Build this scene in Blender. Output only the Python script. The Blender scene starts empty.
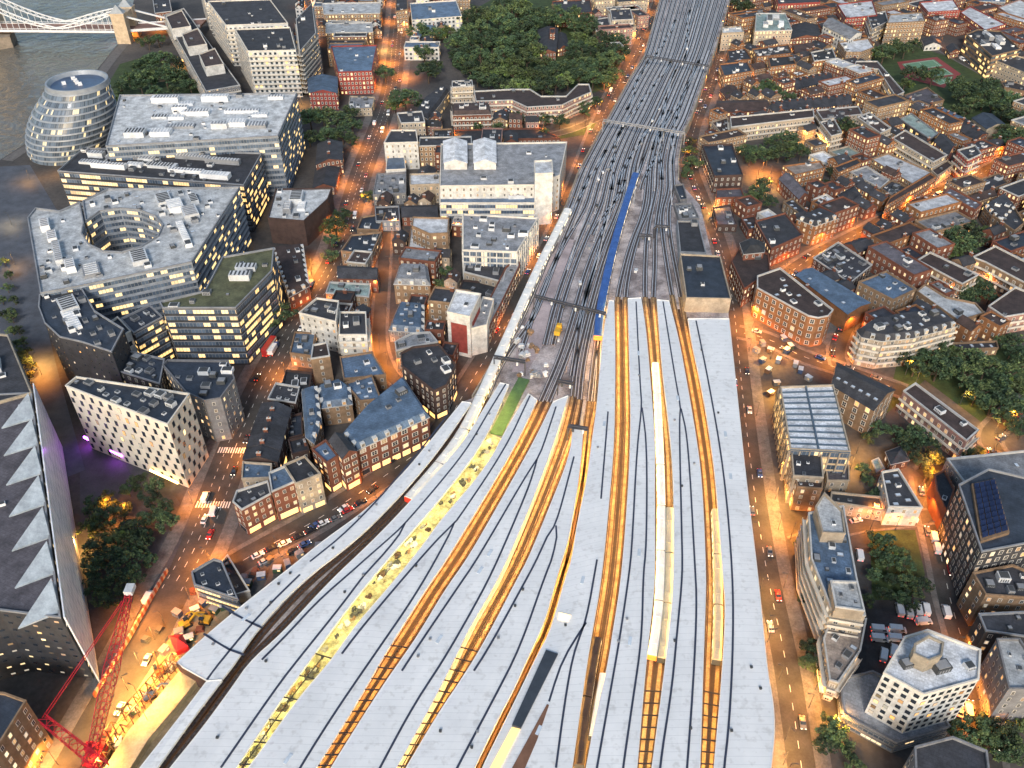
import bpy, math, random
from mathutils import Vector, Matrix
random.seed(7)
R = math.radians
D = bpy.data
scene = bpy.context.scene
col = scene.collection
# ---------------------------------------------------------------- camera
CAM = Vector((0, 0, 240)); PITCH = R(39.5); FPX = 870.0
cd = D.cameras.new('camera'); cd.lens = FPX/1024*36; cd.sensor_width = 36; cd.clip_start = 1; cd.clip_end = 20000
cam = D.objects.new('camera', cd); col.objects.link(cam); cam.location = CAM
cam.rotation_euler = (R(90)-PITCH, 0, 0); scene.camera = cam
# ---------------------------------------------------------------- sky and sun
world = D.worlds.new('World'); scene.world = world; world.use_nodes = True
wn = world.node_tree; bg = wn.nodes['Background']
sky = wn.nodes.new('ShaderNodeTexSky'); sky.sky_type = 'NISHITA'; sky.sun_disc = False
SUN_EL, SUN_ROT = 14.0, 186.0
sky.sun_elevation = R(SUN_EL); sky.sun_rotation = R(SUN_ROT); sky.altitude = 200; sky.air_density = 1.0; sky.dust_density = 2.5; sky.ozone_density = 1.0
wn.links.new(sky.outputs[0], bg.inputs[0]); bg.inputs[1].default_value = 0.115
sd = D.lights.new('sun', 'SUN'); sd.energy = 1.35; sd.angle = R(14); sd.color = (1, .97, .93)
sun = D.objects.new('sun', sd); col.objects.link(sun)
_s = Vector((math.sin(R(SUN_ROT))*math.cos(R(38)), math.cos(R(SUN_ROT))*math.cos(R(38)), math.sin(R(38))))
sun.rotation_euler = _s.to_track_quat('Z', 'Y').to_euler()
vs = scene.view_settings; vs.view_transform = 'Standard'; vs.look = 'None'; vs.exposure = 1.0; vs.gamma = 1; vs.use_curve_mapping = False
scene.cycles.max_bounces = 4; scene.cycles.diffuse_bounces = 2; scene.cycles.glossy_bounces = 2
scene.cycles.use_light_tree = True
# ---------------------------------------------------------------- pixels <-> world
CP, SP = math.cos(PITCH), math.sin(PITCH)
def at(u, v, z=0.0):
    a = u-512; b = 384-v
    d = Vector((a, FPX*CP+b*SP, -FPX*SP+b*CP))
    t = (z-CAM.z)/d.z
    return CAM+d*t
def px(p):
    q = Vector(p)-CAM
    f = q.y*CP-q.z*SP; up = q.y*SP+q.z*CP
    return (512+FPX*q.x/f, 384-FPX*up/f)
def hdrop(u, v, drop):
    lo, hi = 0.5, 130
    for _ in range(26):
        z = (lo+hi)/2; p = at(u, v, z)
        if px((p.x, p.y, 0))[1]-v < drop: lo = z
        else: hi = z
    return lo
# ---------------------------------------------------------------- materials
MATS = {}
def _nt(name):
    m = D.materials.new(name); m.use_nodes = True
    nt = m.node_tree; b = nt.nodes['Principled BSDF']
    return m, nt, b
def N(nt, t, **k):
    n = nt.nodes.new(t)
    for a, v in k.items():
        if a == 'op': n.operation = v
        else: setattr(n, a, v)
    return n
def M(nt, op, a, b=None, c=None):
    n = nt.nodes.new('ShaderNodeMath'); n.operation = op
    for i, x in enumerate((a, b, c)):
        if x is None: continue
        if isinstance(x, (int, float)): n.inputs[i].default_value = x
        else: nt.links.new(x, n.inputs[i])
    return n.outputs[0]
def noise_mix(nt, c1, c2, scale, lo=.35, hi=.65, detail=5, coord=None):
    tc = N(nt, 'ShaderNodeTexCoord'); no = N(nt, 'ShaderNodeTexNoise')
    gm = N(nt, 'ShaderNodeNewGeometry')
    nt.links.new(coord or gm.outputs['Position'], no.inputs['Vector'])
    no.inputs['Scale'].default_value = scale; no.inputs['Detail'].default_value = detail; no.inputs['Roughness'].default_value = .65
    cr = N(nt, 'ShaderNodeValToRGB'); cr.color_ramp.elements[0].position = lo; cr.color_ramp.elements[1].position = hi
    cr.color_ramp.elements[0].color = (*c1, 1); cr.color_ramp.elements[1].color = (*c2, 1)
    nt.links.new(no.outputs[0], cr.inputs[0])
    return cr.outputs[0]
def mixc(nt, fac, a, b, mode='MIX'):
    n = N(nt, 'ShaderNodeMix'); n.data_type = 'RGBA'; n.blend_type = mode
    for i, x in ((0, fac), (6, a), (7, b)):
        if isinstance(x, (int, float)): n.inputs[i].default_value = x
        elif isinstance(x, tuple): n.inputs[i].default_value = (*x, 1)
        else: nt.links.new(x, n.inputs[i])
    return n.outputs[2]
def mat(name, c, rough=.8, var=.3, scale=.25, metal=0, obj_var=0.0, fine=1.6):
    if name in MATS: return MATS[name]
    m, nt, b = _nt(name)
    lo = tuple(x*(1-var) for x in c); hi = tuple(min(1, x*(1+var*.6)) for x in c)
    a = noise_mix(nt, lo, hi, scale)
    f = noise_mix(nt, (1-var*.7,)*3, (1, 1, 1), fine, .3, .7, 2)
    o = mixc(nt, 1.0, a, f, 'MULTIPLY')
    if obj_var:
        oi = N(nt, 'ShaderNodeObjectInfo')
        hs = N(nt, 'ShaderNodeHueSaturation'); nt.links.new(o, hs.inputs['Color'])
        nt.links.new(M(nt, 'MULTIPLY_ADD', oi.outputs['Random'], obj_var*2, 1-obj_var), hs.inputs['Value'])
        o = hs.outputs[0]
    nt.links.new(o, b.inputs['Base Color']); b.inputs['Roughness'].default_value = rough; b.inputs['Metallic'].default_value = metal
    MATS[name] = m; return m
def emit(name, c, s, sample=False):
    if name in MATS: return MATS[name]
    m, nt, b = _nt(name); b.inputs['Base Color'].default_value = (*c, 1)
    b.inputs['Emission Color'].default_value = (*c, 1); b.inputs['Emission Strength'].default_value = s
    if not sample:
        m.cycles.emission_sampling = 'NONE'
    MATS[name] = m; return m
def facade(name, wall, glass=(.03, .04, .05), sx=3.0, sz=3.3, wf=.42, hf=.5, lit=.3, litc=(1, .62, .22), ls=1.6, frame=None, mull=0.0, rough=.75, var=.22):
    """procedural openings laid out in metres along the wall (UV = metres)"""
    if name in MATS: return MATS[name]
    m, nt, b = _nt(name)
    uv = N(nt, 'ShaderNodeUVMap'); sp = N(nt, 'ShaderNodeSeparateXYZ'); nt.links.new(uv.outputs[0], sp.inputs[0])
    cu = M(nt, 'DIVIDE', sp.outputs[0], sx); cv = M(nt, 'DIVIDE', sp.outputs[1], sz)
    fu = M(nt, 'FRACT', cu); fv = M(nt, 'FRACT', cv)
    def band(f, w):
        return M(nt, 'LESS_THAN', M(nt, 'ABSOLUTE', M(nt, 'SUBTRACT', f, .5)), w/2)
    op = M(nt, 'MULTIPLY', band(fu, wf), band(fv, hf))
    cb = N(nt, 'ShaderNodeCombineXYZ'); nt.links.new(M(nt, 'FLOOR', cu), cb.inputs[0]); nt.links.new(M(nt, 'FLOOR', cv), cb.inputs[1])
    oi = N(nt, 'ShaderNodeObjectInfo'); nt.links.new(M(nt, 'MULTIPLY', oi.outputs['Random'], 97.0), cb.inputs[2])
    wnz = N(nt, 'ShaderNodeTexWhiteNoise'); nt.links.new(cb.outputs[0], wnz.inputs['Vector'])
    # lit rooms cluster along a floor
    nz = N(nt, 'ShaderNodeTexNoise'); nz.inputs['Scale'].default_value = .35
    nt.links.new(cb.outputs[0], nz.inputs['Vector'])
    sc = M(nt, 'ADD', M(nt, 'MULTIPLY', wnz.outputs['Value'], .5), M(nt, 'MULTIPLY', nz.outputs[0], 1.0))
    litm = M(nt, 'GREATER_THAN', sc, 1.02-lit*.62)
    w = noise_mix(nt, tuple(x*(1-var) for x in wall), tuple(x*(1+var*.5) for x in wall), .3)
    g = mixc(nt, wnz.outputs['Value'], glass, tuple(min(1, x*2.6+.02) for x in glass))
    if mull:
        ml = M(nt, 'LESS_THAN', M(nt, 'FRACT', M(nt, 'DIVIDE', sp.outputs[0], mull)), .12)
        g = mixc(nt, ml, g, (.25, .26, .27))
    if frame:
        op2 = M(nt, 'MULTIPLY', band(fu, min(1, wf*1.45)), band(fv, min(1, hf*1.3)))
        w = mixc(nt, op2, w, frame)
    o = mixc(nt, op, w, g)
    nt.links.new(o, b.inputs['Base Color'])
    nt.links.new(M(nt, 'MULTIPLY_ADD', op, .15-rough, rough), b.inputs['Roughness'])
    b.inputs['Emission Color'].default_value = (*litc, 1)
    e = M(nt, 'MULTIPLY', M(nt, 'MULTIPLY', op, litm), M(nt, 'MULTIPLY_ADD', wnz.outputs['Value'], ls, ls*.35))
    if mull: e = M(nt, 'MULTIPLY', e, M(nt, 'SUBTRACT', 1.0, ml))
    nt.links.new(e, b.inputs['Emission Strength'])
    m.cycles.emission_sampling = 'NONE'
    MATS[name] = m; return m
WALLC = dict(brick=(.19, .07, .042), brickd=(.075, .045, .038), tan=(.27, .175, .105), cream=(.4, .33, .25), white=(.62, .61, .58), grey=(.2, .2, .21),
             dark=(.045, .045, .05), red=(.28, .05, .04), pink=(.33, .19, .16), stone=(.36, .31, .24), steel=(.3, .33, .37), orange=(.29, .13, .055))
ROOFC = dict(slate=(.05, .052, .062), blue=(.12, .185, .28), grey=(.3, .31, .33), white=(.72, .74, .77), brown=(.075, .05, .045), black=(.035, .037, .042),
             green=(.11, .115, .06), teal=(.32, .42, .4), navy=(.04, .052, .075), pale=(.6, .62, .63), mauve=(.13, .12, .14), tanr=(.4, .33, .28))
def wm(k): return mat('wall_'+k, WALLC[k], .85, .28, .3, obj_var=.12)
def rm(k):
    if 'roof_'+k in MATS: return MATS['roof_'+k]
    m = mat('roof_'+k, ROOFC[k], .6 if k in ('blue', 'navy') else .8, .4, .22, obj_var=.2); nt = m.node_tree; b = nt.nodes['Principled BSDF']; src = b.inputs['Base Color'].links[0].from_socket
    br = N(nt, 'ShaderNodeTexBrick'); gm = N(nt, 'ShaderNodeNewGeometry'); mp = N(nt, 'ShaderNodeMapping'); mp.inputs['Rotation'].default_value = (0, 0, .45); nt.links.new(gm.outputs['Position'], mp.inputs[0]); nt.links.new(mp.outputs[0], br.inputs['Vector'])
    br.inputs['Scale'].default_value = .22; br.inputs['Color1'].default_value = (1, 1, 1, 1); br.inputs['Color2'].default_value = (.86, .86, .87, 1); br.inputs['Mortar'].default_value = (.74, .74, .74, 1); br.inputs['Mortar Size'].default_value = .02
    nt.links.new(mixc(nt, 1.0, src, br.outputs['Color'], 'MULTIPLY'), b.inputs['Base Color']); return m
def fm(k): # far walls: openings inside the wall's own material
    c = WALLC[k]
    if k == 'white': return facade('far_white', c, sx=3.4, wf=.5, hf=.5, lit=.2, ls=.7)
    if k == 'dark': return facade('far_dark', (.07, .07, .08), sx=3, wf=.9, hf=.6, lit=.45, ls=.8)
    return facade('far_'+k, c, sx=2.7, sz=3.3, wf=.36, hf=.45, lit=.2, ls=.8, frame=(.72, .62, .5))
def glow_var(name, c1, c2, s):
    m, nt, b = _nt(name); oi = N(nt, 'ShaderNodeObjectInfo'); r = oi.outputs['Random']
    c = mixc(nt, r, c1, c2); nt.links.new(c, b.inputs['Emission Color']); b.inputs['Base Color'].default_value = (.1, .08, .06, 1); b.inputs['Roughness'].default_value = .15
    nt.links.new(M(nt, 'MULTIPLY', M(nt, 'FRACT', M(nt, 'MULTIPLY_ADD', r, 7.31, .2)), s), b.inputs['Emission Strength']); m.cycles.emission_sampling = 'NONE'; MATS[name] = m; return m
G_dark = mat('glass_dark', (.03, .04, .055), .12, .2)
G_lit = glow_var('glass_lit', (1, .42, .1), (1, .78, .42), 1.3)
G_warm = glow_var('glass_warm', (1, .5, .18), (.9, .85, .7), .6)
FRAME = mat('window_frame', (.68, .63, .55), .6, .15)
STONE = mat('coping', (.5, .49, .47), .7, .2)
UNITM = [mat('unit_pale', (.6, .62, .64), .5, .2), mat('unit_grey', (.25, .26, .28), .6, .2), mat('unit_dark', (.06, .065, .07), .7, .2), mat('unit_white', (.8, .8, .8), .6, .12)]
GLASSROOF = mat('skylight_glass', (.55, .62, .7), .15, .15)
# ---------------------------------------------------------------- mesh helpers
class MB:
    def __init__(s): s.v = []; s.f = []; s.uv = []; s.mi = []; s.hasuv = False
    def face(s, pts, mi=0, uv=None):
        b = len(s.v); s.v += [tuple(p) for p in pts]; s.f.append(tuple(range(b, b+len(pts)))); s.mi.append(mi)
        s.uv.append(uv or [(0, 0)]*len(pts))
        if uv: s.hasuv = True
    def prism(s, poly, z0, z1, cap=True, bot=False, mi=0, u0=0.0, mi_top=None):
        n = len(poly); u = u0
        for i in range(n):
            a, b = poly[i], poly[(i+1) % n]; L = math.dist(a[:2], b[:2])
            s.face([(a[0], a[1], z0), (b[0], b[1], z0), (b[0], b[1], z1), (a[0], a[1], z1)], mi, [(u, z0), (u+L, z0), (u+L, z1), (u, z1)])
            u += L
        if cap: s.face([(p[0], p[1], z1) for p in poly], mi if mi_top is None else mi_top)
        if bot: s.face([(p[0], p[1], z0) for p in reversed(poly)], mi)
    def box(s, c, d, rz=0.0, mi=0):
        ca, sa = math.cos(rz), math.sin(rz); hx, hy = d[0]/2, d[1]/2
        q = [(c[0]+x*ca-y*sa, c[1]+x*sa+y*ca) for x, y in ((-hx, -hy), (hx, -hy), (hx, hy), (-hx, hy))]
        s.prism(q, c[2], c[2]+d[2], True, True, mi)
    def bar(s, a, b, w, h=None, mi=0):
        a, b = Vector(a), Vector(b); d = b-a
        if d.length < 1e-6: return
        h = h or w; d.normalize(); up = Vector((0, 0, 1)) if abs(d.z) < .95 else Vector((0, 1, 0))
        x = d.cross(up).normalized()*(w/2); y = x.cross(d).normalized()*(h/2)
        A = [a-x-y, a+x-y, a+x+y, a-x+y]; B = [p+(b-a) for p in A]
        s.face(A[::-1], mi); s.face(B, mi)
        for i in range(4): j = (i+1) % 4; s.face([A[i], A[j], B[j], B[i]], mi)
    def cyl(s, c, r0, r1, h, n=12, mi=0):
        a = [(c[0]+r0*math.cos(2*math.pi*i/n), c[1]+r0*math.sin(2*math.pi*i/n), c[2]) for i in range(n)]
        b = [(c[0]+r1*math.cos(2*math.pi*i/n), c[1]+r1*math.sin(2*math.pi*i/n), c[2]+h) for i in range(n)]
        for i in range(n): j = (i+1) % n; s.face([a[i], a[j], b[j], b[i]], mi)
        s.face(b, mi); s.face(a[::-1], mi)
    def mesh(s, name, mats):
        me = D.meshes.new(name); me.from_pydata(s.v, [], s.f)
        for m in (mats if isinstance(mats, (list, tuple)) else [mats]): me.materials.append(m)
        if any(s.mi): me.polygons.foreach_set('material_index', s.mi)
        if s.hasuv:
            l = me.uv_layers.new(name='UVMap'); fl = []
            for f in s.uv:
                for q in f: fl += [q[0], q[1]]
            l.data.foreach_set('uv', fl)
        me.update(); return me
    def obj(s, name, mats, parent=None, loc=None):
        o = D.objects.new(name, s.mesh(name, mats)); col.objects.link(o)
        if parent: o.parent = parent; o.matrix_parent_inverse = Matrix.Translation(-parent.location) if parent.parent is None else Matrix.Identity(4)
        if loc: o.location = loc
        return o
def empty(name, loc=(0, 0, 0)):
    o = D.objects.new(name, None); col.objects.link(o); o.location = loc; o.empty_display_size = .5; return o
def tag(o, label=None, cat=None, group=None, kind=None):
    for k, v in (('label', label), ('category', cat), ('group', group), ('kind', kind)):
        if v: o[k] = v
    return o
def inst(me, name, parent, loc, rz=0.0, sc=(1, 1, 1)):
    o = D.objects.new(name, me); col.objects.link(o)
    o.parent = parent; o.location = (loc[0]-parent.location.x, loc[1]-parent.location.y, loc[2]-parent.location.z); o.rotation_euler = (0, 0, rz); o.scale = sc
    return o
def copy_thing(src, loc, rz=0.0, sc=None):
    r = src.copy(); col.objects.link(r); r.location = loc; r.rotation_euler = (0, 0, rz)
    if sc: r.scale = sc
    for ch in list(src.children):
        c = ch.copy(); col.objects.link(c); c.parent = r
        for g in list(ch.children):
            d = g.copy(); col.objects.link(d); d.parent = c
    return r
def area2(p): return sum(p[i][0]*p[(i+1) % len(p)][1]-p[(i+1) % len(p)][0]*p[i][1] for i in range(len(p)))/2
def inset(poly, d):
    n = len(poly); out = []
    for i in range(n):
        a, b, c = Vector(poly[i-1][:2]), Vector(poly[i][:2]), Vector(poly[(i+1) % n][:2])
        e1 = (b-a).normalized(); e2 = (c-b).normalized()
        n1 = Vector((-e1.y, e1.x)); n2 = Vector((-e2.y, e2.x)); m = (n1+n2)
        k = m.length_squared
        m = n1 if k < .05 else m*(2/k)
        if m.length > 2.2: m = m.normalized()*2.2
        p = b+m*d; out.append((p.x, p.y))
    return out
def pip(x, y, poly):
    r = False; n = len(poly); j = n-1
    for i in range(n):
        a, b = poly[i], poly[j]
        if (a[1] > y) != (b[1] > y) and x < (b[0]-a[0])*(y-a[1])/(b[1]-a[1])+a[0]: r = not r
        j = i
    return r
def poly_at(pts, z): return [tuple(at(u, v, z)[:2]) for u, v in pts]
def lerp(a, b, t): return a+(b-a)*t
class Path:
    """polyline with even arc length sampling"""
    def __init__(s, pts): 
        s.p = [Vector(q) for q in pts]; s.c = [0.0]
        for a, b in zip(s.p, s.p[1:]): s.c.append(s.c[-1]+(b-a).length)
        s.L = s.c[-1]
    def at(s, d):
        d = max(0, min(s.L, d))
        for i in range(len(s.c)-1):
            if d <= s.c[i+1] or i == len(s.c)-2:
                t = (d-s.c[i])/max(1e-6, s.c[i+1]-s.c[i]); return s.p[i].lerp(s.p[i+1], t)
    def dir(s, d):
        v = s.at(d+1.5)-s.at(d-1.5); return v.normalized() if v.length > 1e-6 else Vector((0, 1, 0))
    def samp(s, step):
        n = max(2, int(s.L/step)+1); return [s.at(s.L*i/(n-1)) for i in range(n)]
def smooth(pts, it=2):
    for _ in range(it):
        q = [pts[0]]
        for a, b in zip(pts, pts[1:]): q += [tuple(lerp(x, y, .25) for x, y in zip(a, b)), tuple(lerp(x, y, .75) for x, y in zip(a, b))]
        pts = q+[pts[-1]]
    return pts
def ribbon(mb, pts, off0, off1, z0, z1=None, mi=0):
    """strip between two side offsets of a polyline; with z1 it is a solid"""
    pts = [Vector(p) for p in pts]; L = []; Rr = []; u = 0; U = [0]
    for i, p in enumerate(pts):
        d = (pts[min(i+1, len(pts)-1)]-pts[max(i-1, 0)]); d.z = 0; d.normalize(); n = Vector((d.y, -d.x, 0))
        L.append(p+n*off0); Rr.append(p+n*off1)
        if i: u += (p-pts[i-1]).length; U.append(u)
    zt = z1 if z1 is not None else z0
    S = lambda p, z: (p.x, p.y, z)
    for i in range(len(pts)-1):
        mb.face([S(L[i], zt), S(Rr[i], zt), S(Rr[i+1], zt), S(L[i+1], zt)], mi, [(U[i], 0), (U[i], off1-off0), (U[i+1], off1-off0), (U[i+1], 0)])
        if z1 is not None:
            mb.face([S(L[i+1], z0), S(L[i], z0), S(L[i], z1), S(L[i+1], z1)], mi)
            mb.face([S(Rr[i], z0), S(Rr[i+1], z0), S(Rr[i+1], z1), S(Rr[i], z1)], mi)
    if z1 is not None:
        for i in (0, -1): mb.face([S(L[i], z0), S(Rr[i], z0), S(Rr[i], z1), S(L[i], z1)], mi)
# footprints for the infill test; landmarks and queue for labels
FOOT = []; LM = []; LQ = []; ROADS = []
def later(o, desc, group=None, cat=None, pos=None):
    if cat: o['category'] = cat
    if group: o['group'] = group
    LQ.append((o, desc, px(pos if pos is not None else o.location)))
# ---------------------------------------------------------------- building kit
def unit_window(name, gl, fw=.14):
    m = MB(); m.prism([(-.5, -.03), (.5, -.03), (.5, .05), (-.5, .05)], 0, 1, True, True, 0)
    a = fw
    for x0, x1 in ((-.5+a, -.03), (.03, .5-a)):
        for z0, z1 in ((a*.7, .5), (.54, 1-a*.5)):
            m.face([(x0, -.045, z0), (x1, -.045, z0), (x1, -.045, z1), (x0, -.045, z1)], 1)
    return m.mesh(name, [FRAME, gl])
WIN = [unit_window('window', G_dark), unit_window('window', G_lit), unit_window('window', G_warm)]
def plain_window(gl, fr):
    m = MB(); m.prism([(-.5, -.03), (.5, -.03), (.5, .05), (-.5, .05)], 0, 1, True, True, 0)
    m.face([(-.46, -.045, .05), (.46, -.045, .05), (.46, -.045, .96), (-.46, -.045, .96)], 1)
    return m.mesh('window', [fr, gl])
DFR = mat('frame_dark', (.05, .05, .06), .5, .1)
WINP = [plain_window(G_dark, DFR), plain_window(G_lit, DFR), plain_window(G_warm, DFR)]
SHOP = [plain_window(emit('shop_glass', (1, .55, .16), 1.2), STONE), plain_window(G_dark, STONE)]
def cube_mesh(nm, m): 
    b = MB(); b.box((0, 0, 0), (1, 1, 1)); return b.mesh(nm, m)
def unit_mesh(m, dark):
    b = MB(); b.box((0, 0, 0), (1, 1, .86)); b.box((0, 0, .86), (.8, .8, .1), 0, 1)
    for k in range(4): b.box((-.3+.2*k, -.51, .15), (.08, .03, .5), 0, 1)
    return b.mesh('rooftop_unit', [m, dark])
UNITS = [unit_mesh(m, UNITM[2] if i != 2 else UNITM[1]) for i, m in enumerate(UNITM)]
def skylight_mesh():
    b = MB(); b.box((0, 0, 0), (1, 1, .6)); b.face([(-.42, -.42, .62), (.42, -.42, .62), (.42, .42, .62), (-.42, .42, .62)], 1); return b.mesh('skylight', [UNITM[1], GLASSROOF])
SKYL = skylight_mesh()
def chimney_mesh():
    b = MB(); b.box((0, 0, 0), (1, 1, 1), 0, 0); b.box((0, 0, 1), (1.15, 1.15, .12), 0, 1)
    for x in (-.28, 0, .28): b.cyl((x, 0, 1.12), .09, .07, .3, 6, 2)
    return b.mesh('chimney', [wm('brick'), STONE, mat('clay_pot', (.45, .2, .1), .8, .2)])
CHIM = chimney_mesh()
BANDM = {}
def band_mat(k):
    if k not in BANDM:
        P = dict(office=dict(lit=.2, litc=(1, .66, .26), ls=.75, mull=1.5), dim=dict(lit=.12, litc=(1, .7, .35), ls=.6, mull=1.5), bright=dict(lit=.36, litc=(1, .6, .2), ls=.8, mull=1.5),
                 cool=dict(lit=.35, litc=(1, .85, .55), ls=1.2, mull=1.2))[k]
        BANDM[k] = facade('band_'+k, (.05, .05, .06), glass=(.05, .07, .1), sx=3.0, sz=3.3, wf=.98, hf=.98, **P)
    return BANDM[k]
NWIN = 0
def building(label, pts, drop, wall='brick', roof='slate', rt='flat', win='p', name='brick_house', cat='house', short=None, group=None,
             units=5, h=None, z0=0.0, wsx=3.1, wsz=3.3, wwd=1.25, wht=1.7, lit=.2, shop=False, band='office', parapet=True, chim=0, sky=0, desc=None, rise=2.4, poly=None, ledge=.35, wallmat=None, roofmat=None, far=None, ridge=None, plant=True):
    global NWIN
    rnd = random.Random(hash(label or desc or '') % 9999 if False else len(D.objects))
    if h is None: h = hdrop(*pts[0], drop)
    if poly is None: poly = poly_at(pts, h)
    if area2(poly) < 0: poly = poly[::-1]
    cx = sum(p[0] for p in poly)/len(poly); cy = sum(p[1] for p in poly)/len(poly)
    dist = math.hypot(cx, cy)
    isfar = dist > 500 if far is None else far
    root = empty(name, (cx, cy, z0))
    if label: tag(root, label, cat, group); 
    else: later(root, desc, group, cat, (cx, cy, h))
    if short: LM.append((short, px((cx, cy, h)), root))
    FOOT.append(poly)
    H = h+(.35 if rt == 'flat' else 0)
    w = MB(); w.prism(poly, z0-.5, H, cap=False)
    wmat = wallmat or (fm(wall) if (isfar and win in ('p', 's', 'g', 'd')) else (facade('far_'+band+wall, WALLC[wall], sx=3, sz=3.4, wf=1, hf=.5, lit=.35, ls=.8, mull=1.5) if isfar and win == 'b' else wm(wall)))
    rmat = roofmat or rm(roof)
    n = len(poly)
    if rt == 'flat':
        w.obj('wall', wmat, root)
        r = MB(); r.prism(inset(poly, .05), h-.3, h, True); ro = r.obj('roof', rmat, root)
        if parapet:
            o, i = inset(poly, -.12), inset(poly, .4); p = MB()
            for k in range(n):
                j = (k+1) % n
                p.face([(*o[k], H-.1), (*o[j], H-.1), (*o[j], H+.55), (*o[k], H+.55)]); p.face([(*o[k], H+.55), (*o[j], H+.55), (*i[j], H+.55), (*i[k], H+.55)])
                p.face([(*i[j], h-.05), (*i[k], h-.05), (*i[k], H+.55), (*i[j], H+.55)])
            p.obj('parapet', (UNITM[1] if wall in ('dark', 'steel') else FRAME if wall == 'white' else STONE if (rnd.random() < .22 or win == 'd') else wm(wall)), root)
    elif rt == 'gable' and n == 4:
        e = [math.dist(poly[k], poly[(k+1) % 4]) for k in range(4)]
        s = 0 if e[0]+e[2] >= e[1]+e[3] else 1
        if ridge is True: ridge = (Vector(at(*pts[1], h)[:2])-Vector(at(*pts[0], h)[:2])).normalized()
        if ridge is not None:
            dv = [(Vector(poly[(k+1) % 4])-Vector(poly[k])).normalized() for k in (0, 1)]; s = 0 if abs(dv[0].dot(ridge)) > abs(dv[1].dot(ridge)) else 1
        q = [Vector(poly[(k+s) % 4]) for k in range(4)]   # q0-q1 long
        ra, rb = (q[0]+q[3])/2, (q[1]+q[2])/2
        rz = h+min(rise, (q[0]-q[3]).length*.4)
        w.face([(*q[3], h), (*q[0], h), (*ra, rz)]); w.face([(*q[1], h), (*q[2], h), (*rb, rz)])
        w.obj('wall', wmat, root)
        d = (rb-ra).normalized()*.25; r = MB(); t = .18
        for a, b in ((q[0], q[1]), (q[2], q[3])):
            x, y = (ra, rb) if a is q[0] else (rb, ra); dd = d if a is q[0] else -d
            o1 = (a-x)*.06; o2 = (b-y)*.06; sl = (rz-h)*.06
            A, B, X, Y = a+o1-dd, b+o2+dd, x-dd, y+dd
            r.face([(*A, h-sl+t), (*B, h-sl+t), (*Y, rz+t), (*X, rz+t)]); r.face([(*B, h-sl), (*A, h-sl), (*X, rz), (*Y, rz)])
            r.face([(*A, h-sl), (*B, h-sl), (*B, h-sl+t), (*A, h-sl+t)])
            r.face([(*A, h-sl), (*A, h-sl+t), (*X, rz+t), (*X, rz)]); r.face([(*B, h-sl+t), (*B, h-sl), (*Y, rz), (*Y, rz+t)])
        ro = r.obj('roof', rmat, root)
        for k in range(sky):
            t = (k+.6)/(sky+.2)
            for a, b in ((q[0], q[1]),) if (q[0]+q[1]).length < (q[2]+q[3]).length else ((q[3], q[2]),):
                c = a.lerp(b, t).lerp(ra.lerp(rb, t), .5); inst(SKYL, 'skylight', root, (c.x, c.y, (h+rz)/2-.15), math.atan2(d.y, d.x), (1.6, 1.6, .7))
        for k in range(chim):
            t = (k+.5)/chim if chim > 1 else .08; c = ra.lerp(rb, t)
            inst(CHIM, 'chimney', root, (c.x, c.y, rz-.6), math.atan2(d.y, d.x), (.8, 1.6, 2.0))
    else:  # mansard / hip with flat top
        w.obj('wall', wmat, root)
        k_in = rise*.55 if rt == 'mansard' else rise*1.5
        o, i = inset(poly, -.2), inset(poly, k_in); r = MB()
        for k in range(n):
            j = (k+1) % n; r.face([(*o[k], h), (*o[j], h), (*i[j], h+rise), (*i[k], h+rise)])
        r.face([(*p, h+rise) for p in i]); r.face([(*p, h) for p in reversed(o)])
        ro = r.obj('roof', rmat, root)
        c = MB(); oo = inset(poly, -.3)
        for k in range(n):
            j = (k+1) % n; c.face([(*oo[k], h-.35), (*oo[j], h-.35), (*oo[j], h-.02), (*oo[k], h-.02)]); 
        c.face([(*p, h-.02) for p in oo]); c.obj('cornice', STONE, root)
        h_top = h+rise
        if rt == 'mansard' and dist < 520:
            for k in range(n):
                a, b = Vector(poly[k]), Vector(poly[(k+1) % n]); L = (b-a).length; d = (b-a)/max(L, .01); nn = Vector((d.y, -d.x))
                if nn.dot(Vector((0, 0))-(a+b)/2) < 0 or L < 5: continue
                m = int(L/4.6)
                for q in range(m):
                    p = a+d*(L*(q+.5)/m)-nn*(rise*.22)
                    inst(DORM, 'dormer', root, (p.x, p.y, h+.15), math.atan2(d.y, d.x), (1.7, 1.6, rise*.8))
    # openings
    W = []
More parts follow.
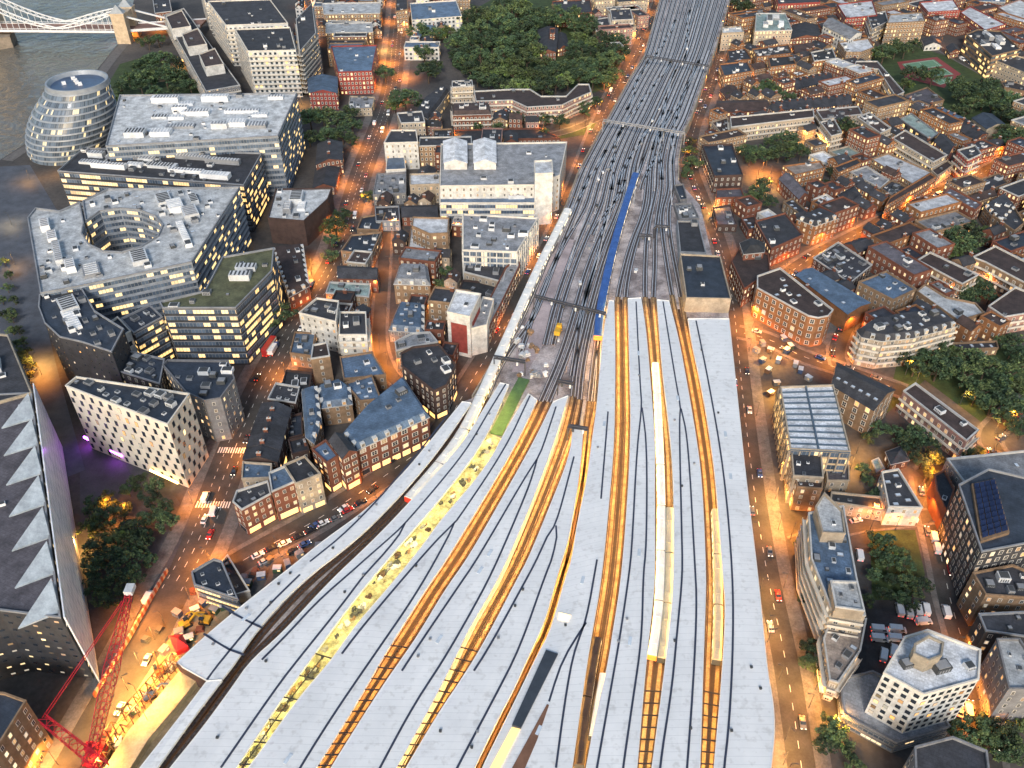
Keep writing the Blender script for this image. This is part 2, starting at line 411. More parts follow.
    for k in range(n):
        a, b = Vector(poly[k]), Vector(poly[(k+1) % n]); L = (b-a).length
        if L < 2.5: continue
        d = (b-a)/L; nn = Vector((d.y, -d.x)); mid = (a+b)/2
        vis = nn.dot(-mid.normalized())
        if vis < -.12: continue
        nf = max(1, round((h-z0)/wsz)); fh = (h-z0)/nf; rz = math.atan2(d.y, d.x)
        if win == 'b' and not isfar:
            for f in range(nf):
                zz = z0+fh*f+fh*.28; b2 = MB(); A = a+nn*.06+d*.3; B = b+nn*.06-d*.3
                b2.face([(*A, zz), (*B, zz), (*B, zz+fh*.56), (*A, zz+fh*.56)], 0, [(.05, .02+f*3.3), (L-.6, .02+f*3.3), (L-.6, 3.28+f*3.3), (.05, 3.28+f*3.3)])
                b2.obj('window_band', band_mat(band), root)
                if ledge:
                    l = MB(); A = a+nn*(ledge/2); B = b+nn*(ledge/2); l.bar((*A, zz+fh*.62), (*B, zz+fh*.62), ledge, .28); l.obj('ledge', wm(wall) if wall != 'dark' else UNITM[1], root)
        elif win == 'd':
            for f in range(nf):
                zz = z0+fh*f
                if f or nf == 1:
                    l = MB(); A = a+nn*.65; B = b+nn*.65; l.bar((*A, zz+.1), (*B, zz+.1), 1.3, .2); A = a+nn*1.3; B = b+nn*1.3; l.bar((*A, zz+.65), (*B, zz+.65), .14, 1.0); l.obj('balcony', FRAME, root)
                if not isfar:
                    m = max(1, int(L/3.4))
                    for q in range(m): W.append((a+d*(L*(q+.5)/m)+nn*.02, zz+.5, rz, 1.6, 1.9, rnd.choice((1, 1, 2, 0) if label and 'galler' in label else (0, 1, 2, 0))))
        elif win == 'f':
            for f in range(nf):
                zz = z0+fh*f+fh*.2; b2 = MB(); A = a+nn*.05; B = b+nn*.05
                b2.face([(*A, zz), (*B, zz), (*B, zz+fh*.7), (*A, zz+fh*.7)], 0, [(.05, f*3.3), (L, f*3.3), (L, f*3.3+3.25), (.05, f*3.3+3.25)]); b2.obj('window_band', band_mat(band), root)
            m = int(L/wsx)
            for q in range(m+1):
                p = a+d*(L*q/max(1, m))+nn*.3; l = MB(); l.box((p.x, p.y, z0), (.5, .6, h-z0-.2), rz); l.obj('fin', wm(wall), root)
        elif win in ('p', 's', 'g') and not isfar:
            m = max(1, int(L/wsx))
            for f in range(nf):
                if shop and f == 0:
                    mm = max(1, int(L/4.5))
                    for q in range(mm):
                        p = a+d*(L*(q+.5)/mm)+nn*.03; W.append((p, z0+.3, rz, L/mm*.8, fh*.75, 'shop'))
                    continue
                for q in range(m):
                    if win == 's' and (q+f) % 2: pass
                    off = (.25 if f % 2 else -.25)*wsx if win == 's' else 0
                    p = a+d*(L*(q+.5)/m+off)+nn*.03; r_ = rnd.random()
                    W.append((p, z0+fh*f+(fh-wht)*.5, rz, wwd, wht, 1 if r_ < lit*.5 else (2 if r_ < lit else 0)))
    W.sort(key=lambda t: (Vector((t[0].x, t[0].y, t[1]))-CAM).length)
    for i, (p, z, rz, ww, hh, kk) in enumerate(W):
        if kk == 'shop': me = SHOP[0 if rnd.random() < .75 else 1]
        else: me = (WINP if win in ('s', 'g') else WIN)[kk]
        if i < 99: inst(me, 'shopfront' if kk == 'shop' else 'window', root, (p.x, p.y, z), rz, (ww, 1.6, hh)); NWIN += 1
        else:
            if i == 99: rest = MB()
            c, s = math.cos(rz), math.sin(rz)
            g = 0 if kk == 'shop' else 1+(kk if isinstance(kk, int) else 0)
            F = lambda x, y, zz: (p.x+x*c-y*s, p.y+x*s+y*c, z+zz)
            rest.face([F(-ww/2, -.06, 0), F(ww/2, -.06, 0), F(ww/2, -.06, hh), F(-ww/2, -.06, hh)], 0)
            t = .12; rest.face([F(-ww/2+t, -.09, t), F(ww/2-t, -.09, t), F(ww/2-t, -.09, hh-t), F(-ww/2+t, -.09, hh-t)], max(g, 1))
    if len(W) > 99: tag(rest.obj('windows', [DFR if win in ('s', 'g') else FRAME, G_dark, G_lit, G_warm], root), kind='stuff')
    # roof clutter
    if plant and win != 'f' and rt == 'flat' and abs(area2(poly)) > 900 and name == 'office_building':
        e = max(range(n), key=lambda k: math.dist(poly[k], poly[(k+1) % n])); dd = Vector(poly[(e+1) % n])-Vector(poly[e]); rz = math.atan2(dd.y, dd.x)
        inn = inset(poly, 4.5); bx = [min(p[0] for p in inn), max(p[0] for p in inn)]; by = [min(p[1] for p in inn), max(p[1] for p in inn)]; used_ = []; tr = 0
        while len(used_) < min(16, int(abs(area2(poly))/170)) and tr < 400:
            tr += 1; x, y = rnd.uniform(*bx), rnd.uniform(*by); L_, W_ = rnd.choice(((16, 5), (11, 7), (20, 3.2), (9, 4)))
            c_, s_ = math.cos(rz), math.sin(rz)
            cs = [(x+i*L_/2*c_-j*W_/2*s_, y+i*L_/2*s_+j*W_/2*c_) for i, j in ((-1, -1), (1, -1), (1, 1), (-1, 1), (0, 0))]
            if not all(pip(a, b, inn) for a, b in cs) or any(math.hypot(x-a, y-b) < (L_+l)*.42 for a, b, l in used_): continue
            used_.append((x, y, L_)); hh_ = rnd.uniform(1.2, 3.2); o = MB(); o.box((x, y, h), (L_, W_, hh_), rz)
            nb = int(L_/1.8); 
            for q in range(nb): o.box((x+(-L_/2+1+q*1.8)*c_, y+(-L_/2+1+q*1.8)*s_, h+hh_), (.7, W_*.8, .25), rz, 1)
            o.obj('plant_enclosure', rnd.choice([[UNITM[3], UNITM[1]], [UNITM[0], UNITM[2]], [UNITM[0], UNITM[1]], [UNITM[1], UNITM[0]], [UNITM[3], UNITM[0]]]), root)
    top = h if rt == 'flat' else (h+rise if rt != 'gable' else None)
    if top is not None:
        e = max(range(n), key=lambda k: math.dist(poly[k], poly[(k+1) % n])); dd = Vector(poly[(e+1) % n])-Vector(poly[e]); rz = math.atan2(dd.y, dd.x)
        inn = inset(poly, 1.6 if rt == 'flat' else rise*.8+1)
        bx = [min(p[0] for p in inn), max(p[0] for p in inn)]; by = [min(p[1] for p in inn), max(p[1] for p in inn)]
        got = 0; tries = 0; A = abs(area2(poly)); pl = []
        while got < units+sky and tries < 150:
            tries += 1; x, y = rnd.uniform(*bx), rnd.uniform(*by)
            if not pip(x, y, inn) or any(math.hypot(x-a, y-b) < 3.6 for a, b in pl): continue
            pl.append((x, y))
            if got < units:
                s = rnd.uniform(1.2, 3.2) if A > 150 else rnd.uniform(.8, 1.6)
                inst(rnd.choice(UNITS), 'rooftop_unit', root, (x, y, top), rz, (s*rnd.uniform(.7, 1.6), s, s*rnd.uniform(.4, .8)))
            else: inst(SKYL, 'skylight', root, (x, y, top), rz, (1.3, 2.0, .6))
            got += 1
        if rt == 'flat' and chim:
            for k in range(chim):
                p = Vector(poly[e]).lerp(Vector(poly[(e+1) % n]), (k+.5)/chim); c = Vector((cx, cy)); p = p.lerp(c, .25)
                inst(CHIM, 'chimney', root, (p.x, p.y, h), rz+R(90), (.8, 1.8, 2.0))
    elif sky:
        pass
    return root, poly, h
_d = MB(); _d.prism([(-.5, -.5), (.5, -.5), (.5, .5), (-.5, .5)], 0, 1, True); _d.face([(-.36, -.53, .15), (.36, -.53, .15), (.36, -.53, .85), (-.36, -.53, .85)], 1)
DORM = _d.mesh('dormer', [mat('dormer_white', (.6, .6, .58), .6, .15), G_warm])
def row(desc, front0, front1, back0, back1, n, drop, wall='brick', roof='slate', rt='gable', group='terraced houses', **k):
    """a terrace: n separate houses between two roof edges (pixels); front0-front1 is the near eave"""
    h = hdrop(*front0, drop)
    P = [Vector(at(u, v, h)).xy for u, v in (front0, front1, back1, back0)]
    for i in range(n):
        t0, t1 = i/n+.004, (i+1)/n-.004
        q = [P[0].lerp(P[1], t0), P[0].lerp(P[1], t1), P[3].lerp(P[2], t1), P[3].lerp(P[2], t0)]
        hh = h+random.uniform(-.25, .25)
        building(None, None, None, wall, roof, rt, desc=desc, poly=[tuple(p) for p in q], h=hh, group=group, units=0, chim=1, name='terraced_house', ridge=(P[1]-P[0]).normalized(), **k)
B = building
# ---------------------------------------------------------------- ground, water, roads
GM = D.materials.new('ground'); 
def ground_mat():
    m, nt, b = _nt('ground')
    a = noise_mix(nt, (.05, .048, .05), (.125, .11, .1), .02, .35, .65, 6)
    c = noise_mix(nt, (.6, .6, .6), (1, 1, 1), .5, .3, .7, 4)
    nt.links.new(mixc(nt, 1.0, a, c, 'MULTIPLY'), b.inputs['Base Color']); b.inputs['Roughness'].default_value = .85
    return m
GM = ground_mat()
BANK = [(-700, 420), (-160, 240), (-60, 190), (0, 160), (14, 151), (40, 135), (62, 118), (78, 95), (97, 70), (108, 56), (118, 44), (126, 24), (134, 0), (150, -60), (230, -180)]
bank = [tuple(at(u, v, 0)[:2]) for u, v in BANK]
g = MB(); F = 9000
ring = bank+[(-900, F), (F, F), (F, -400), (bank[0][0], -400)]
g.face([(x, y, 0) for x, y in reversed(ring)] if area2(ring) < 0 else [(x, y, 0) for x, y in ring])
tag(g.obj('ground', GM), kind='structure')
w = MB(); w.face([(-F, -800, -4), (2500, -800, -4), (2500, F, -4), (-F, F, -4)])
m, nt, b = _nt('river_water')
b.inputs['Base Color'].default_value = (.12, .115, .1, 1); b.inputs['Roughness'].default_value = .18
no = N(nt, 'ShaderNodeTexNoise'); no.inputs['Scale'].default_value = .09; no.inputs['Detail'].default_value = 6; no.inputs['Distortion'].default_value = 1.2
gm = N(nt, 'ShaderNodeNewGeometry'); nt.links.new(gm.outputs['Position'], no.inputs['Vector'])
bp = N(nt, 'ShaderNodeBump'); bp.inputs['Strength'].default_value = .8; bp.inputs['Distance'].default_value = 2.2
nt.links.new(no.outputs[0], bp.inputs['Height']); nt.links.new(bp.outputs[0], b.inputs['Normal'])
tag(w.obj('river', m), kind='structure')
w = MB()
for a_, b_ in zip(bank, bank[1:]): w.face([(*a_, -5), (*b_, -5), (*b_, 0), (*a_, 0)])
tag(w.obj('river_wall', wm('stone'), None), 'pale stone embankment wall along the edge of the river', 'wall')
w = MB(); q = [Vector((*p, 0)) for p in bank[3:12]]; ribbon(w, q, 1.2, 9.0, .15)
PAVE = mat('paving', (.15, .14, .135), .8, .3, .4)
tag(w.obj('riverside_path', PAVE), kind='structure')
ASPH = mat('asphalt', (.062, .058, .055), .75, .35, .15)
LINE = mat('road_paint', (.75, .74, .7), .7, .15)
ROADDEF = [
 ('main_road', 14, 5, [(60, 800), (105, 715), (140, 655), (165, 600), (195, 550), (215, 500), (232, 455), (255, 400), (274, 362), (300, 318), (324, 285), (341, 250), (350, 212), (362, 170), (374, 140), (386, 108), (393, 80), (397, 40), (400, 0), (402, -40)]),
 ('viaduct_road', 10, 2, [(205, 585), (240, 562), (270, 545), (310, 524), (365, 490), (410, 458), (435, 440), (450, 418), (463, 395), (475, 375), (497, 340), (518, 305), (538, 268), (558, 232), (568, 205), (582, 170), (596, 132), (612, 95), (636, 52), (655, 12), (668, -20)]),
 ('side_street', 6, 1.5, [(386, 222), (384, 260), (381, 300), (378, 345), (388, 372), (398, 382)]),
 ('station_road', 8, 4.5, [(806, 800), (795, 720), (784, 650), (770, 590), (758, 520), (749, 450), (742, 390), (738, 345), (733, 300), (724, 255), (711, 218), (699, 190), (690, 165), (692, 130), (712, 85), (722, 40), (735, 0), (745, -30)]),
 ('high_street', 8, 2, [(738, 332), (768, 338), (800, 356), (838, 368), (880, 383), (905, 392)]),
 ('lit_street', 8, 2, [(1050, 140), (1005, 160), (968, 181), (935, 193), (905, 206), (880, 222), (850, 238), (820, 252), (795, 268), (770, 290), (744, 305)]),
 ('square_road', 8, 2, [(924, 478), (932, 520), (942, 560), (950, 600), (962, 640), (978, 690), (984, 730), (990, 790)]),
 ('garden_road', 9, 2, [(924, 478), (950, 468), (985, 455), (1010, 468), (1050, 495)]),
 ('garden_road', 7, 2, [(1010, 466), (985, 440), (1002, 420), (1030, 400)]),
 ('park_lane', 6, 1, [(446, 142), (490, 139), (535, 138), (570, 131), (598, 118)]),
 ('tower_road', 7, 2, [(318, 112), (317, 70), (313, 35), (310, 0)]),
 ('school_lane', 7, 1.5, [(840, 366), (835, 350), (850, 318), (880, 308)]),
 ('yard_lane', 6, 1, [(793, 545), (850, 525), (905, 520), (932, 516)]),
 ('court_lane', 6, 1.5, [(932, 44), (955, 58), (985, 74), (1020, 96), (1050, 110)]),
]
for nm, wd, pv, pts in ROADDEF:
    P = [Vector((*at(u, v, 0)[:2], 0)) for u, v in smooth(pts, 2)]
    k = len(ROADS); zz = .012+.004*k
    r = MB(); ribbon(r, P, -wd/2, wd/2, zz+.01); tag(r.obj(nm, ASPH), kind='structure')
    for s in (-1, 1):
        r = MB(); a0, a1 = (wd/2, wd/2+pv) if s > 0 else (-wd/2-pv, -wd/2); ribbon(r, P, a0, a1, -.1, .12+.003*k+(.0015 if s > 0 else 0)); tag(r.obj('pavement', PAVE), kind='structure')
    pa = Path(P); ROADS.append((nm, wd, pv, pa))
    r = MB(); d = 4
    while d < pa.L-4:
        if wd >= 8 and not (nm == 'main_road' and px(pa.at(d))[1] > 590):
            c = pa.at(d); dr = pa.dir(d); r.bar(c-dr*1.2+Vector((0, 0, zz+.02)), c+dr*1.2+Vector((0, 0, zz+.02)), .18, .008)
        d += 6
    if wd >= 14:
        d = 4
        while d < pa.L-4:
            if px(pa.at(d))[1] > 590: d += 4; continue
            c = pa.at(d); dr = pa.dir(d); nn = Vector((dr.y, -dr.x, 0))
            for o in (-3.4, 3.4): r.bar(c+nn*o-dr*.8+Vector((0, 0, zz+.02)), c+nn*o+dr*.8+Vector((0, 0, zz+.02)), .14, .008)
            d += 4
    if r.v: tag(r.obj('road_markings', LINE), kind='structure')
# zebra stripes across the main road
zb = MB()
for (u, v) in ((236, 450), (213, 505)):
    P0 = at(u, v, 0); pa = ROADS[0][3]; i = min(range(0, int(pa.L)), key=lambda d: (pa.at(d)-P0).length); c = pa.at(i); dr = pa.dir(i); nn = Vector((dr.y, -dr.x, 0))
    for k in range(-6, 7): zb.bar(c+nn*k-dr*1.6+Vector((0, 0, .05)), c+nn*k+dr*1.6+Vector((0, 0, .05)), .5, .01)
tag(zb.obj('crossing_markings', LINE), kind='structure')
def patch(name, pts, m, z, kind='structure', label=None, cat=None):
    o = MB(); p = poly_at(pts, 0); p = p[::-1] if area2(p) < 0 else p
    o.face([(x, y, z) for x, y in p]); ob = o.obj(name, m); tag(ob, label, cat, None, kind); return p
GRASS = mat('lawn', (.045, .075, .022), .9, .4, .2)
patch('lawn', [(120, 64), (150, 55), (190, 78), (205, 100), (118, 100), (108, 84)], GRASS, .03)
PARK = patch('lawn', [(452, 32), (470, 12), (505, -8), (560, 0), (600, 22), (632, 40), (612, 86), (590, 94), (560, 84), (480, 82), (452, 66)], GRASS, .031)
patch('lawn', [(860, 55), (900, 42), (960, 60), (1030, 100), (1040, 160), (1000, 140), (960, 115), (900, 92)], GRASS, .032)
patch('lawn', [(885, 415), (900, 350), (960, 345), (1040, 350), (1040, 430), (985, 425), (925, 380)], GRASS, .033)
patch('plaza', [(80, 450), (95, 440), (150, 470), (178, 500), (190, 520), (165, 580), (130, 600), (95, 640), (80, 560)], mat('plaza_paving', (.075, .075, .085), .7, .35, .1), .034)
patch('lawn', [(870, 530), (915, 530), (925, 575), (905, 605), (872, 600)], GRASS, .035)
patch('lawn', [(540, 135), (575, 128), (597, 121), (590, 134), (560, 139), (540, 140)], GRASS, .036)
SITE = patch('construction_ground', [(85, 790), (112, 730), (150, 670), (178, 625), (200, 600), (240, 600), (262, 620), (210, 690), (150, 790)], mat('site_dirt', (.33, .25, .15), .9, .35, .15), .2)
COURT = [(897, 62), (937, 57), (961, 74), (948, 84), (944, 88), (905, 78)]
patch('sports_court', COURT, mat('court_red', (.25, .05, .05), .85, .15), .05)
CG = mat('court_green', (.13, .26, .16), .85, .12)
for i, q in enumerate(([(902, 64), (934, 59.5), (943, 66), (908, 71)], [(924, 71), (944, 68), (954, 74.5), (930, 77)], [(930, 80), (953, 76.5), (950, 82), (940, 85)])):
    patch('court_surface', q, CG, .06+.004*i)
    p = [Vector((*a, .085+.004*i)) for a in poly_at([tuple(Vector(c).lerp(Vector((sum(x for x, y in q)/4, sum(y for x, y in q)/4)), .12)) for c in q], 0)]
    l = MB()
    for a_, b_ in zip(p, p[1:]+p[:1]): l.bar(a_, b_, .25, .01)
    l.bar((p[0]+p[1])/2, (p[2]+p[3])/2, .2, .01); tag(l.obj('court_lines', LINE), kind='structure')
patch('yard', [(798, 300), (850, 318), (842, 345), (826, 345), (815, 338)], PAVE, .045)
patch('car_park', [(868, 600), (928, 600), (935, 640), (900, 668), (866, 668)], mat('car_park_surface', (.07, .062, .06), .85, .3), .046)
# ---------------------------------------------------------------- rail deck, tracks, canopies
ZD, ZC = 7.5, 12.8
EL = [(668, -30), (660, 0), (644, 58), (631, 78), (608, 120), (602, 130), (579, 172), (567, 205), (550, 240), (525, 299), (495, 360), (473, 398), (462, 402), (423, 450), (403, 474), (368, 509), (320, 543), (300, 560), (220, 623), (176, 663), (207, 682), (140, 770), (110, 800)]
ER = [(738, -30), (730, 0), (716, 47), (708, 69), (690, 120), (682, 135), (678, 161), (678, 180), (700, 205), (712, 255), (728, 305), (729, 320), (736, 384), (746, 480), (758, 576), (764, 638), (768, 676), (773, 700), (775, 730), (771, 768), (768, 800)]
def zpoly(pts, z): return [Vector((*at(u, v, z)[:2], z)) for u, v in pts]
deck = zpoly(EL, ZD)+zpoly(ER, ZD)[::-1]
deckxy = [(p.x, p.y) for p in deck]
DECKXY = deckxy if area2(deckxy) > 0 else deckxy[::-1]
m, nt, b = _nt('ballast')
a = noise_mix(nt, (.2, .17, .17), (.6, .54, .54), .09, .38, .62, 8)
c = noise_mix(nt, (.55, .55, .55), (1, 1, 1), 1.3, .3, .7, 3)
nt.links.new(mixc(nt, 1, a, c, 'MULTIPLY'), b.inputs['Base Color']); b.inputs['Roughness'].default_value = .9
o = MB(); o.prism(DECKXY, 0, ZD, True, mi=1, mi_top=0)
for u_ in (1,): pass
va = o.obj('railway_viaduct', [m, wm('brickd')]); tag(va, 'long railway viaduct deck of pale ballast carrying the fan of tracks', 'viaduct')
FOOT.append(DECKXY)
LM.append(('the railway viaduct', (640, 100), va))
# parapets of the viaduct
for side, E, lo, hi in ((-1, EL, 0, 12), (1, ER, 0, 8)):
    q = zpoly(E[lo:hi], ZD); o = MB(); ribbon(o, q, -.25*side-.3, -.25*side+.3, ZD-6, ZD+1.3)
    tag(o.obj('parapet_wall', wm('stone')), 'stone parapet along the %s edge of the railway viaduct' % ('left' if side < 0 else 'right'), 'wall')
# brick arches of the viaduct along the street
def side_at(E, v):
    for a, b in zip(E, E[1:]):
        if a[1] <= v <= b[1] and b[1] > a[1]: return lerp(a[0], b[0], (v-a[1])/(b[1]-a[1]))
    return E[0][0] if v < E[0][1] else E[-1][0]
RAILD = mat('rail_dark', (.1, .045, .02), .6, .2); RAILM = mat('rail_steel', (.68, .66, .67), .4, .2, metal=.6); SLEEP = mat('sleepers', (.085, .07, .07), .85, .5, .8); SLEEPS = mat('station_trackbed', (.42, .28, .14), .8, .45, .35)  # rails inside the station use a darker brown
TROUGH = mat('cable_trough', (.5, .48, .48), .8, .3)
GX = {}
def farx(f, v): return lerp(side_at(EL, v), side_at(ER, v) if v < 165 else lerp(678, 690, (v-165)/135), f)
def far_part(f, v0, v1=-30, step=14):
    out = []; v = v0
    while v > v1: out.append((farx(f, v), v)); v -= step
    out.append((farx(f, v1), v1)); return out
GA = ([(471, 403), (445, 441), (428, 463), (398, 498), (356, 540), (300, 582), (256, 630), (237, 660), (223, 678), (195, 715), (157, 768), (137, 795)],
      [(490, 399), (465, 440), (448, 460), (411, 501), (374, 540), (329, 582), (282, 634), (251, 660), (234, 685), (202, 729), (170, 768), (150, 795)])
GB = ([(509, 385), (483, 445), (436, 504), (404, 540), (354, 599), (310, 660), (281, 700), (249, 748), (236, 768), (218, 795)],
      [(528, 394), (509, 424), (487, 467), (440, 521), (425, 543), (391, 585), (354, 627), (332, 660), (300, 696), (262, 750), (248, 768), (231, 795)])
GC = ([(537, 400), (518, 440), (495, 480), (446, 560), (427, 587), (401, 628), (381, 660), (358, 701), (316, 768), (299, 795)],
      [(553, 402), (535, 440), (502, 499), (467, 560), (447, 587), (419, 634), (406, 653), (378, 693), (331, 768), (315, 795)])
GD = ([(568, 396), (555, 440), (533, 499), (507, 560), (492, 590), (469, 628), (454, 660), (430, 707), (396, 768), (381, 795)],
      [(583, 400), (576, 438), (570, 456), (549, 509), (528, 560), (520, 574), (485, 642), (460, 682), (440, 711), (406, 768), (391, 795)])
GE = ([(583, 431), (580, 471), (570, 534), (562, 560), (557, 576), (545, 621), (532, 648), (512, 693), (502, 710), (474, 768), (462, 795)],
      [(592, 431), (587, 481), (577, 524), (572, 560), (566, 576), (550, 633), (541, 648), (518, 695), (507, 718), (482, 768), (471, 795)])
GF = ([(614, 301), (615, 340), (615, 384), (614, 440), (611, 480), (602, 576), (592, 632), (585, 676), (572, 768), (568, 795)],
      [(628, 299), (630, 384), (631, 420), (629, 480), (622, 576), (613, 632), (607, 670), (598, 705), (586, 768), (582, 795)])
GG = ([(641, 298), (646, 330), (650, 377), (655, 440), (654.5, 480), (655, 576), (652, 610), (646, 661), (637, 768), (634, 795)],
      [(657, 300), (662, 369), (669, 424), (674, 480), (674, 576), (672, 605), (666, 661), (652, 768), (648, 795)])
GH = ([(669, 301), (679, 340), (687, 384), (695, 430), (702, 480), (706, 576), (705, 610), (703, 666), (700, 768), (698, 795)],
      [(688, 318), (692, 345), (701, 384), (709, 430), (716, 480), (723, 576), (726, 605), (723, 666), (714, 768), (712, 795)])
GAPS = dict(A=GA, B=GB, C=GC, D=GD, E=GE, F=GF, G=GG, H=GH)
def gpath(g, f, z, t0=0, t1=1, n=34):
    a = Path([Vector((x, y, 0)) for x, y in smooth(GAPS[g][0], 1)]); b = Path([Vector((x, y, 0)) for x, y in smooth(GAPS[g][1], 1)])
    out = []
    for i in range(n):
        t = lerp(t0, t1, i/(n-1)); p = a.at(a.L*t).lerp(b.at(b.L*t), f); out.append((p.x, p.y))
    return out
def z3(pts, z): return [Vector((*at(u, v, z)[:2], z)) for u, v in pts]
TRACKS = []
def track(ppx, desc):
    P = Path(z3(smooth(ppx, 2), ZD)).samp(6)
    s = MB(); ribbon(s, P, -1.3, 1.3, ZD+.03, ZD+.1)
    st = 0
    for i in range(0, len(s.f)-2): 
        c = s.v[s.f[i][0]]; u_, v_ = px(c)
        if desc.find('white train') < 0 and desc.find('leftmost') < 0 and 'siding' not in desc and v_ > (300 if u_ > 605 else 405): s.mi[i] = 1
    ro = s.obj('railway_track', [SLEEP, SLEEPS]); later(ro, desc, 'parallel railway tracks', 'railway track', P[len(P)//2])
    for k in (-.75, .75):
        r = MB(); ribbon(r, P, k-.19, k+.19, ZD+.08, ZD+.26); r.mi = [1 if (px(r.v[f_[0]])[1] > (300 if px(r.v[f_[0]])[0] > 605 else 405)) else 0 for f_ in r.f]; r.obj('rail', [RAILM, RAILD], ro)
    TRACKS.append(Path(P)); return Path(P)
def joined(g, f, far, vj, extra=()):
    st = gpath(g, f, ZD)[::-1]
    return st+list(extra)+far_part(far, vj)
track(joined('A', .3, .035, 330, [(492, 364)]), 'railway track beside the white train')
track(joined('A', .8, .1, 320, [(500, 364)]), 'dark railway track by the leftmost canopy')
track(joined('C', .28, .42, 200, [(560, 358), (572, 320), (588, 262)]), 'railway track entering the orange lit platform gap')
track(joined('C', .75, .47, 200, [(567, 358), (579, 320), (596, 262)]), 'railway track entering the orange lit platform gap')
track(joined('D', .35, .52, 190, [(575, 370), (587, 318), (604, 258)]), 'railway track entering the bright yellow platform gap')
track(joined('D', .78, .56, 190, [(582, 370), (592, 320), (609, 262)]), 'railway track entering the bright yellow platform gap')
track(joined('E', .3, .60, 160, [(590, 400), (594, 360), (600, 320), (609, 272), (629, 200)]), 'railway track running under the blue train line')
track(joined('E', .8, .635, 150, [(597, 400), (599, 340), (602, 312), (609, 277), (616, 243), (632, 192)]), 'railway track the blue train stands on')
track(joined('F', .25, .69, 180, [(620, 285), (630, 245), (644, 212)]), 'railway track fanning out behind the station')
track(joined('F', .78, .73, 180, [(629, 270), (638, 235), (650, 208)]), 'railway track fanning out behind the station')
track(joined('G', .25, .78, 190, [(645, 270), (647, 230)]), 'railway track fanning out behind the station')
track(joined('G', .75, .83, 190, [(655, 270), (655, 230)]), 'railway track fanning out behind the station')
track(joined('H', .25, .89, 190, [(670, 285), (663, 240), (661, 215)]), 'railway track fanning out behind the station')
track(joined('H', .75, .94, 190, [(680, 290), (670, 240), (668, 210)]), 'railway track fanning out behind the station')
track([(521, 352), (538, 300), (560, 250)]+far_part(.17, 210), 'railway siding on the left half of the viaduct')
track([(545, 345), (556, 300), (574, 250)]+far_part(.23, 210), 'railway siding on the left half of the viaduct')
track([(553, 345), (563, 300), (581, 250)]+far_part(.3, 205), 'railway siding on the left half of the viaduct')
track([(572, 376), (584, 300), (600, 250)]+far_part(.36, 200), 'railway siding on the left half of the viaduct')
for i, (f0, f1, va_, vb_) in enumerate(((.06, .17, 150, 215), (.23, .42, 60, 130), (.42, .56, 120, 185), (.36, .23, 130, 190), (.69, .56, 70, 150), (.73, .83, 60, 140), (.83, .69, 110, 180), (.94, .78, 90, 165), (.1, .3, 20, 75), (.6, .47, 10, 60), (.635, .78, 145, 190), (.3, .47, 180, 235), (.17, .06, 60, 110))):
    track([(farx(lerp(f0, f1, t*t*(3-2*t)), lerp(vb_, va_, t)), lerp(vb_, va_, t)) for t in [k/9 for k in range(10)]], 'diagonal crossover track linking two lines')
BARE = mat('clean_ballast', (.5, .45, .46), .9, .35, .15)
for i, (f, v0, v1, w_) in enumerate(((.2, 150, 240, 3.4), (.265, 60, 130, 3), (.4, 30, 100, 2.6), (.5, 70, 118, 2.4), (.32, 100, 180, 3.0), (.665, 200, 100, 2.4), (.8, 150, 60, 1.8), (.5, 165, 260, 2.2), (.13, 110, 200, 2.0), (.9, 190, 130, 1.8))):
    P = Path(z3([(farx(f, lerp(v0, v1, t/8)), lerp(v0, v1, t/8)) for t in range(9)], ZD)).samp(8); o = MB(); ribbon(o, P, -w_/2, w_/2, ZD+.012, ZD+.02); tag(o.obj('ballast_strip', BARE), kind='structure')
q = z3([(512, 372), (527, 372), (543, 345), (552, 300), (568, 262), (574, 240), (562, 238), (545, 270), (530, 310), (518, 345)], ZD); o = MB(); xy = [(p.x, p.y) for p in q]; xy = xy if area2(xy) > 0 else xy[::-1]; o.face([(x, y, ZD+.024) for x, y in xy]); tag(o.obj('ballast_field', mat('pink_ballast', (.42, .35, .36), .9, .3, .1)), kind='structure')
# pale cable troughs between the tracks
for i, f in enumerate((.065, .135, .2, .265, .33, .39, .5, .58, .665, .76, .86, .915)):
    fp = far_part(f, 270 if f < .5 else 205); k0 = random.randrange(0, 5); k1 = len(fp)-random.randrange(0, 7)
    P = Path(z3(fp[k0:k1], ZD)).samp(12); o = MB(); ribbon(o, P, -.35, .35, ZD, ZD+.32)
    later(o.obj('cable_trough', TROUGH), 'pale concrete cable trough between tracks', 'cable troughs on the viaduct', 'cable trough', P[0])
# canopies
m, nt, b = _nt('canopy_sheet')
a = noise_mix(nt, (.63, .64, .65), (.77, .775, .78), .06, .3, .7, 6)
uv = N(nt, 'ShaderNodeUVMap'); sp = N(nt, 'ShaderNodeSeparateXYZ'); nt.links.new(uv.outputs[0], sp.inputs[0])
seam = M(nt, 'LESS_THAN', M(nt, 'FRACT', M(nt, 'DIVIDE', sp.outputs[0], 2.4)), .05)
nz = N(nt, 'ShaderNodeTexNoise'); nz.inputs['Scale'].default_value = .5; gmn = N(nt, 'ShaderNodeNewGeometry'); nt.links.new(gmn.outputs['Position'], nz.inputs['Vector'])
a = mixc(nt, M(nt, 'MULTIPLY', seam, .38), a, (.3, .32, .35))
a = mixc(nt, M(nt, 'MULTIPLY', M(nt, 'SMOOTH_MIN', M(nt, 'MAXIMUM', M(nt, 'MULTIPLY', M(nt, 'SUBTRACT', nz.outputs[0], .55), 5.0), 0.0), 1.0), .45), a, (.38, .37, .36))
nt.links.new(a, b.inputs['Base Color']); b.inputs['Roughness'].default_value = .42
CANO = m
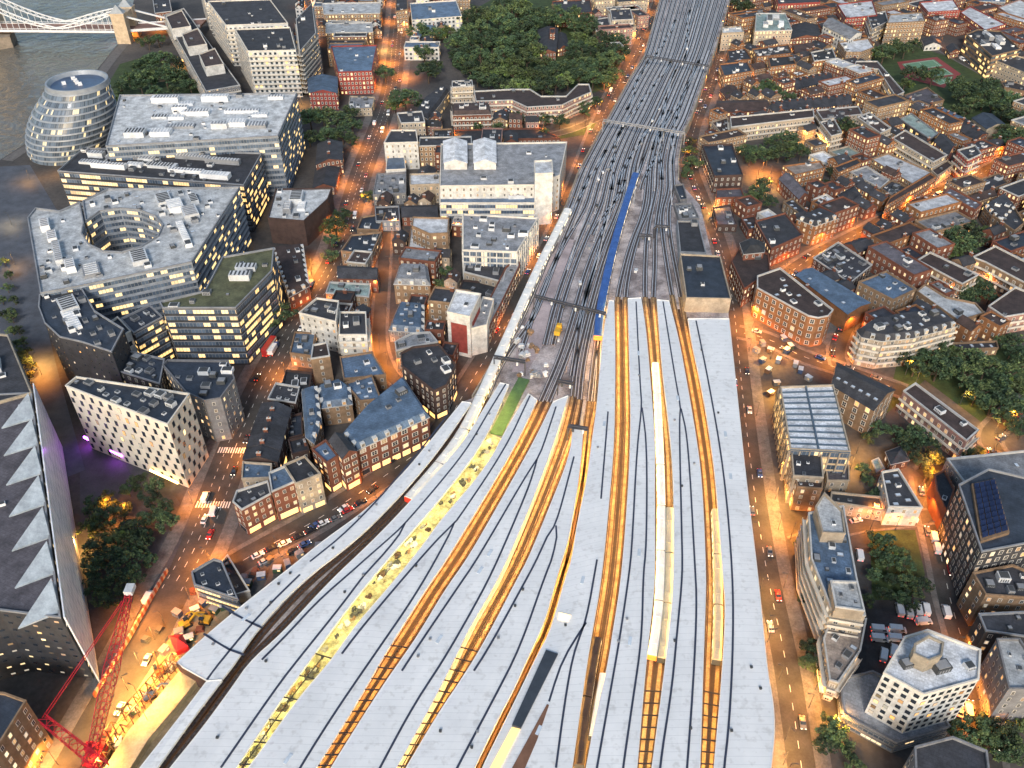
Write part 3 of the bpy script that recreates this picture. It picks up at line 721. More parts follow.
GUT = mat('gutter', (.035, .045, .08), .6, .2)
FASC = mat('fascia', (.8, .79, .76), .5, .1)
AMB = emit('platform_light', (1, .5, .13), 1, True)
def lightmat(nm, c, s):
    m, nt, b = _nt(nm); b.inputs['Base Color'].default_value = (*c, 1); b.inputs['Emission Color'].default_value = (*c, 1); b.inputs['Emission Strength'].default_value = s; return m
LIGHTS = dict(A=None, B=lightmat('lamp_lime', (1, .8, .25), 28), C=lightmat('lamp_orange', (1, .48, .12), 36), D=lightmat('lamp_amber', (1, .55, .15), 44), E=lightmat('lamp_amber2', (1, .53, .13), 42),
              F=lightmat('lamp_amber3', (1, .54, .14), 44), G=lightmat('lamp_gold', (1, .64, .24), 34), H=lightmat('lamp_amber4', (1, .53, .14), 38))
def resamp(pts, n):
    p = Path([Vector((x, y, 0)) for x, y in smooth(pts, 2)]); return [tuple(p.at(p.L*i/(n-1))[:2]) for i in range(n)]
def canopy(label, left, right, grooves, gl=None, gr=None, n=46, short=None, l0=.0, t0=0.02):
    root = empty('platform_canopy', at(*left[len(left)//2], ZC)); root.location.z = ZD
    tag(root, label, 'station canopy', 'station canopies')
    if short: LM.append((short, ((left[len(left)//2][0]+right[len(right)//2][0])/2, left[len(left)//2][1]), root))
    A = z3(resamp(left, n), ZC); Bq = z3(resamp(right, n), ZC); o = MB(); u = 0; t = .7
    for i in range(n-1):
        a, b, c, d = A[i], A[i+1], Bq[i+1], Bq[i]; du = (b-a).length
        mid0 = (a+d)/2+Vector((0, 0, .25)); mid1 = (b+c)/2+Vector((0, 0, .25))
        w0, w1 = (d-a).length, (c-b).length
        o.face([a, b, mid1, mid0][::-1], 0, [(u, 0), (u+du, 0), (u+du, w1/2), (u, w0/2)][::-1]); o.face([mid0, mid1, c, d][::-1], 0, [(u, w0/2), (u+du, w1/2), (u+du, w1), (u, w0)][::-1])
        dn = Vector((0, 0, -t)); o.face([a+dn, b+dn, c+dn, d+dn])
        u += du
    ro = o.obj('roof', CANO, root)
    o = MB()
    for E_, s in ((A, 1), (Bq, -1)):
        ribbon(o, [p for p in E_], -.12, .12, ZC-t, ZC+.14)
    o.bar(A[0], Bq[0], .25, t); o.obj('fascia', FASC, root)
    for gpx in grooves:
        P = Path(z3(smooth(gpx, 2), ZC)).samp(5); o = MB(); ribbon(o, P, -.3, .3, ZC+.05, ZC+.3); o.obj('gutter', GUT, root)
    for g_, E_, s in ((gl, A, 1), (gr, Bq, -1)):   # strip lamps hung under the edges of the roof
        if g_ and LIGHTS[g_]:
            o = MB(); k0 = int(n*t0); P = E_[k0:]
            ribbon(o, P, -.25+.9*s*0, .25, ZC-t-.35, ZC-t-.1)
            # move inwards under the roof
            C_ = [(x+y)/2 for x, y in zip(A, Bq)][k0:]
            o = MB(); Q = []
            for p, c in zip(P, C_):
                d = (c-p); L = d.length; Q.append(p+d.normalized()*min(1.0, L*.45))
            for i in range(0, len(Q)-1):
                o.bar(Q[i].lerp(Q[i+1], .1)+Vector((0, 0, -t-.25)), Q[i].lerp(Q[i+1], .9)+Vector((0, 0, -t-.25)), .22, .16)
            o.obj('strip_lamp', LIGHTS[g_], root)
    for i in range(3, n-1, 2):
        for f_ in ((.3, .7) if (A[i]-Bq[i]).length > 9 else (.5,)):
            if random.random() < .12:
                c = A[i].lerp(Bq[i], f_+random.uniform(-.12, .12)); o = MB(); o.box((c.x, c.y, ZC+.1), (.6, .6, .55)); o.box((c.x, c.y, ZC+.65), (.8, .8, .1)); o.obj('roof_vent', UNITM[random.choice((1, 2))], root)
        if random.random() < .05:
            c = A[i].lerp(Bq[i], .5); d_ = (A[i+1]-A[i]).normalized(); o = MB(); o.box((c.x, c.y, ZC+.12), (1.0, 3.0, .3), math.atan2(d_.y, d_.x)-R(90)); o.obj('rooflight', GLASSROOF, root)
    # columns
    k = 0
    for i in range(2, n-1, 3):
        c = (A[i]+Bq[i])/2; o = MB(); o.box((c.x, c.y, ZD+.9), (.5, .5, ZC-ZD-1.5)); o.obj('column', UNITM[1], root)
    # platform under the canopy
    return A, Bq
def platform(desc, left, right, n=40):
    A = z3(resamp(left, n), ZD+.95); Bq = z3(resamp(right, n), ZD+.95); o = MB()
    for i in range(n-1):
        a, b, c, d = A[i], A[i+1], Bq[i+1], Bq[i]; dn = Vector((0, 0, -.95))
        o.face([d, c, b, a]); o.face([a, b, b+dn, a+dn]); o.face([c, d, d+dn, c+dn])
    o.face([A[0], A[0]+Vector((0, 0, -.95)), Bq[0]+Vector((0, 0, -.95)), Bq[0]])
    p = o.obj('platform', mat('platform_surface', (.4, .38, .34), .7, .15, .3)); later(p, desc, 'station platforms', 'platform', (A[n//2]+Bq[n//2])/2)
def off(pts, dx, dy=0): return [(x+dx, y+dy) for x, y in pts]
# raised platforms: mostly hidden by the roofs, their lit edges show in the gaps
def mid(l, r, fl, fr):
    a, b = resamp(l, 24), resamp(r, 24)
    return [tuple(lerp(p, q, fl) for p, q in zip(x, y)) for x, y in zip(a, b)], [tuple(lerp(p, q, fr) for p, q in zip(x, y)) for x, y in zip(a, b)]
CA_L = [(462, 402), (423, 450), (403, 474), (368, 509), (320, 543), (300, 560), (220, 623), (176, 663), (176, 663), (176, 663), (207, 680)]
CA_R = [(471, 403), (445, 441), (428, 463), (398, 498), (356, 540), (300, 582), (256, 630), (237, 660), (222, 679)]
canopy('narrow leftmost station canopy that widens toward the orange lit street', CA_L, CA_R, [[(300, 575), (262, 612), (222, 660), (207, 680)], [(448, 415), (405, 470), (350, 530), (310, 562)], [(222, 606), (240, 618), (262, 628)], [(204, 634), (228, 650), (244, 655)]], short='the leftmost canopy')
canopy('short canopy strip in the bottom left below the widened canopy', [(207, 681), (176, 722), (140, 768), (118, 795)], [(222, 680), (194, 716), (157, 768), (137, 795)], [], None, None, 14)
canopy('white station canopy between the dark track gap and the yellow green gap', [(500, 383), (486, 405), (465, 440), (448, 460), (411, 501), (374, 540), (329, 582), (282, 634), (251, 660), (234, 685), (202, 729), (170, 768), (150, 795)], GB[0],
  [[(506, 384), (487, 415), (467, 450), (432, 493), (405, 524), (396, 533), (365, 560), (354, 570), (317, 602), (290, 632), (262, 660)], [(405, 524), (400, 535), (379, 560), (365, 574), (343, 604), (298, 660), (277, 687), (221, 768)]], None, 'B')
canopy('white station canopy between the yellow green gap and the orange gap', GB[1], GC[0],
  [[(530, 396), (505, 450), (457, 521), (454, 524), (437, 540), (402, 580), (360, 630), (342, 654)], [(454, 524), (447, 540), (416, 595), (371, 660), (334, 714), (300, 768), (285, 795)]], 'B', 'C', short='the orange gap')
canopy('white station canopy between the orange gap and the bright amber gap', [(553, 402), (535, 440), (502, 499), (467, 560), (447, 587), (419, 634), (406, 653), (378, 693), (331, 768), (315, 795)], GD[0],
  [[(556, 407), (542, 450), (537, 460), (526, 476), (477, 560), (461, 583), (415, 651), (402, 671)], [(537, 460), (534, 471), (527, 492), (498, 560), (482, 593), (444, 660), (415, 703), (380, 768), (366, 795)]], 'C', 'D')
canopy('white station canopy with a pointed tip between two amber gaps', [(573, 428), (570, 456), (549, 509), (528, 560), (520, 574), (485, 642), (460, 682), (440, 711), (406, 768), (391, 795)], GE[0],
  [[(574, 457), (556, 526), (548, 534), (537, 560), (519, 593), (489, 648), (474, 671)], [(556, 526), (558, 532), (552, 560), (545, 576), (520, 648), (496, 695), (457, 768), (444, 795)]], 'D', 'E')
canopy('broad central station canopy beside the blue train with a dark roof glazing', [(609, 301), (602, 340), (597, 408), (592, 440), (587, 481), (577, 524), (572, 560), (566, 576), (550, 633), (541, 648), (518, 695), (507, 718), (482, 768), (471, 795)], GF[0],
  [[(608, 412), (605, 450), (601, 499)], [(597, 560), (586, 623), (574, 650), (565, 700), (556, 768)], [(586, 623), (562, 660), (549, 702)]], 'E', 'F', short='the broad central canopy')
canopy('white station canopy with forked gutters right of the long amber gap', GF[1], GG[0],
  [[(636, 302), (640, 384), (642, 408), (637, 446), (632, 546), (629, 576), (619, 643), (611, 688), (597, 768), (592, 795)], [(642, 408), (647, 446), (646.5, 546), (643, 576), (642, 638), (632, 706), (623, 768), (620, 795)]], 'F', 'G')
canopy('white station canopy with forked gutters between the two pale train roofs', GG[1], GH[0],
  [[(663, 302), (676, 384), (681, 409), (679, 420), (682, 546), (682.5, 576), (677, 633), (672, 688), (662, 751), (657, 795)], [(681, 409), (688, 440), (694.5, 560), (697, 606), (693, 688), (687, 768), (685, 795)]], 'G', 'H')
canopy('widest rightmost station canopy with one long gutter beside the street', [(688, 319), (692, 345), (701, 384), (709, 430), (716, 480), (723, 576), (726, 605), (723, 666), (714, 768), (712, 795)], [(729, 319), (736, 384), (746, 480), (758, 576), (764, 638), (768, 676), (773, 700), (775, 730), (771, 768), (768, 795)],
  [[(696, 321), (709, 384), (724, 471), (733, 576), (733, 651), (729, 726), (724, 768), (722, 795)]], 'H', None, short='the rightmost canopy')
for nm, l, r, fl, fr in (('by the dark track gap', GA[1], GB[0], .25, .85), ('by the yellow green gap', GB[1], GC[0], .15, .8), ('between the orange and amber gaps', GC[1], GD[0], .2, 1.1),
                         ('in the pointed canopy', GD[1], GE[0], .2, .85), ('under the broad central canopy', GE[1], GF[0], .2, .85), ('left of the white train roof', GF[1], GG[0], .15, .85),
                         ('between two pale train roofs', GG[1], GH[0], .15, .85), ('under the rightmost canopy', GH[1], [(729, 319), (746, 480), (758, 576), (768, 676), (771, 768), (768, 795)], .12, .8)):
    L_, R_ = mid(l, r, fl, fr); platform('long pale platform '+nm, L_, R_)
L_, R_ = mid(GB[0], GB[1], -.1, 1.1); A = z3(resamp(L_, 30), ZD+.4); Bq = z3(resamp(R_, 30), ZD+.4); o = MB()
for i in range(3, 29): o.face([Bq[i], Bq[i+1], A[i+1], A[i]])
tag(o.obj('concrete_slab', mat('lamp_yellow_concrete', (.52, .5, .32), .8, .6, .3)), 'pale concrete working floor lit yellow between two white canopies', 'floor slab')  # yellow of the lamp light is put into the concrete colour
STRIPD = mat('gap_strip_dark', (.05, .028, .018), .8, .3)  # dark strips laid along the middle and edges of the gap floors
for g_, nm in (('C', 'orange gap'), ('D', 'bright amber gap'), ('F', 'long amber gap'), ('G', 'gold gap'), ('H', 'rightmost gap')):
    for f_, w_ in ((.51, .55), (.02, .3), (.98, .3)):
        P = Path(z3(gpath(g_, f_, ZD), ZD)).samp(6); o = MB(); ribbon(o, P, -w_, w_, ZD+.1, ZD+.34); ob = o.obj('dark_gap_strip', STRIPD)
        tag(ob, ('dark strip between the two tracks of the ' if f_ == .51 else 'dark strip along the %s edge of the ' % ('left' if f_ < .5 else 'right'))+nm, 'channel', 'dark strips in the platform gaps')
# dark roof glazing and a glowing slab for the lit gap on the central canopy
o = MB(); q = [Vector((*at(u, v, ZC+.6)[:2], ZC+.6)) for u, v in ((546, 650), (558, 654), (521, 728), (512, 725))]; q = q if area2([(p.x, p.y) for p in q]) > 0 else q[::-1]
o.prism([(p.x, p.y) for p in q], ZC-.1, ZC+.75); tag(o.obj('roof_glazing', mat('glazing_slate', (.05, .06, .075), .3, .2)), 'long dark glazed panel lying on the broad central canopy', 'roof glazing')
o = MB(); q = [at(u, v, ZC+.5) for u, v in ((512, 727), (520, 729), (500, 768), (492, 795), (482, 795), (490, 768))]; q = [(p.x, p.y) for p in q]; q = q if area2(q) > 0 else q[::-1]
o.prism(q, ZC-.1, ZC+.45); tag(o.obj('lit_gap_slab', emit('gap_glow', (1, .6, .16), 1.0)), 'glowing yellow slab standing for the lit gap below the dark glazed panel', 'rooflight')
o = MB(); q = [at(u, v, ZC+.4) for u, v in ((547, 704), (549, 705), (537, 740), (525, 768), (520, 795), (506, 795), (512, 768))]; q = [(p.x, p.y) for p in q]; q = q if area2(q) > 0 else q[::-1]
o.prism(q, ZC-.1, ZC+.4); tag(o.obj('brown_gap_strip', mat('brown_strip', (.2, .1, .06), .5, .2)), 'tapering brown strip on the canopy at the bottom edge', 'roof strip')  # brown gap in the roof, drawn as a raised strip
o = MB(); q = [at(u, v, ZC+.6) for u, v in ((559, 612), (571, 615), (568, 621), (558, 618))]; q = [(p.x, p.y) for p in q]; q = q if area2(q) > 0 else q[::-1]
o.prism(q, ZC-.1, ZC+.6); tag(o.obj('roof_hatch', emit('hatch_glow', (1, .75, .4), .7)), 'small lit hatch on the broad central canopy', 'hatch')
# steel braces crossing the gaps near the bottom
BR = mat('brace_steel', (.03, .025, .025), .6, .2)
for g_, t0, t1, nb, lb in (('C', .62, .98, 14, 'dark braces like a ladder across the orange gap'), ('D', .62, .98, 14, 'dark braces like a ladder across the bright amber gap'), ('G', .79, .985, 9, 'dark braces across the gap right of the white train'),
                       ('H', .79, .985, 9, 'dark braces across the rightmost gap'), ('B', .66, .98, 7, 'dark braces across the yellow green gap')):
    L_ = gpath(g_, 0, ZC, t0, t1, nb); R_ = gpath(g_, 1, ZC, t0, t1, nb); root = empty('gap_bracing', at(*L_[0], ZC)); tag(root, lb, 'bracing', 'bracing across the platform gaps')
    for a_, b_ in zip(L_, R_):
        o = MB(); o.bar(at(*a_, ZC-.2), at(*b_, ZC-.2), .3, .3); o.obj('brace', BR, root)
    Mi = gpath(g_, .5, ZC, t0, t1, nb); o = MB()
    for a_, b_ in zip(Mi, Mi[1:]): o.bar(at(*a_, ZC-.2), at(*b_, ZC-.2), .25, .25)
    o.obj('middle_beam', BR, root)
# ---------------------------------------------------------------- trains
def train(label, path_px, ncar, roofm, bodym, nose=None, short=None, d0=1.0, zoff=0, carl=20.0, wdt=2.75, endless=True):
    P = Path(z3(smooth(path_px, 2), ZD+3.9)); root = empty('passenger_train', (P.at(0).x, P.at(0).y, ZD)); tag(root, label, 'train', 'passenger trains')
    if short: LM.append((short, px(P.at(P.L/2)), root))
    n = min(ncar, int((P.L-d0)/(carl+.6))); GLs = facade('train_side', tuple(bodym), sx=1.8, sz=2.2, wf=.7, hf=.42, lit=.5, litc=(1, .8, .5))
    for i in range(n):
        s = d0+i*(carl+.6); pts = [P.at(s+carl*k/4) for k in range(5)]
        b = MB(); hw = wdt/2
        for k in range(4):
            a, c = pts[k], pts[k+1]; d = (c-a).normalized(); nn = Vector((d.y, -d.x, 0))
            for sg in (-1, 1):
                q = [a+nn*hw*sg, c+nn*hw*sg]; 
                if sg < 0: q = q[::-1]
                b.face([(q[0].x, q[0].y, ZD+.7), (q[1].x, q[1].y, ZD+.7), (q[1].x, q[1].y, ZD+3.3), (q[0].x, q[0].y, ZD+3.3)][::-1], 0, [(k*5, .0), (k*5+5, 0), (k*5+5, 2.2), (k*5, 2.2)][::-1])
        for p, q in ((pts[0], pts[1]), (pts[4], pts[3])):
            d = (q-p).normalized(); nn = Vector((d.y, -d.x, 0)); b.face([(*(p-nn*hw)[:2], ZD+.7), (*(p+nn*hw)[:2], ZD+.7), (*(p+nn*hw)[:2], ZD+3.3), (*(p-nn*hw)[:2], ZD+3.3)], 1)
        car = b.obj('carriage', [GLs, nose if (nose and i == 0) else UNITM[2]], root)
        r = MB(); prof = [(-hw, 3.3), (-hw*.82, 3.68), (-hw*.4, 3.88), (hw*.4, 3.88), (hw*.82, 3.68), (hw, 3.3)]
        sec = []
        for k, p in enumerate(pts):
            d = (pts[min(k+1, 4)]-pts[max(k-1, 0)]).normalized(); nn = Vector((d.y, -d.x, 0)); sec.append([(p.x+nn.x*x, p.y+nn.y*x, ZD+z) for x, z in prof])
        for k in range(4):
            for j in range(5): r.face([sec[k][j], sec[k][j+1], sec[k+1][j+1], sec[k+1][j]])
        r.face(sec[0]); r.face(sec[4][::-1])
        for k in (1, 3):
            c = pts[k]; d = P.dir(s+carl*k/4); r.box((c.x, c.y, ZD+3.86), (1.5, 2.6, .22), math.atan2(d.y, d.x)+R(90), 1)
        r.obj('roof', [roofm, roofm], car)
        u = MB(); 
        for k in (1, 3):
            d = P.dir(s+carl*k/4); u.box((pts[k].x, pts[k].y, ZD+.15), (2.2, 3.4, .6), math.atan2(d.y, d.x)+R(90))
        u.obj('bogie', UNITM[2], car)
TW = mat('train_roof_white', (.85, .84, .8), .5, .12); TB = mat('train_roof_blue', (.035, .11, .36), .5, .18); TY = mat('train_roof_cream', (.5, .45, .33), .5, .15)
train('long white roofed train on the leftmost viaduct track', [(407, 499), (439, 463), (461, 434), (478, 400), (495, 363), (519, 309), (541, 260), (556, 232), (571, 202)], 13, TW, (.6, .58, .55), emit('nose_red', (.6, .05, .03), .15), short='the white train', wdt=4.0)
train('long blue train standing on the viaduct left of centre', [(598, 336), (600, 310), (606, 278), (614, 243), (628, 195), (641, 158)], 12, TB, (.03, .09, .3), emit('nose_orange', (.9, .25, .05), .3), short='the blue train', wdt=3.9)
train('white roofed train filling the left half of the gold gap', [(655.5, 330), (654, 345), (657, 380), (660, 440), (662, 500), (661, 576), (658, 620), (652, 657)][1:][::-1], 9, TW, (.6, .6, .55), emit('nose_or2', (.9, .25, .05), .3), wdt=2.8)
train('cream roofed train in the right half of the gold gap', [(669.5, 465), (670, 520), (669, 576), (667, 610), (662, 660)][::-1], 6, TY, (.5, .45, .3))
train('cream roofed train in the rightmost platform gap', [(713, 468), (717, 520), (718.5, 576), (719, 620), (717, 662)][::-1], 6, TY, (.5, .45, .3))
train('white roofed train at the lower end of the long amber gap', [(605, 670), (599, 705), (592, 745), (585, 790)], 4, TW, (.6, .58, .5))
train('dark roofed train beside the white one at the lower end of the amber gap', [(598, 634), (591, 672), (584, 720), (577, 790)], 5, mat('train_roof_dark', (.05, .035, .03), .5, .3), (.1, .05, .04))
# ---------------------------------------------------------------- gantries and trackside boxes
GN = mat('gantry_steel', (.06, .06, .07), .6, .2)
def gantry(label, a, b, hh=7.0, nl=4, m=GN):
    A, Bq = at(*a, ZD+hh), at(*b, ZD+hh); root = empty('signal_gantry', (A.x, A.y, ZD)); tag(root, label, 'signal gantry', 'gantries over the tracks')
    d = Bq-A; n_ = max(2, int(d.length/12))
    for k in range(n_+1) if d.length > 30 else (0, n_):
        p = A.lerp(Bq, k/n_); 
        if k in (0, n_) or k % 3 == 0: o = MB(); o.bar((p.x, p.y, ZD), (p.x, p.y, ZD+hh), .5, .5); o.obj('post', m, root)
    o = MB(); o.bar(A, Bq, .9, .4); o.bar(A+Vector((0, 0, 1.2)), Bq+Vector((0, 0, 1.2)), .9, .4); s = int(d.length/2.4)
    for k in range(s): o.bar(A.lerp(Bq, k/s)+Vector((0, 0, 1.2*(k % 2))), A.lerp(Bq, (k+1)/s)+Vector((0, 0, 1.2*((k+1) % 2))), .2)
    o.obj('truss', m, root)
    for k in range(nl):
        p = A.lerp(Bq, (k+.5)/nl); o = MB(); o.box((p.x, p.y-.5, ZD+hh-1.6), (.8, .5, 1.7)); o.obj('signal_head', UNITM[0] if k % 2 else UNITM[2], root)
gantry('dark gantry crossing all tracks near the top of the photo', (646, 57), (709, 67), nl=6)
gantry('pale lattice gantry crossing the viaduct above the blue train', (603, 121), (685, 134), nl=6, m=mat('gantry_pale', (.3, .3, .31), .6, .2))
gantry('dark gantry crossing the tracks at the lower end of the blue train', (534, 297), (606, 315), nl=6)
gantry('short gantry over the white train track above the canopies', (494, 358), (525, 363), nl=2)
gantry('small gantry over two tracks above the orange gap', (558, 382), (574, 385), nl=2)
gantry('small gantry at the tip of the pointed canopy', (568, 427), (588, 430), nl=2)
gantry('small gantry over tracks behind the gold gap', (655, 227), (670, 228), nl=2)
gantry('small gantry over tracks behind the long amber gap', (640, 236), (652, 237), nl=2)
# ---------------------------------------------------------------- buildings traced from the photograph
OF = dict(name='office_building', cat='office building'); AP = dict(name='apartment_building', cat='flats'); HS = dict(name='brick_building', cat='building')
WH = dict(name='warehouse', cat='warehouse'); SB = dict(name='street_building', cat='building')
# riverside offices on the left
B('pale modern office with a sunken white roof beside the round glass hall', [(278, 137), (106, 147), (120, 96), (297, 94)], 58, 'steel', 'pale', win='b', units=22, sky=4, short='the pale striped office', far=False, **OF)
B('dark office full of roof plant, between the two pale offices by the river', [(244, 186), (58, 172), (84, 149), (262, 154)], 46, 'dark', 'slate', win='b', units=30, far=False, short='the dark plant roofed office', band='bright', ledge=.2, **OF)
HSH = [(192, 263), (80, 287), (41, 294), (28, 219), (36, 209), (60, 212), (80, 203), (84, 224), (82, 234), (89, 245), (104, 252), (122, 253), (142, 247), (158, 237), (163, 226), (156, 217), (140, 211), (120, 209), (100, 212), (86, 222), (83, 202), (108, 190), (240, 188)]
r_, p_, h_ = B('large pale office wrapped round an oval courtyard with a silver roof', HSH, 58, 'steel', 'pale', win='b', units=46, sky=6, far=False, short='the oval courtyard office', band='office', **OF)
B('dark curved office with cluttered roof below the oval courtyard office', [(112, 353), (82, 343), (60, 338), (45, 324), (39, 308), (40, 296), (82, 289), (95, 312), (124, 330)], 58, 'dark', 'navy', win='g', units=18, far=False, lit=.35, wwd=.7, wht=.9, wsx=3.6, short='the dark curved office', **OF)
B('low dark glass office with white slotted end wall behind the white hotel', [(131, 332), (120, 339), (108, 325), (118, 318)], 42, 'white', 'navy', win='s', units=1, wwd=1.6, wht=2.2, wsx=4, far=False, **OF)
B('dark office with louvred glass front between courtyard office and green roof', [(163, 318), (134, 334), (121, 320), (150, 306)], 40, 'dark', 'navy', win='b', units=4, far=False, band='bright', **OF)
B('angular dark office with a planted green roof and lit ribbon windows', [(236, 309), (163, 309), (160, 303), (205, 292), (223, 258), (274, 249), (272, 272)], 56, 'dark', 'green', win='b', units=8, band='bright', short='the green roofed office', ledge=.15, **OF)
HOT = [(168, 426), (66, 387), (77, 378), (190, 395)]
B('white hotel with staggered slot windows and a dark cluttered roof', HOT, 62, 'white', 'navy', win='s', units=16, wwd=1.5, wht=2.5, wsx=4.3, wsz=4.1, lit=.1, short='the white hotel', name='hotel', cat='hotel', wallmat=mat('hotel_wall', (.74, .66, .54), .7, .12), far=False)
B('round cornered lower office right of the white hotel with lit windows', [(221, 399), (205, 402), (186, 393), (163, 366), (168, 361), (229, 362), (235, 380)], 40, 'grey', 'navy', win='p', units=9, lit=.6, short='the round cornered office', **OF)
B('small dark roofed office block between the hotel and the curved office', [(160, 385), (118, 372), (128, 352), (165, 360)], 36, 'dark', 'navy', win='p', units=8, **OF)
B('brown office with pale stripes on its sloping front at the left edge', [(32, 394), (-60, 420), (-60, 330), (8, 336)], 60, 'stone', 'slate', win='b', units=6, band='bright', **OF)
B('tan office with dark roof in the bottom left corner', [(27, 702), (-4, 752), (-60, 820), (-120, 760), (-60, 690), (5, 694)], 40, 'tan', 'navy', win='p', lit=.5, units=6, short='the bottom left tan office', **OF)
# flats by the bridge
B('stepped white banded apartment tower nearest the pale striped office', [(296, 51), (248, 52), (235, 30), (290, 28)], 46, 'white', 'slate', win='d', units=9, short='the white banded tower', **AP)
B('white banded apartment tower behind the nearest banded tower', [(288, 24), (226, 26), (208, 2), (270, 0)], 40, 'white', 'slate', win='d', units=8, far=True, **AP)
B('tall far apartment tower with white balconies at the top edge', [(262, 3), (206, 4), (200, -14), (255, -16)], 30, 'white', 'slate', win='d', units=4, far=True, **AP)
B('narrow tower with diagonal white balconies right of the banded tower', [(316, 34), (300, 52), (296, 20), (312, 4)], 44, 'grey', 'slate', win='d', units=2, far=True, **AP)
LONG = [(240, 86), (206, 92), (164, 16), (184, 9)]
B('long grey riverside block carrying three square roof pavilions', LONG, 20, 'grey', 'slate', win='d', units=6, far=True, short='the long riverside block', **AP)
for i, (u, v) in enumerate(((178, 19), (194, 37), (211, 57))):
    B(['farthest', 'middle', 'nearest'][i]+' square white rimmed pavilion on the long grey riverside block', [(u+13, v+8), (u-6, v+11), (u-12, v-2), (u+4, v-8)], 0, 'white', 'brown', win='n', h=hdrop(240, 86, 20)+6, z0=hdrop(240, 86, 20)-1, units=1, name='roof_pavilion', cat='pavilion')
B('red brick tower block at the top left behind the bridge approach', [(172, 12), (155, 14), (152, -6), (168, -8)], 16, 'brick', 'slate', **HS)
# across the main road, top
B('long tan school with a flat pale roof near the top edge', [(380, 14), (324, 15), (322, 4), (381, 3)], 16, 'tan', 'pale', units=4, **HS)
B('tan school wing with pale roof in front of the long school', [(373, 33), (326, 34), (326, 24), (372, 23)], 15, 'tan', 'pale', units=3, **HS)
B('blue roofed block with striped red and white front', [(372, 72), (338, 73), (331, 47), (377, 46)], 22, 'red', 'blue', units=3, sky=3, short='the striped blue roofed block', **HS)
B('red and white gabled house left of the striped blue roofed block', [(337, 93), (309, 93), (308, 78), (337, 77)], 17, 'red', 'blue', 'gable', **HS)
B('low pale terrace beside the road below the striped blue roofed block', [(372, 109), (348, 110), (350, 97), (375, 98)], 7, 'cream', 'grey', units=5, **HS)
B('old red brick hall with slate roof among trees left of the main road', [(342, 160), (316, 165), (318, 144), (342, 142)], 14, 'brick', 'slate', 'gable', chim=2, short='the old brick hall', **HS)
B('lower red brick wing in front of the old brick hall', [(335, 187), (313, 188), (316, 167), (340, 166)], 8, 'brick', 'slate', 'gable', chim=1, **HS)
B('white stucco building with pink base at the top edge left of centre', [(462, 17), (412, 21), (410, 4), (456, 1)], 14, 'white', 'blue', units=3, **HS)
B('tall tan block at the top edge beside the junction', [(408, 10), (396, 12), (396, -6), (407, -7)], 20, 'tan', 'slate', **HS)
B('grey slate roofed church house standing inside the wooded park', [(556, 52), (540, 53), (538, 30), (558, 28)], 9, 'brick', 'slate', 'gable', short='the park church', name='church', cat='church')
B('slate roofed cross wing of the church in the wooded park', [(569, 47), (558, 50), (556, 36), (566, 34)], 7, 'brick', 'slate', 'gable', name='church_wing', cat='church wing')
B('small brick tower rising beside the park church', [(555, 34), (550, 34), (550, 29), (555, 29)], 16, 'brick', 'slate', units=0, name='church_tower', cat='church tower')
B('brick block with white bands left of the park church near the top', [(592, 13), (556, 16), (552, 2), (590, 0)], 12, 'brick', 'slate', **HS)
B('dark roofed block with white balconies between park and railway', [(633, 20), (612, 21), (610, 10), (630, 9)], 16, 'cream', 'slate', win='d', **AP)
B('pink brick block just left of the balconied block by the railway', [(611, 30), (596, 32), (594, 20), (608, 18)], 10, 'pink', 'slate', **HS)
B('curved slate roofed terrace bending down toward the main road', [(428, 119), (416, 112), (424, 100), (440, 89), (449, 91), (440, 104)], 12, 'cream', 'slate', 'mansard', short='the curved slate terrace', **HS)
B('tan banded block at the right end of the curved slate terrace', [(473, 87), (452, 88), (452, 82), (472, 81)], 20, 'cream', 'slate', win='d', **AP)
B('brick housing block with dark roof below the tan banded block', [(491, 114), (453, 115), (452, 106), (489, 105)], 16, 'brick', 'brown', 'mansard', win='d', **AP)
B('long brick housing crescent with zigzag roof below the wooded park', [(572, 101), (562, 106), (527, 108), (512, 101), (476, 102), (474, 92), (512, 90), (530, 90), (541, 97), (566, 97), (578, 85), (589, 85), (591, 93)], 17, 'pink', 'brown', win='d', units=5, short='the brick crescent', **AP)
B('white fronted corner block with dark roof beside the main road', [(418, 143), (384, 144), (391, 131), (416, 131)], 26, 'white', 'slate', units=2, lit=.5, short='the white corner block', far=False, **SB)
B('cream block with arched lit windows behind the white corner block', [(425, 123), (401, 124), (397, 114), (422, 112)], 24, 'cream', 'slate', units=2, **SB)
B('low dark shed roof between housing crescent and white industrial building', [(560, 139), (456, 141), (454, 131), (540, 129)], 5, 'brick', 'black', units=2, **HS)
# big white industrial building
B('large white industrial building with ribbed roof humps left of the railway', [(535, 186), (440, 187), (441, 145), (567, 143), (560, 176)], 34, 'white', 'grey', units=8, short='the white industrial building', far=False, wsx=3.6, lit=.5, **WH)
hh = hdrop(535, 186, 34)
for i, (u0, u1) in enumerate(((444, 467), (474, 496))):
    B(('left' if i == 0 else 'right')+' white ribbed plant hump on the white industrial building', [(u1, 163), (u0, 163), (u0-.5, 141), (u1-.5, 141)], 0, 'white', 'white', 'gable', win='n', h=hh+4, z0=hh, units=0, rise=2, name='roof_plant', cat='roof plant')
B('tall plain white stair tower at the right end of the industrial building', [(553, 174), (535, 175), (534, 162), (552, 161)], 50, 'white', 'white', win='n', units=0, name='stair_tower', cat='tower')
B('lower glazed strip of the industrial building with yellow lit windows', [(535, 204), (440, 204), (440, 188), (535, 187)], 22, 'white', 'blue', win='b', units=0, band='bright', far=False, **OF)
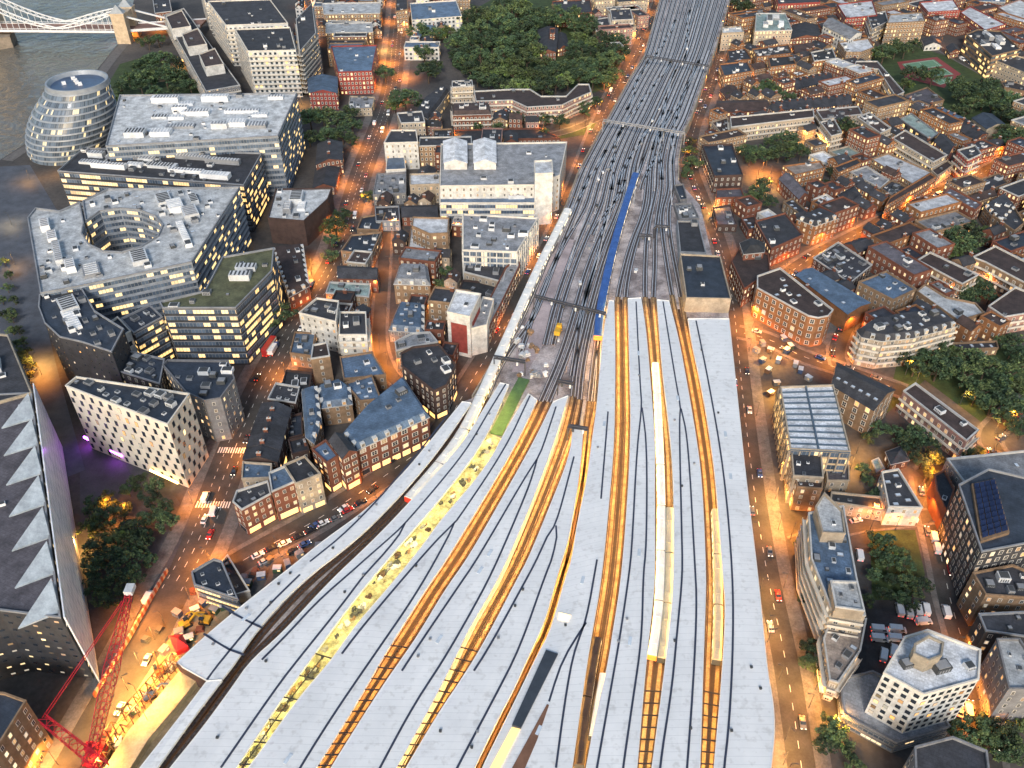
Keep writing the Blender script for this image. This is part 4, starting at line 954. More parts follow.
B('flat cream extension on the left end of the white industrial building', [(440, 185), (410, 186), (410, 175), (440, 174)], 18, 'cream', 'white', units=1, **OF)
B('small blue boxed pavilion on the white corner near the main road', [(406, 170), (386, 171), (387, 157), (404, 156)], 12, 'white', 'blue', units=0, **SB)
B('grey flat roofed block with parked plant above the long dark roof', [(406, 194), (373, 196), (377, 175), (406, 173)], 10, 'grey', 'grey', units=9, **SB)
# left middle cluster
B('brown clad office with a white edged pale roof beside the main road', [(304, 222), (268, 219), (276, 190), (332, 189), (328, 200)], 24, 'brickd', 'pale', units=7, win='n', short='the brown clad office', **OF)
B('red brick mansion block lit orange below the brown clad office', [(289, 297), (273, 250), (303, 246), (309, 286)], 14, 'brick', 'brown', 'mansard', lit=.5, **SB)
B('navy blue roofed block above the white stepped flats', [(372, 255), (341, 252), (352, 236), (382, 233)], 13, 'tan', 'navy', units=4, sky=2, short='the navy roofed block', **SB)
B('upper small navy roof behind the navy roofed block', [(379, 231), (357, 230), (362, 218), (386, 214)], 8, 'tan', 'navy', units=1, **SB)
B('long low dark building right of the small navy roof', [(438, 217), (402, 217), (402, 206), (437, 205)], 9, 'brick', 'slate', 'gable', **SB)
B('blue grey fronted building between navy roof and long dark building', [(400, 222), (376, 222), (375, 208), (399, 207)], 9, 'steel', 'slate', lit=.5, **SB)
B('red brick workshop with slate roof below the navy roofed block', [(377, 279), (338, 278), (338, 266), (378, 268)], 14, 'brick', 'slate', 'gable', **SB)
B('pale mint flat roofed annex below the red brick workshop', [(369, 298), (326, 294), (330, 283), (371, 285)], 9, 'tan', 'teal', units=5, **SB)
B('white flats with stepped terraces and a dark roof by the main road', [(336, 323), (299, 314), (317, 299), (339, 302)], 30, 'white', 'slate', units=5, short='the white stepped flats', **AP)
B('right wing of the white stepped flats with long white balconies', [(367, 336), (339, 336), (340, 313), (366, 313)], 23, 'white', 'slate', win='d', units=3, **AP)
B('small blue roofed house at the road below the white stepped flats', [(312, 357), (290, 354), (295, 333), (316, 334)], 12, 'tan', 'blue', units=4, **SB)
B('plain tan rendered house right of the small blue roofed house', [(330, 357), (311, 360), (313, 346), (327, 343)], 24, 'tan', 'brown', units=1, wsx=4.5, **SB)
B('low black roofed house beside the road under the blue roofed one', [(309, 396), (281, 392), (286, 371), (312, 374)], 10, 'brickd', 'black', units=4, **SB)
B('long bright rectangular white roof with tan walls left of the grey roof', [(430, 258), (407, 258), (411, 229), (433, 229)], 8, 'tan', 'white', units=1, sky=1, short='the bright white roof', **SB)
B('tan building with big round windows behind the bright white roof', [(448, 234), (430, 235), (412, 227), (413, 218), (449, 219)], 24, 'tan', 'white', units=0, wwd=1.6, wht=1.6, **SB)
B('tan tower house with grey hipped roof below the bright white roof', [(430, 285), (394, 284), (400, 266), (427, 267)], 20, 'tan', 'grey', 'mansard', units=2, short='the tan tower house', **SB)
B('steel blue vaulted roof building in the middle of the block', [(424, 333), (389, 330), (400, 304), (424, 306)], 12, 'grey', 'blue', 'mansard', units=4, sky=4, short='the vaulted roof', **SB)
B('wide grey roofed office with white fins facing the railway', [(517, 253), (463, 251), (463, 215), (538, 219)], 28, 'white', 'grey', win='f', units=14, sky=3, band='dim', short='the finned grey office', wallmat=None, **OF)
B('dark roofed cream building below the finned grey office', [(503, 283), (464, 273), (466, 254), (510, 256)], 14, 'cream', 'slate', units=4, short='the dark roofed cream building', **SB)
B('black flat roofed block between cream building and red panelled house', [(496, 306), (458, 293), (463, 281), (503, 285)], 8, 'brickd', 'black', units=2, **SB)
r1 = B('white building with big red panels at the bend by the viaduct', [(470, 318), (447, 313), (456, 291), (481, 295)], 40, 'white', 'white', win='n', units=1, short='the red panelled building', **SB)
B('lower white wing with a red panel beside the viaduct road', [(487, 326), (471, 330), (483, 298), (494, 300)], 26, 'white', 'grey', win='n', units=2, **SB)
B('long red brick street front with white windows along the viaduct road', [(489, 329), (480, 318), (506, 268), (518, 258), (520, 266)], 16, 'brick', 'grey', units=4, lit=.5, wsx=2.6, **SB)
def wallpanel(label, a, b, h0, h1, m):
    A, Bq = Vector(at(*a, 0)), Vector(at(*b, 0)); d = (Bq-A).normalized(); nn = Vector((d.y, -d.x, 0))*.12; o = MB()
for (root, poly, h) in (r1,):
    k = max(range(4), key=lambda i: -(poly[i][1]+poly[(i+1) % 4][1]))
    for kk in (k, (k+1) % 4, (k-1) % 4):
        a, b = Vector(poly[kk]), Vector(poly[(kk+1) % 4]); d = (b-a).normalized(); nn = Vector((d.y, -d.x))
        if nn.dot(-(a+b)/2) < 0: continue
        o = MB(); A, Bq = a.lerp(b, .15)+nn*.1, a.lerp(b, .85)+nn*.1; o.face([(*A, 2), (*Bq, 2), (*Bq, h*.8), (*A, h*.8)]); o.obj('red_panel', wm('red'), root)
B('pointed corner block with dark roof and cut out courtyard near the viaduct', [(434, 392), (420, 381), (402, 367), (401, 354), (413, 348), (439, 345), (456, 366), (447, 386)], 28, 'brickd', 'slate', units=5, lit=.5, shop=True, short='the pointed corner block', **SB)
B('grey curved roof block behind the pointed corner block', [(411, 348), (396, 352), (395, 343), (412, 334), (430, 333), (438, 343)], 18, 'stone', 'grey', units=3, **SB)
# the Victorian complex
B('grand red brick range with blue slate roof above the orange street', [(357, 450), (343, 434), (366, 408), (403, 378), (429, 417)], 27, 'brick', 'blue', 'mansard', units=3, lit=.3, shop=True, wwd=2.7, wsx=4.0, wht=2.1, short='the grand brick range', **SB)
B('gabled red brick bay house at the left end of the grand range', [(357, 451), (342, 459), (329, 441), (343, 434)], 32, 'brick', 'slate', 'gable', lit=.35, shop=True, wwd=2.2, **SB)
B('tall narrow blue roofed brick house left of the gabled bay house', [(338, 457), (327, 464), (312, 450), (326, 441)], 29, 'brick', 'blue', lit=.35, wwd=1.8, units=1, shop=True, **SB)
B('long blue roofed wing enclosing the courtyard on its left', [(321, 421), (314, 443), (306, 437), (302, 392), (317, 387)], 20, 'tan', 'blue', 'mansard', units=2, short='the blue courtyard wing', **SB)
B('blue roofed wing closing the courtyard at the top', [(352, 404), (322, 408), (318, 388), (340, 381), (350, 388)], 18, 'tan', 'blue', 'mansard', units=2, **SB)
B('small blue roofed block between courtyard and grand brick range', [(381, 400), (360, 402), (345, 384), (372, 376)], 18, 'tan', 'blue', units=3, sky=3, **SB)
B('blue shed roof beside the lane above the courtyard wings', [(386, 376), (344, 380), (340, 358), (372, 353)], 14, 'tan', 'blue', units=3, **SB)
B('cream fronted terrace house with dark roof facing the orange street', [(321, 475), (296, 485), (284, 466), (305, 457)], 29, 'cream', 'slate', lit=.6, units=2, shop=True, wsx=2.6, **SB)
B('red brick terrace house with bright blue roof facing the orange street', [(295, 483), (272, 493), (269, 474), (285, 467)], 28, 'brick', 'blue', lit=.6, units=1, shop=True, wsx=2.6, short='the bright blue roofed house', **SB)
B('round cornered brick tavern with dark roof at the street fork', [(271, 495), (242, 511), (233, 503), (237, 492), (268, 482)], 24, 'brick', 'slate', lit=.7, units=4, shop=True, wsx=2.4, short='the corner tavern', **SB)
B('bright blue flat roof house behind the corner tavern', [(271, 479), (242, 480), (243, 463), (272, 465)], 20, 'cream', 'blue', units=2, **SB)
row('narrow dark roofed house in the stepped terrace by the main road', (243, 460), (262, 403), (277, 462), (291, 408), 5, 20, 'brickd', 'slate', 'gable', lit=.4, shop=True, group='stepped dark roofed terrace by the main road')
B('dark flat roofed yard house behind the stepped terrace', [(303, 436), (286, 440), (287, 418), (302, 414)], 10, 'brickd', 'navy', units=6, **SB)
B('dark roofed house at the upper end of the stepped terrace', [(296, 404), (268, 400), (276, 384), (300, 388)], 14, 'brickd', 'slate', units=5, **SB)
B('low dark site building with lit lower windows by the barrier', [(238, 600), (195, 586), (192, 573), (214, 560), (222, 562)], 16, 'dark', 'navy', win='b', units=5, band='bright', short='the dark site building', **OF)
B('small white framed kiosk between site building and canopy', [(250, 592), (233, 597), (219, 566), (228, 556)], 8, 'white', 'slate', units=4, win='n', **OF)
# station side
B('dark roofed station hall with cream front above the rightmost canopy', [(686, 299), (680, 255), (720, 257), (731, 300)], 26, 'cream', 'navy', win='n', units=3, short='the station hall', **OF)
B('blue grey ribbed depot roof behind the station hall', [(680, 253), (677, 222), (698, 222), (706, 254)], 22, 'steel', 'slate', win='n', units=1, short='the ribbed depot roof', **OF)
B('small dark plant building beside the tracks above the depot roof', [(680, 201), (674, 186), (683, 185), (687, 200)], 16, 'grey', 'navy', win='n', units=1, **OF)
B('white cluttered equipment deck between depot roof and plant building', [(679, 220), (674, 205), (692, 204), (699, 219)], 16, 'grey', 'grey', win='n', units=14, **OF)
# right, far
B('small cream four storey office right at the viaduct near the top', [(744, 33), (722, 34), (722, 28), (741, 27)], 17, 'cream', 'pale', units=2, short='the small cream office', **OF)
B('cream office with teal roof and set back top floor', [(792, 31), (755, 32), (756, 14), (785, 14)], 20, 'cream', 'teal', units=5, short='the teal roofed office', **OF)
B('orange brick block with dark roof beside the far viaduct', [(752, 72), (724, 77), (719, 65), (747, 62)], 15, 'orange', 'navy', units=4, lit=.6, short='the orange brick block', **AP)
B('dark skylit roof behind the orange brick block', [(752, 60), (729, 62), (727, 51), (745, 49)], 8, 'orange', 'slate', sky=6, units=2, **AP)
B('brick block with many roof boxes below the teal roofed office', [(792, 54), (757, 58), (752, 50), (788, 45)], 12, 'orange', 'slate', units=9, **AP)
B('free standing brick block with black roof in the lit court', [(796, 65), (770, 68), (768, 58), (792, 56)], 16, 'orange', 'black', units=3, short='the lit court block', **AP)
B('brick block with white roof plant right of the lit court', [(836, 59), (814, 62), (811, 53), (832, 49)], 14, 'orange', 'black', units=6, **AP)
B('brown roofed house between the two lit court blocks', [(815, 50), (795, 54), (792, 46), (811, 43)], 10, 'brick', 'brown', 'gable', **HS)
B('gabled brick house with dark roof right of the teal roofed office', [(821, 37), (791, 39), (793, 25), (817, 25)], 10, 'brick', 'slate', 'gable', **HS)
B('white block with long grey pitched roof running down to the right', [(850, 39), (823, 25), (832, 18), (862, 33)], 18, 'white', 'grey', 'gable', short='the long grey pitched roof', **AP)
B('flat white roofed block in front of the long grey pitched roof', [(861, 53), (846, 53), (838, 43), (868, 39), (874, 48)], 14, 'tan', 'white', units=2, short='the flat white roofed block', **AP)
B('red brick block at the top edge right of the railway', [(820, 3), (778, 5), (775, -6), (818, -6)], 16, 'red', 'slate', **AP)
B('red and white block with white roof at the top edge', [(877, 16), (846, 19), (837, 5), (872, 1)], 16, 'red', 'white', units=5, short='the red and white block', **AP)
B('balconied slate block left of the beige banded block', [(888, 22), (872, 30), (867, 16), (885, 12)], 16, 'grey', 'slate', win='d', **AP)
B('beige block with lit front facing the sports court', [(925, 22), (887, 24), (890, 15), (922, 13)], 22, 'tan', 'pale', units=5, short='the beige block', **AP)
B('red brick block with white windows and white roof at the top', [(960, 11), (928, 13), (919, 3), (953, 0)], 17, 'red', 'white', units=2, short='the red block', **AP)
B('long red brick block with white roof right of the red block', [(985, 31), (960, 13), (970, 7), (1006, 25)], 15, 'red', 'white', units=2, **AP)
B('purple brick block with pale roof in the top right corner', [(1010, 16), (998, 8), (1020, 0), (1050, 14), (1040, 24)], 12, 'pink', 'pale', **AP)
B('grey roofed office at the very top right edge', [(1005, 3), (975, 2), (978, -10), (1005, -10)], 9, 'grey', 'blue', **OF)
B('beige banded office with roof plant behind the sports court', [(992, 57), (966, 35), (978, 30), (1000, 32), (1020, 50)], 22, 'tan', 'slate', win='b', units=8, short='the beige banded office', **OF)
B('cream finned office at the right edge below the banded office', [(1030, 76), (992, 60), (1004, 54), (1040, 62)], 16, 'cream', 'slate', units=4, **OF)
B('white trimmed cottage row behind the sports court', [(941, 45), (925, 46), (922, 39), (940, 38)], 5, 'white', 'slate', 'gable', **HS)
B('red ended cottage right of the white trimmed cottage row', [(960, 51), (950, 53), (946, 47), (957, 45)], 6, 'brick', 'slate', 'gable', **HS)
B('low shed with pale roof at the right edge near the court trees', [(1024, 92), (1004, 88), (1000, 82), (1030, 84)], 5, 'tan', 'slate', **HS)
B('deck access housing block angled around the small court', [(904, 93), (895, 97), (878, 70), (854, 67), (856, 62), (877, 62)], 14, 'cream', 'brown', win='d', units=2, short='the angled deck block', **AP)
B('small gabled brick house by the viaduct above the brown terrace', [(741, 96), (727, 99), (720, 90), (735, 86)], 7, 'brick', 'brown', 'gable', **HS)
B('brown roofed terrace with white gable right of the viaduct', [(770, 110), (716, 112), (717, 101), (766, 100)], 10, 'brick', 'brown', 'gable', short='the brown roofed terrace', **HS)
row('slate roofed terraced house in the short row behind the parking court', (796, 89), (834, 81), (789, 80), (827, 72), 6, 8, 'brick', 'slate', group='short slate terrace')
row('slate roofed terraced house in the long row right of the brown roofed terrace', (773, 111), (852, 104), (771, 102), (848, 94), 10, 8, 'brick', 'slate', group='long slate terrace')
B('long white trimmed housing block running left to right', [(814, 118), (731, 128), (730, 118), (813, 110)], 15, 'cream', 'brown', win='d', units=2, short='the long white trimmed block', **AP)
B('left wing of the long white trimmed block toward the viaduct', [(731, 131), (721, 134), (711, 123), (727, 118)], 9, 'cream', 'brown', **AP)
B('white trimmed housing block with brown roof above the tree court', [(862, 115), (822, 120), (816, 111), (858, 107)], 8, 'cream', 'brown', win='d', **AP)
B('small cream block with brown roof lit yellow in the tree court', [(842, 134), (831, 137), (820, 123), (834, 120)], 15, 'cream', 'brown', win='d', short='the yellow lit small block', **AP)
B('cream housing block right of the round courtyard tree', [(891, 129), (880, 134), (857, 118), (869, 113)], 15, 'cream', 'brown', win='d', short='the courtyard cream block', **AP)
B('dark roofed brick building with wall plant close to the viaduct', [(743, 176), (714, 177), (702, 146), (732, 145)], 16, 'brickd', 'navy', units=4, short='the dark brick building', far=False, **HS)
B('low brick annex with pale roof below the dark brick building', [(744, 198), (716, 199), (716, 190), (741, 189)], 8, 'brick', 'mauve', units=1, **HS)
B('ridged dark workshop by the orange road right of the depot', [(737, 226), (717, 226), (713, 208), (730, 206)], 6, 'brickd', 'mauve', units=3, **HS)
B('small brick house with red skylights near the orange road', [(760, 229), (748, 231), (741, 219), (754, 216)], 8, 'brick', 'brown', sky=3, units=0, **HS)
B('white roofed shed slanting beside the red skylight house', [(787, 224), (782, 229), (757, 214), (768, 210)], 6, 'white', 'white', units=0, short='the slanting white shed', **HS)
B('tan arched hall with a pale roof light', [(825, 169), (795, 176), (783, 167), (820, 162)], 13, 'orange', 'tanr', units=1, short='the tan arched hall', **HS)
B('brick wing with long mauve roof left of the tan arched hall', [(808, 194), (799, 199), (779, 179), (790, 174)], 12, 'brick', 'mauve', 'gable', **HS)
B('tan building with glazed roof strip below the mauve roofed wing', [(808, 213), (801, 216), (783, 203), (792, 199)], 8, 'tan', 'slate', sky=4, units=0, **HS)
B('tan brick block with glass pyramid roof', [(838, 218), (815, 226), (797, 219), (818, 210)], 20, 'orange', 'slate', 'mansard', units=0, sky=2, short='the pyramid roof block', far=False, lit=.5, **HS)
B('bright white flat roof in front of the pale green roof', [(839, 162), (828, 166), (809, 156), (823, 152)], 4, 'white', 'white', units=0, sky=0, **HS)
B('pale green flat roof beside the bright white flat roof', [(860, 154), (843, 160), (829, 152), (848, 147)], 5, 'cream', 'teal', units=0, sky=3, **HS)
B('tan garage block with dark roof below the pale green roof', [(861, 164), (838, 174), (833, 168), (857, 159)], 12, 'orange', 'slate', units=1, **HS)
B('white roofed house with chimneys below the tan garage block', [(838, 203), (827, 209), (813, 200), (826, 195)], 8, 'white', 'white', units=3, **HS)
B('dark hipped roof house with an orange lit gable end', [(862, 196), (846, 203), (838, 195), (854, 186)], 10, 'orange', 'slate', 'hip', units=0, **HS)
B('curved green glass roof building beside the red gable', [(938, 134), (930, 140), (900, 120), (911, 114)], 10, 'dark', 'teal', units=1, short='the green glass roof', **HS)
B('deck access block with brown roof and bright lit galleries', [(947, 156), (933, 163), (892, 139), (905, 131)], 14, 'cream', 'brown', win='d', units=2, short='the lit gallery block', **AP)
B('wide white roof stained pink at its near end', [(932, 173), (912, 185), (871, 160), (888, 154)], 8, 'tan', 'white', units=2, short='the pink stained white roof', **HS)
B('grey roof with yellow lit side wall beside the pink stained roof', [(889, 181), (880, 189), (850, 173), (866, 167)], 8, 'cream', 'grey', units=1, short='the yellow walled grey roof', **HS)
B('dark roof with white tanks between grey roof and orange street', [(909, 189), (893, 198), (880, 189), (892, 181)], 8, 'tan', 'slate', units=6, **HS)
B('tan arcaded street front glowing orange along the lit street', [(936, 178), (885, 207), (890, 198), (930, 174)], 14, 'orange', 'brown', units=0, lit=.6, shop=True, short='the arcaded front', **HS)
B('cream continuation of the arcaded front toward the red gable', [(953, 166), (937, 177), (931, 171), (947, 161)], 10, 'cream', 'brown', units=1, **HS)
B('red brick gabled warehouse with tall arched openings', [(955, 145), (948, 156), (934, 141), (944, 134)], 14, 'red', 'slate', 'gable', short='the red gable', **HS)
B('red and white banded corner building on the lit street', [(981, 155), (968, 161), (957, 151), (975, 146)], 22, 'red', 'slate', win='d', units=2, short='the red banded corner', **HS)
row('slate terraced house in the sloping row above the red gable', (955, 127), (975, 141), (968, 120), (988, 134), 4, 8, 'brick', 'slate', group='sloping slate terrace above the red gable')
row('small blue slate terraced house below the school roofs', (928, 114), (950, 124), (941, 107), (966, 119), 4, 7, 'brick', 'blue', group='blue slate terrace below the school')
B('warehouse with blue roof and pale blank gable near the woods', [(1006, 125), (987, 129), (972, 118), (992, 114)], 12, 'stone', 'navy', 'gable', win='n', short='the pale gable warehouse', **WH)
B('flat grey school roof beside the sports court', [(944, 101), (912, 108), (904, 96), (927, 88)], 5, 'tan', 'mauve', units=3, short='the flat school roof', **HS)
B('long brick building with a strip of blue skylights', [(982, 205), (975, 211), (943, 194), (950, 188)], 18, 'brick', 'mauve', sky=7, units=0, short='the blue skylight building', far=False, lit=.4, **HS)
B('dark roof with white dormers right of the blue skylight building', [(1015, 209), (1000, 223), (984, 206), (1003, 195)], 14, 'tan', 'slate', 'mansard', units=2, **HS)
B('broad dark mansard block above the banded white crescent', [(1024, 224), (1014, 232), (992, 216), (1012, 205)], 16, 'tan', 'slate', units=3, **HS)
B('dark green garden roofed house along the lit street', [(1008, 184), (984, 193), (968, 185), (998, 174)], 8, 'tan', 'slate', units=3, **HS)
# right, middle
B('curved tan corner warehouse with rows of dark windows', [(818, 319), (808, 317), (757, 289), (757, 277), (780, 269), (833, 311), (828, 317)], 28, 'orange', 'brown', units=6, sky=3, lit=.04, wsx=3.9, wwd=2.1, wht=2.3, wsz=3.8, short='the curved tan warehouse', **WH)
B('long blue metal shed roof with three white skylights', [(848, 314), (796, 275), (812, 268), (870, 303)], 18, 'orange', 'blue', 'gable', win='n', units=0, rise=1.2, sky=3, short='the long blue shed', **WH)
B('tan brick workshop with blue grey roof right of the long blue shed', [(893, 301), (858, 283), (886, 272), (916, 290)], 18, 'tan', 'blue', units=4, short='the tan workshop', **WH)
B('cluttered dark roofs with blue solar panels above the long blue shed', [(850, 284), (813, 259), (838, 243), (872, 266)], 9, 'brickd', 'slate', units=18, sky=3, short='the cluttered dark roofs', **WH)
B('brick building with pyramid skylight roof beside the lit street', [(803, 236), (771, 250), (755, 222), (785, 214)], 18, 'brick', 'slate', units=3, short='the brick skylight building', lit=.5, **HS)
B('red brick wedge building at the orange junction', [(744, 290), (731, 262), (742, 243), (768, 255), (770, 272)], 18, 'brick', 'brown', units=2, lit=.4, short='the red wedge building', **HS)
B('house with dark hexagonal turret roof above the red wedge building', [(764, 252), (744, 254), (740, 243), (752, 238), (765, 243)], 24, 'brick', 'black', 'hip', units=0, **HS)
B('deck access block with lit galleries facing the tan workshop', [(962, 285), (917, 261), (930, 253), (978, 276)], 17, 'tan', 'brown', win='d', units=2, short='the galleried brown block', **AP)
B('second deck access block with lit galleries at the right edge', [(1040, 292), (985, 263), (972, 258), (995, 247), (1050, 275)], 18, 'tan', 'brown', win='d', units=2, short='the right edge gallery block', **AP)
B('red and white gallery block at the right edge by the park trees', [(1004, 318), (988, 307), (1015, 288), (1045, 300), (1040, 312)], 17, 'pink', 'brown', win='d', units=2, short='the red gallery block', **AP)
B('grey L shaped roof behind the banded white crescent', [(984, 314), (958, 322), (916, 292), (925, 285), (946, 298), (975, 304)], 14, 'tan', 'pale', units=2, short='the grey L shaped roof', lit=.6, **AP)
B('round ended white banded crescent of flats beside the gardens', [(882, 341), (862, 337), (857, 331), (872, 321), (898, 316), (938, 311), (957, 326), (912, 338)], 28, 'cream', 'slate', 'mansard', win='d', units=8, sky=4, rise=2.6, short='the banded white crescent', **AP)
B('low brick garden building with white skylights below the crescent', [(998, 349), (955, 351), (952, 344), (996, 342)], 6, 'tan', 'slate', sky=4, units=1, **HS)
B('tall tan chapel like building with long grey pitched roof', [(874, 410), (832, 385), (837, 363), (895, 390)], 26, 'tan', 'slate', 'gable', lit=.1, wsx=4.2, wwd=2.0, wht=2.4, rise=3.5, ridge=True, sky=6, short='the tan chapel building', **HS)
B('orange lit gallery block running down to the garden road', [(966, 442), (903, 392), (915, 384), (978, 431)], 20, 'pink', 'brown', win='d', units=2, short='the orange gallery block', **AP)
# ribbed white roof block
r2 = B('tall block with white ribbed glass roof beside the station road', [(850, 453), (790, 450), (780, 388), (833, 386)], 30, 'cream', 'white', win='f', units=0, wsx=3.2, band='bright', short='the ribbed roof block', wallmat=mat('lit_cream', (.6, .45, .28), .7, .15), **OF)
root, poly, h = r2; q = [Vector((*at(u, v, h)[:2], h)) for u, v in ((790, 450), (850, 453), (833, 386), (780, 388))]
for k in range(12):
    t = k/11; o = MB(); o.bar(q[0].lerp(q[3], t)+Vector((0, 0, .3)), q[1].lerp(q[2], t)+Vector((0, 0, .3)), .45, .6); o.obj('roof_rib', mat('rib_blue', (.08, .12, .17), .5, .2), root)
o = MB(); o.bar(q[0].lerp(q[1], .48)+Vector((0, 0, .4)), q[3].lerp(q[2], .48)+Vector((0, 0, .4)), .6, .8); o.obj('roof_rib', mat('rib_blue', (.08, .12, .17)), root)
B('dark slatted lower roof at the near end of the ribbed roof block', [(823, 479), (793, 477), (791, 453), (821, 454)], 26, 'cream', 'slate', units=3, lit=.5, short='the dark slatted roof', **OF)
B('brown brick block with lit windows below the dark slatted roof', [(822, 490), (797, 488), (795, 480), (823, 480)], 22, 'tan', 'brown', units=4, lit=.8, **OF)
B('pale lit courtyard block with lamps right of the ribbed roof', [(849, 482), (827, 482), (824, 457), (848, 458)], 10, 'cream', 'mauve', units=8, sky=6, **OF)
B('long low dark roof between ribbed roof block and white arched hall', [(884, 511), (830, 503), (831, 493), (880, 498)], 10, 'cream', 'black', units=3, lit=.8, **HS)
B('white fronted hall with dark gabled roof above the small car park', [(922, 509), (888, 508), (881, 473), (898, 470)], 17, 'white', 'slate', units=1, sky=6, lit=.6, short='the white fronted hall', **HS)
B('small dark hipped pavilion among trees above the white fronted hall', [(909, 460), (891, 464), (886, 452), (902, 446)], 8, 'brickd', 'slate', 'hip', units=0, **HS)
B('teal shed roof beside the dark hipped pavilion', [(884, 470), (876, 473), (871, 462), (878, 459)], 4, 'grey', 'teal', win='n', units=0, **HS)
r3 = B('tall flats with stepped balconies and a blue roof above the station road', [(831, 611), (811, 560), (808, 514), (843, 507), (856, 578), (865, 617)], 36, 'cream', 'blue', win='d', units=9, sky=3, short='the tall blue roofed flats', wallmat=mat('flats_cream', (.55, .45, .33), .7, .2), **AP)
B('raised blue penthouse on the tall blue roofed flats', [(864, 612), (835, 608), (830, 582), (857, 583)], 0, 'cream', 'pale', win='n', units=3, h=r3[2]+4, z0=r3[2], name='penthouse', cat='penthouse')
B('upper pale penthouse at the far end of the tall blue roofed flats', [(845, 535), (822, 534), (815, 508), (824, 494), (842, 512)], 0, 'cream', 'pale', win='n', units=1, h=r3[2]+4, z0=r3[2], name='penthouse', cat='penthouse')
B('lower tan stepped wing of the tall flats with lit terraces', [(829, 681), (823, 640), (831, 618), (866, 620), (860, 652), (838, 684)], 18, 'cream', 'tanr', win='d', units=5, sky=1, short='the tan stepped wing', **AP)
# hexagonal office
B('white gridded six sided office tower with a white roof', [(923, 696), (883, 674), (904, 638), (927, 631), (980, 651), (978, 681)], 47, 'white', 'white', win='g', wsx=2.35, wwd=1.4, wht=1.5, wsz=2.9, lit=.2, units=5, short='the gridded office tower', **OF)
hh = hdrop(923, 696, 47)
B('small polygonal plant room on the gridded office tower', [(928, 662), (913, 655), (914, 645), (928, 637), (943, 644), (941, 657)], 0, 'stone', 'white', win='n', units=0, h=hh+5, z0=hh, name='plant_room', cat='plant room')
B('low podium with weathered roof wrapped round the gridded tower', [(896, 744), (842, 715), (840, 680), (872, 672), (930, 700), (950, 728)], 9, 'grey', 'grey', win='b', units=2, band='dim', name='podium', cat='podium')
rs = B('modern office with solar panel roof at the right edge', [(981, 553), (958, 486), (988, 470), (1040, 482), (1050, 540)], 46, 'dark', 'navy', win='p', units=0, plant=False, lit=.25, short='the solar roof office', wwd=1.6, wht=2.0, **OF)
root, poly, h = rs; q = [Vector((*at(u, v, h+1.4)[:2], h+1.4)) for u, v in ((981, 541), (1010, 532), (995, 478), (972, 483))]
o = MB(); xy = [tuple(p.xy) for p in q]; xy = xy if area2(xy) > 0 else xy[::-1]; o.prism(xy, h, h+1.2); o.obj('roof_plinth', wm('tan'), root)
SOL = mat('solar_cell', (.015, .025, .07), .2, .3)
for i in range(4):
    for j in range(10):
        P4 = [q[0].lerp(q[1], .06+i*.23).lerp(q[3].lerp(q[2], .06+i*.23), .04+j*.094+t) if s == 0 else q[0].lerp(q[1], .06+i*.23+.2).lerp(q[3].lerp(q[2], .06+i*.23+.2), .04+j*.094+t) for s, t in ((0, 0), (1, 0), (1, .075), (0, .075))]
        o = MB(); up = [Vector((0, 0, .1)), Vector((0, 0, .1)), Vector((0, 0, .7)), Vector((0, 0, .7))]; o.face([p+u_ for p, u_ in zip(P4, up)]); o.face([P4[2]+up[2], P4[3]+up[3], P4[3], P4[2]], 1); o.obj('solar_panel', [SOL, UNITM[1]], root)
B('brown brick office below the solar roof office at the right edge', [(985, 596), (972, 574), (1012, 566), (1040, 578), (1040, 600)], 30, 'tan', 'slate', units=6, lit=.4, **OF)
B('red brick gable building on the corner of the square road', [(946, 512), (936, 492), (934, 476), (944, 471), (954, 490)], 18, 'brick', 'slate', win='n', units=1, short='the red corner gable', **HS)
B('dark roofed office above the pale roofed block at the right edge', [(1040, 640), (985, 632), (978, 615), (1040, 612)], 30, 'dark', 'slate', units=3, **OF)
B('pale roofed grey block with roof hatches at the right edge', [(1008, 690), (996, 640), (1019, 640), (1050, 690)], 36, 'grey', 'pale', units=4, wwd=1.0, lit=.15, short='the pale roofed grey block', **OF)
B('dark flat roofed block at the bottom edge near the gridded tower', [(916, 800), (914, 748), (952, 738), (986, 752), (992, 800)], 34, 'grey', 'slate', units=1, wallmat=None, short='the bottom edge dark roof', **OF)
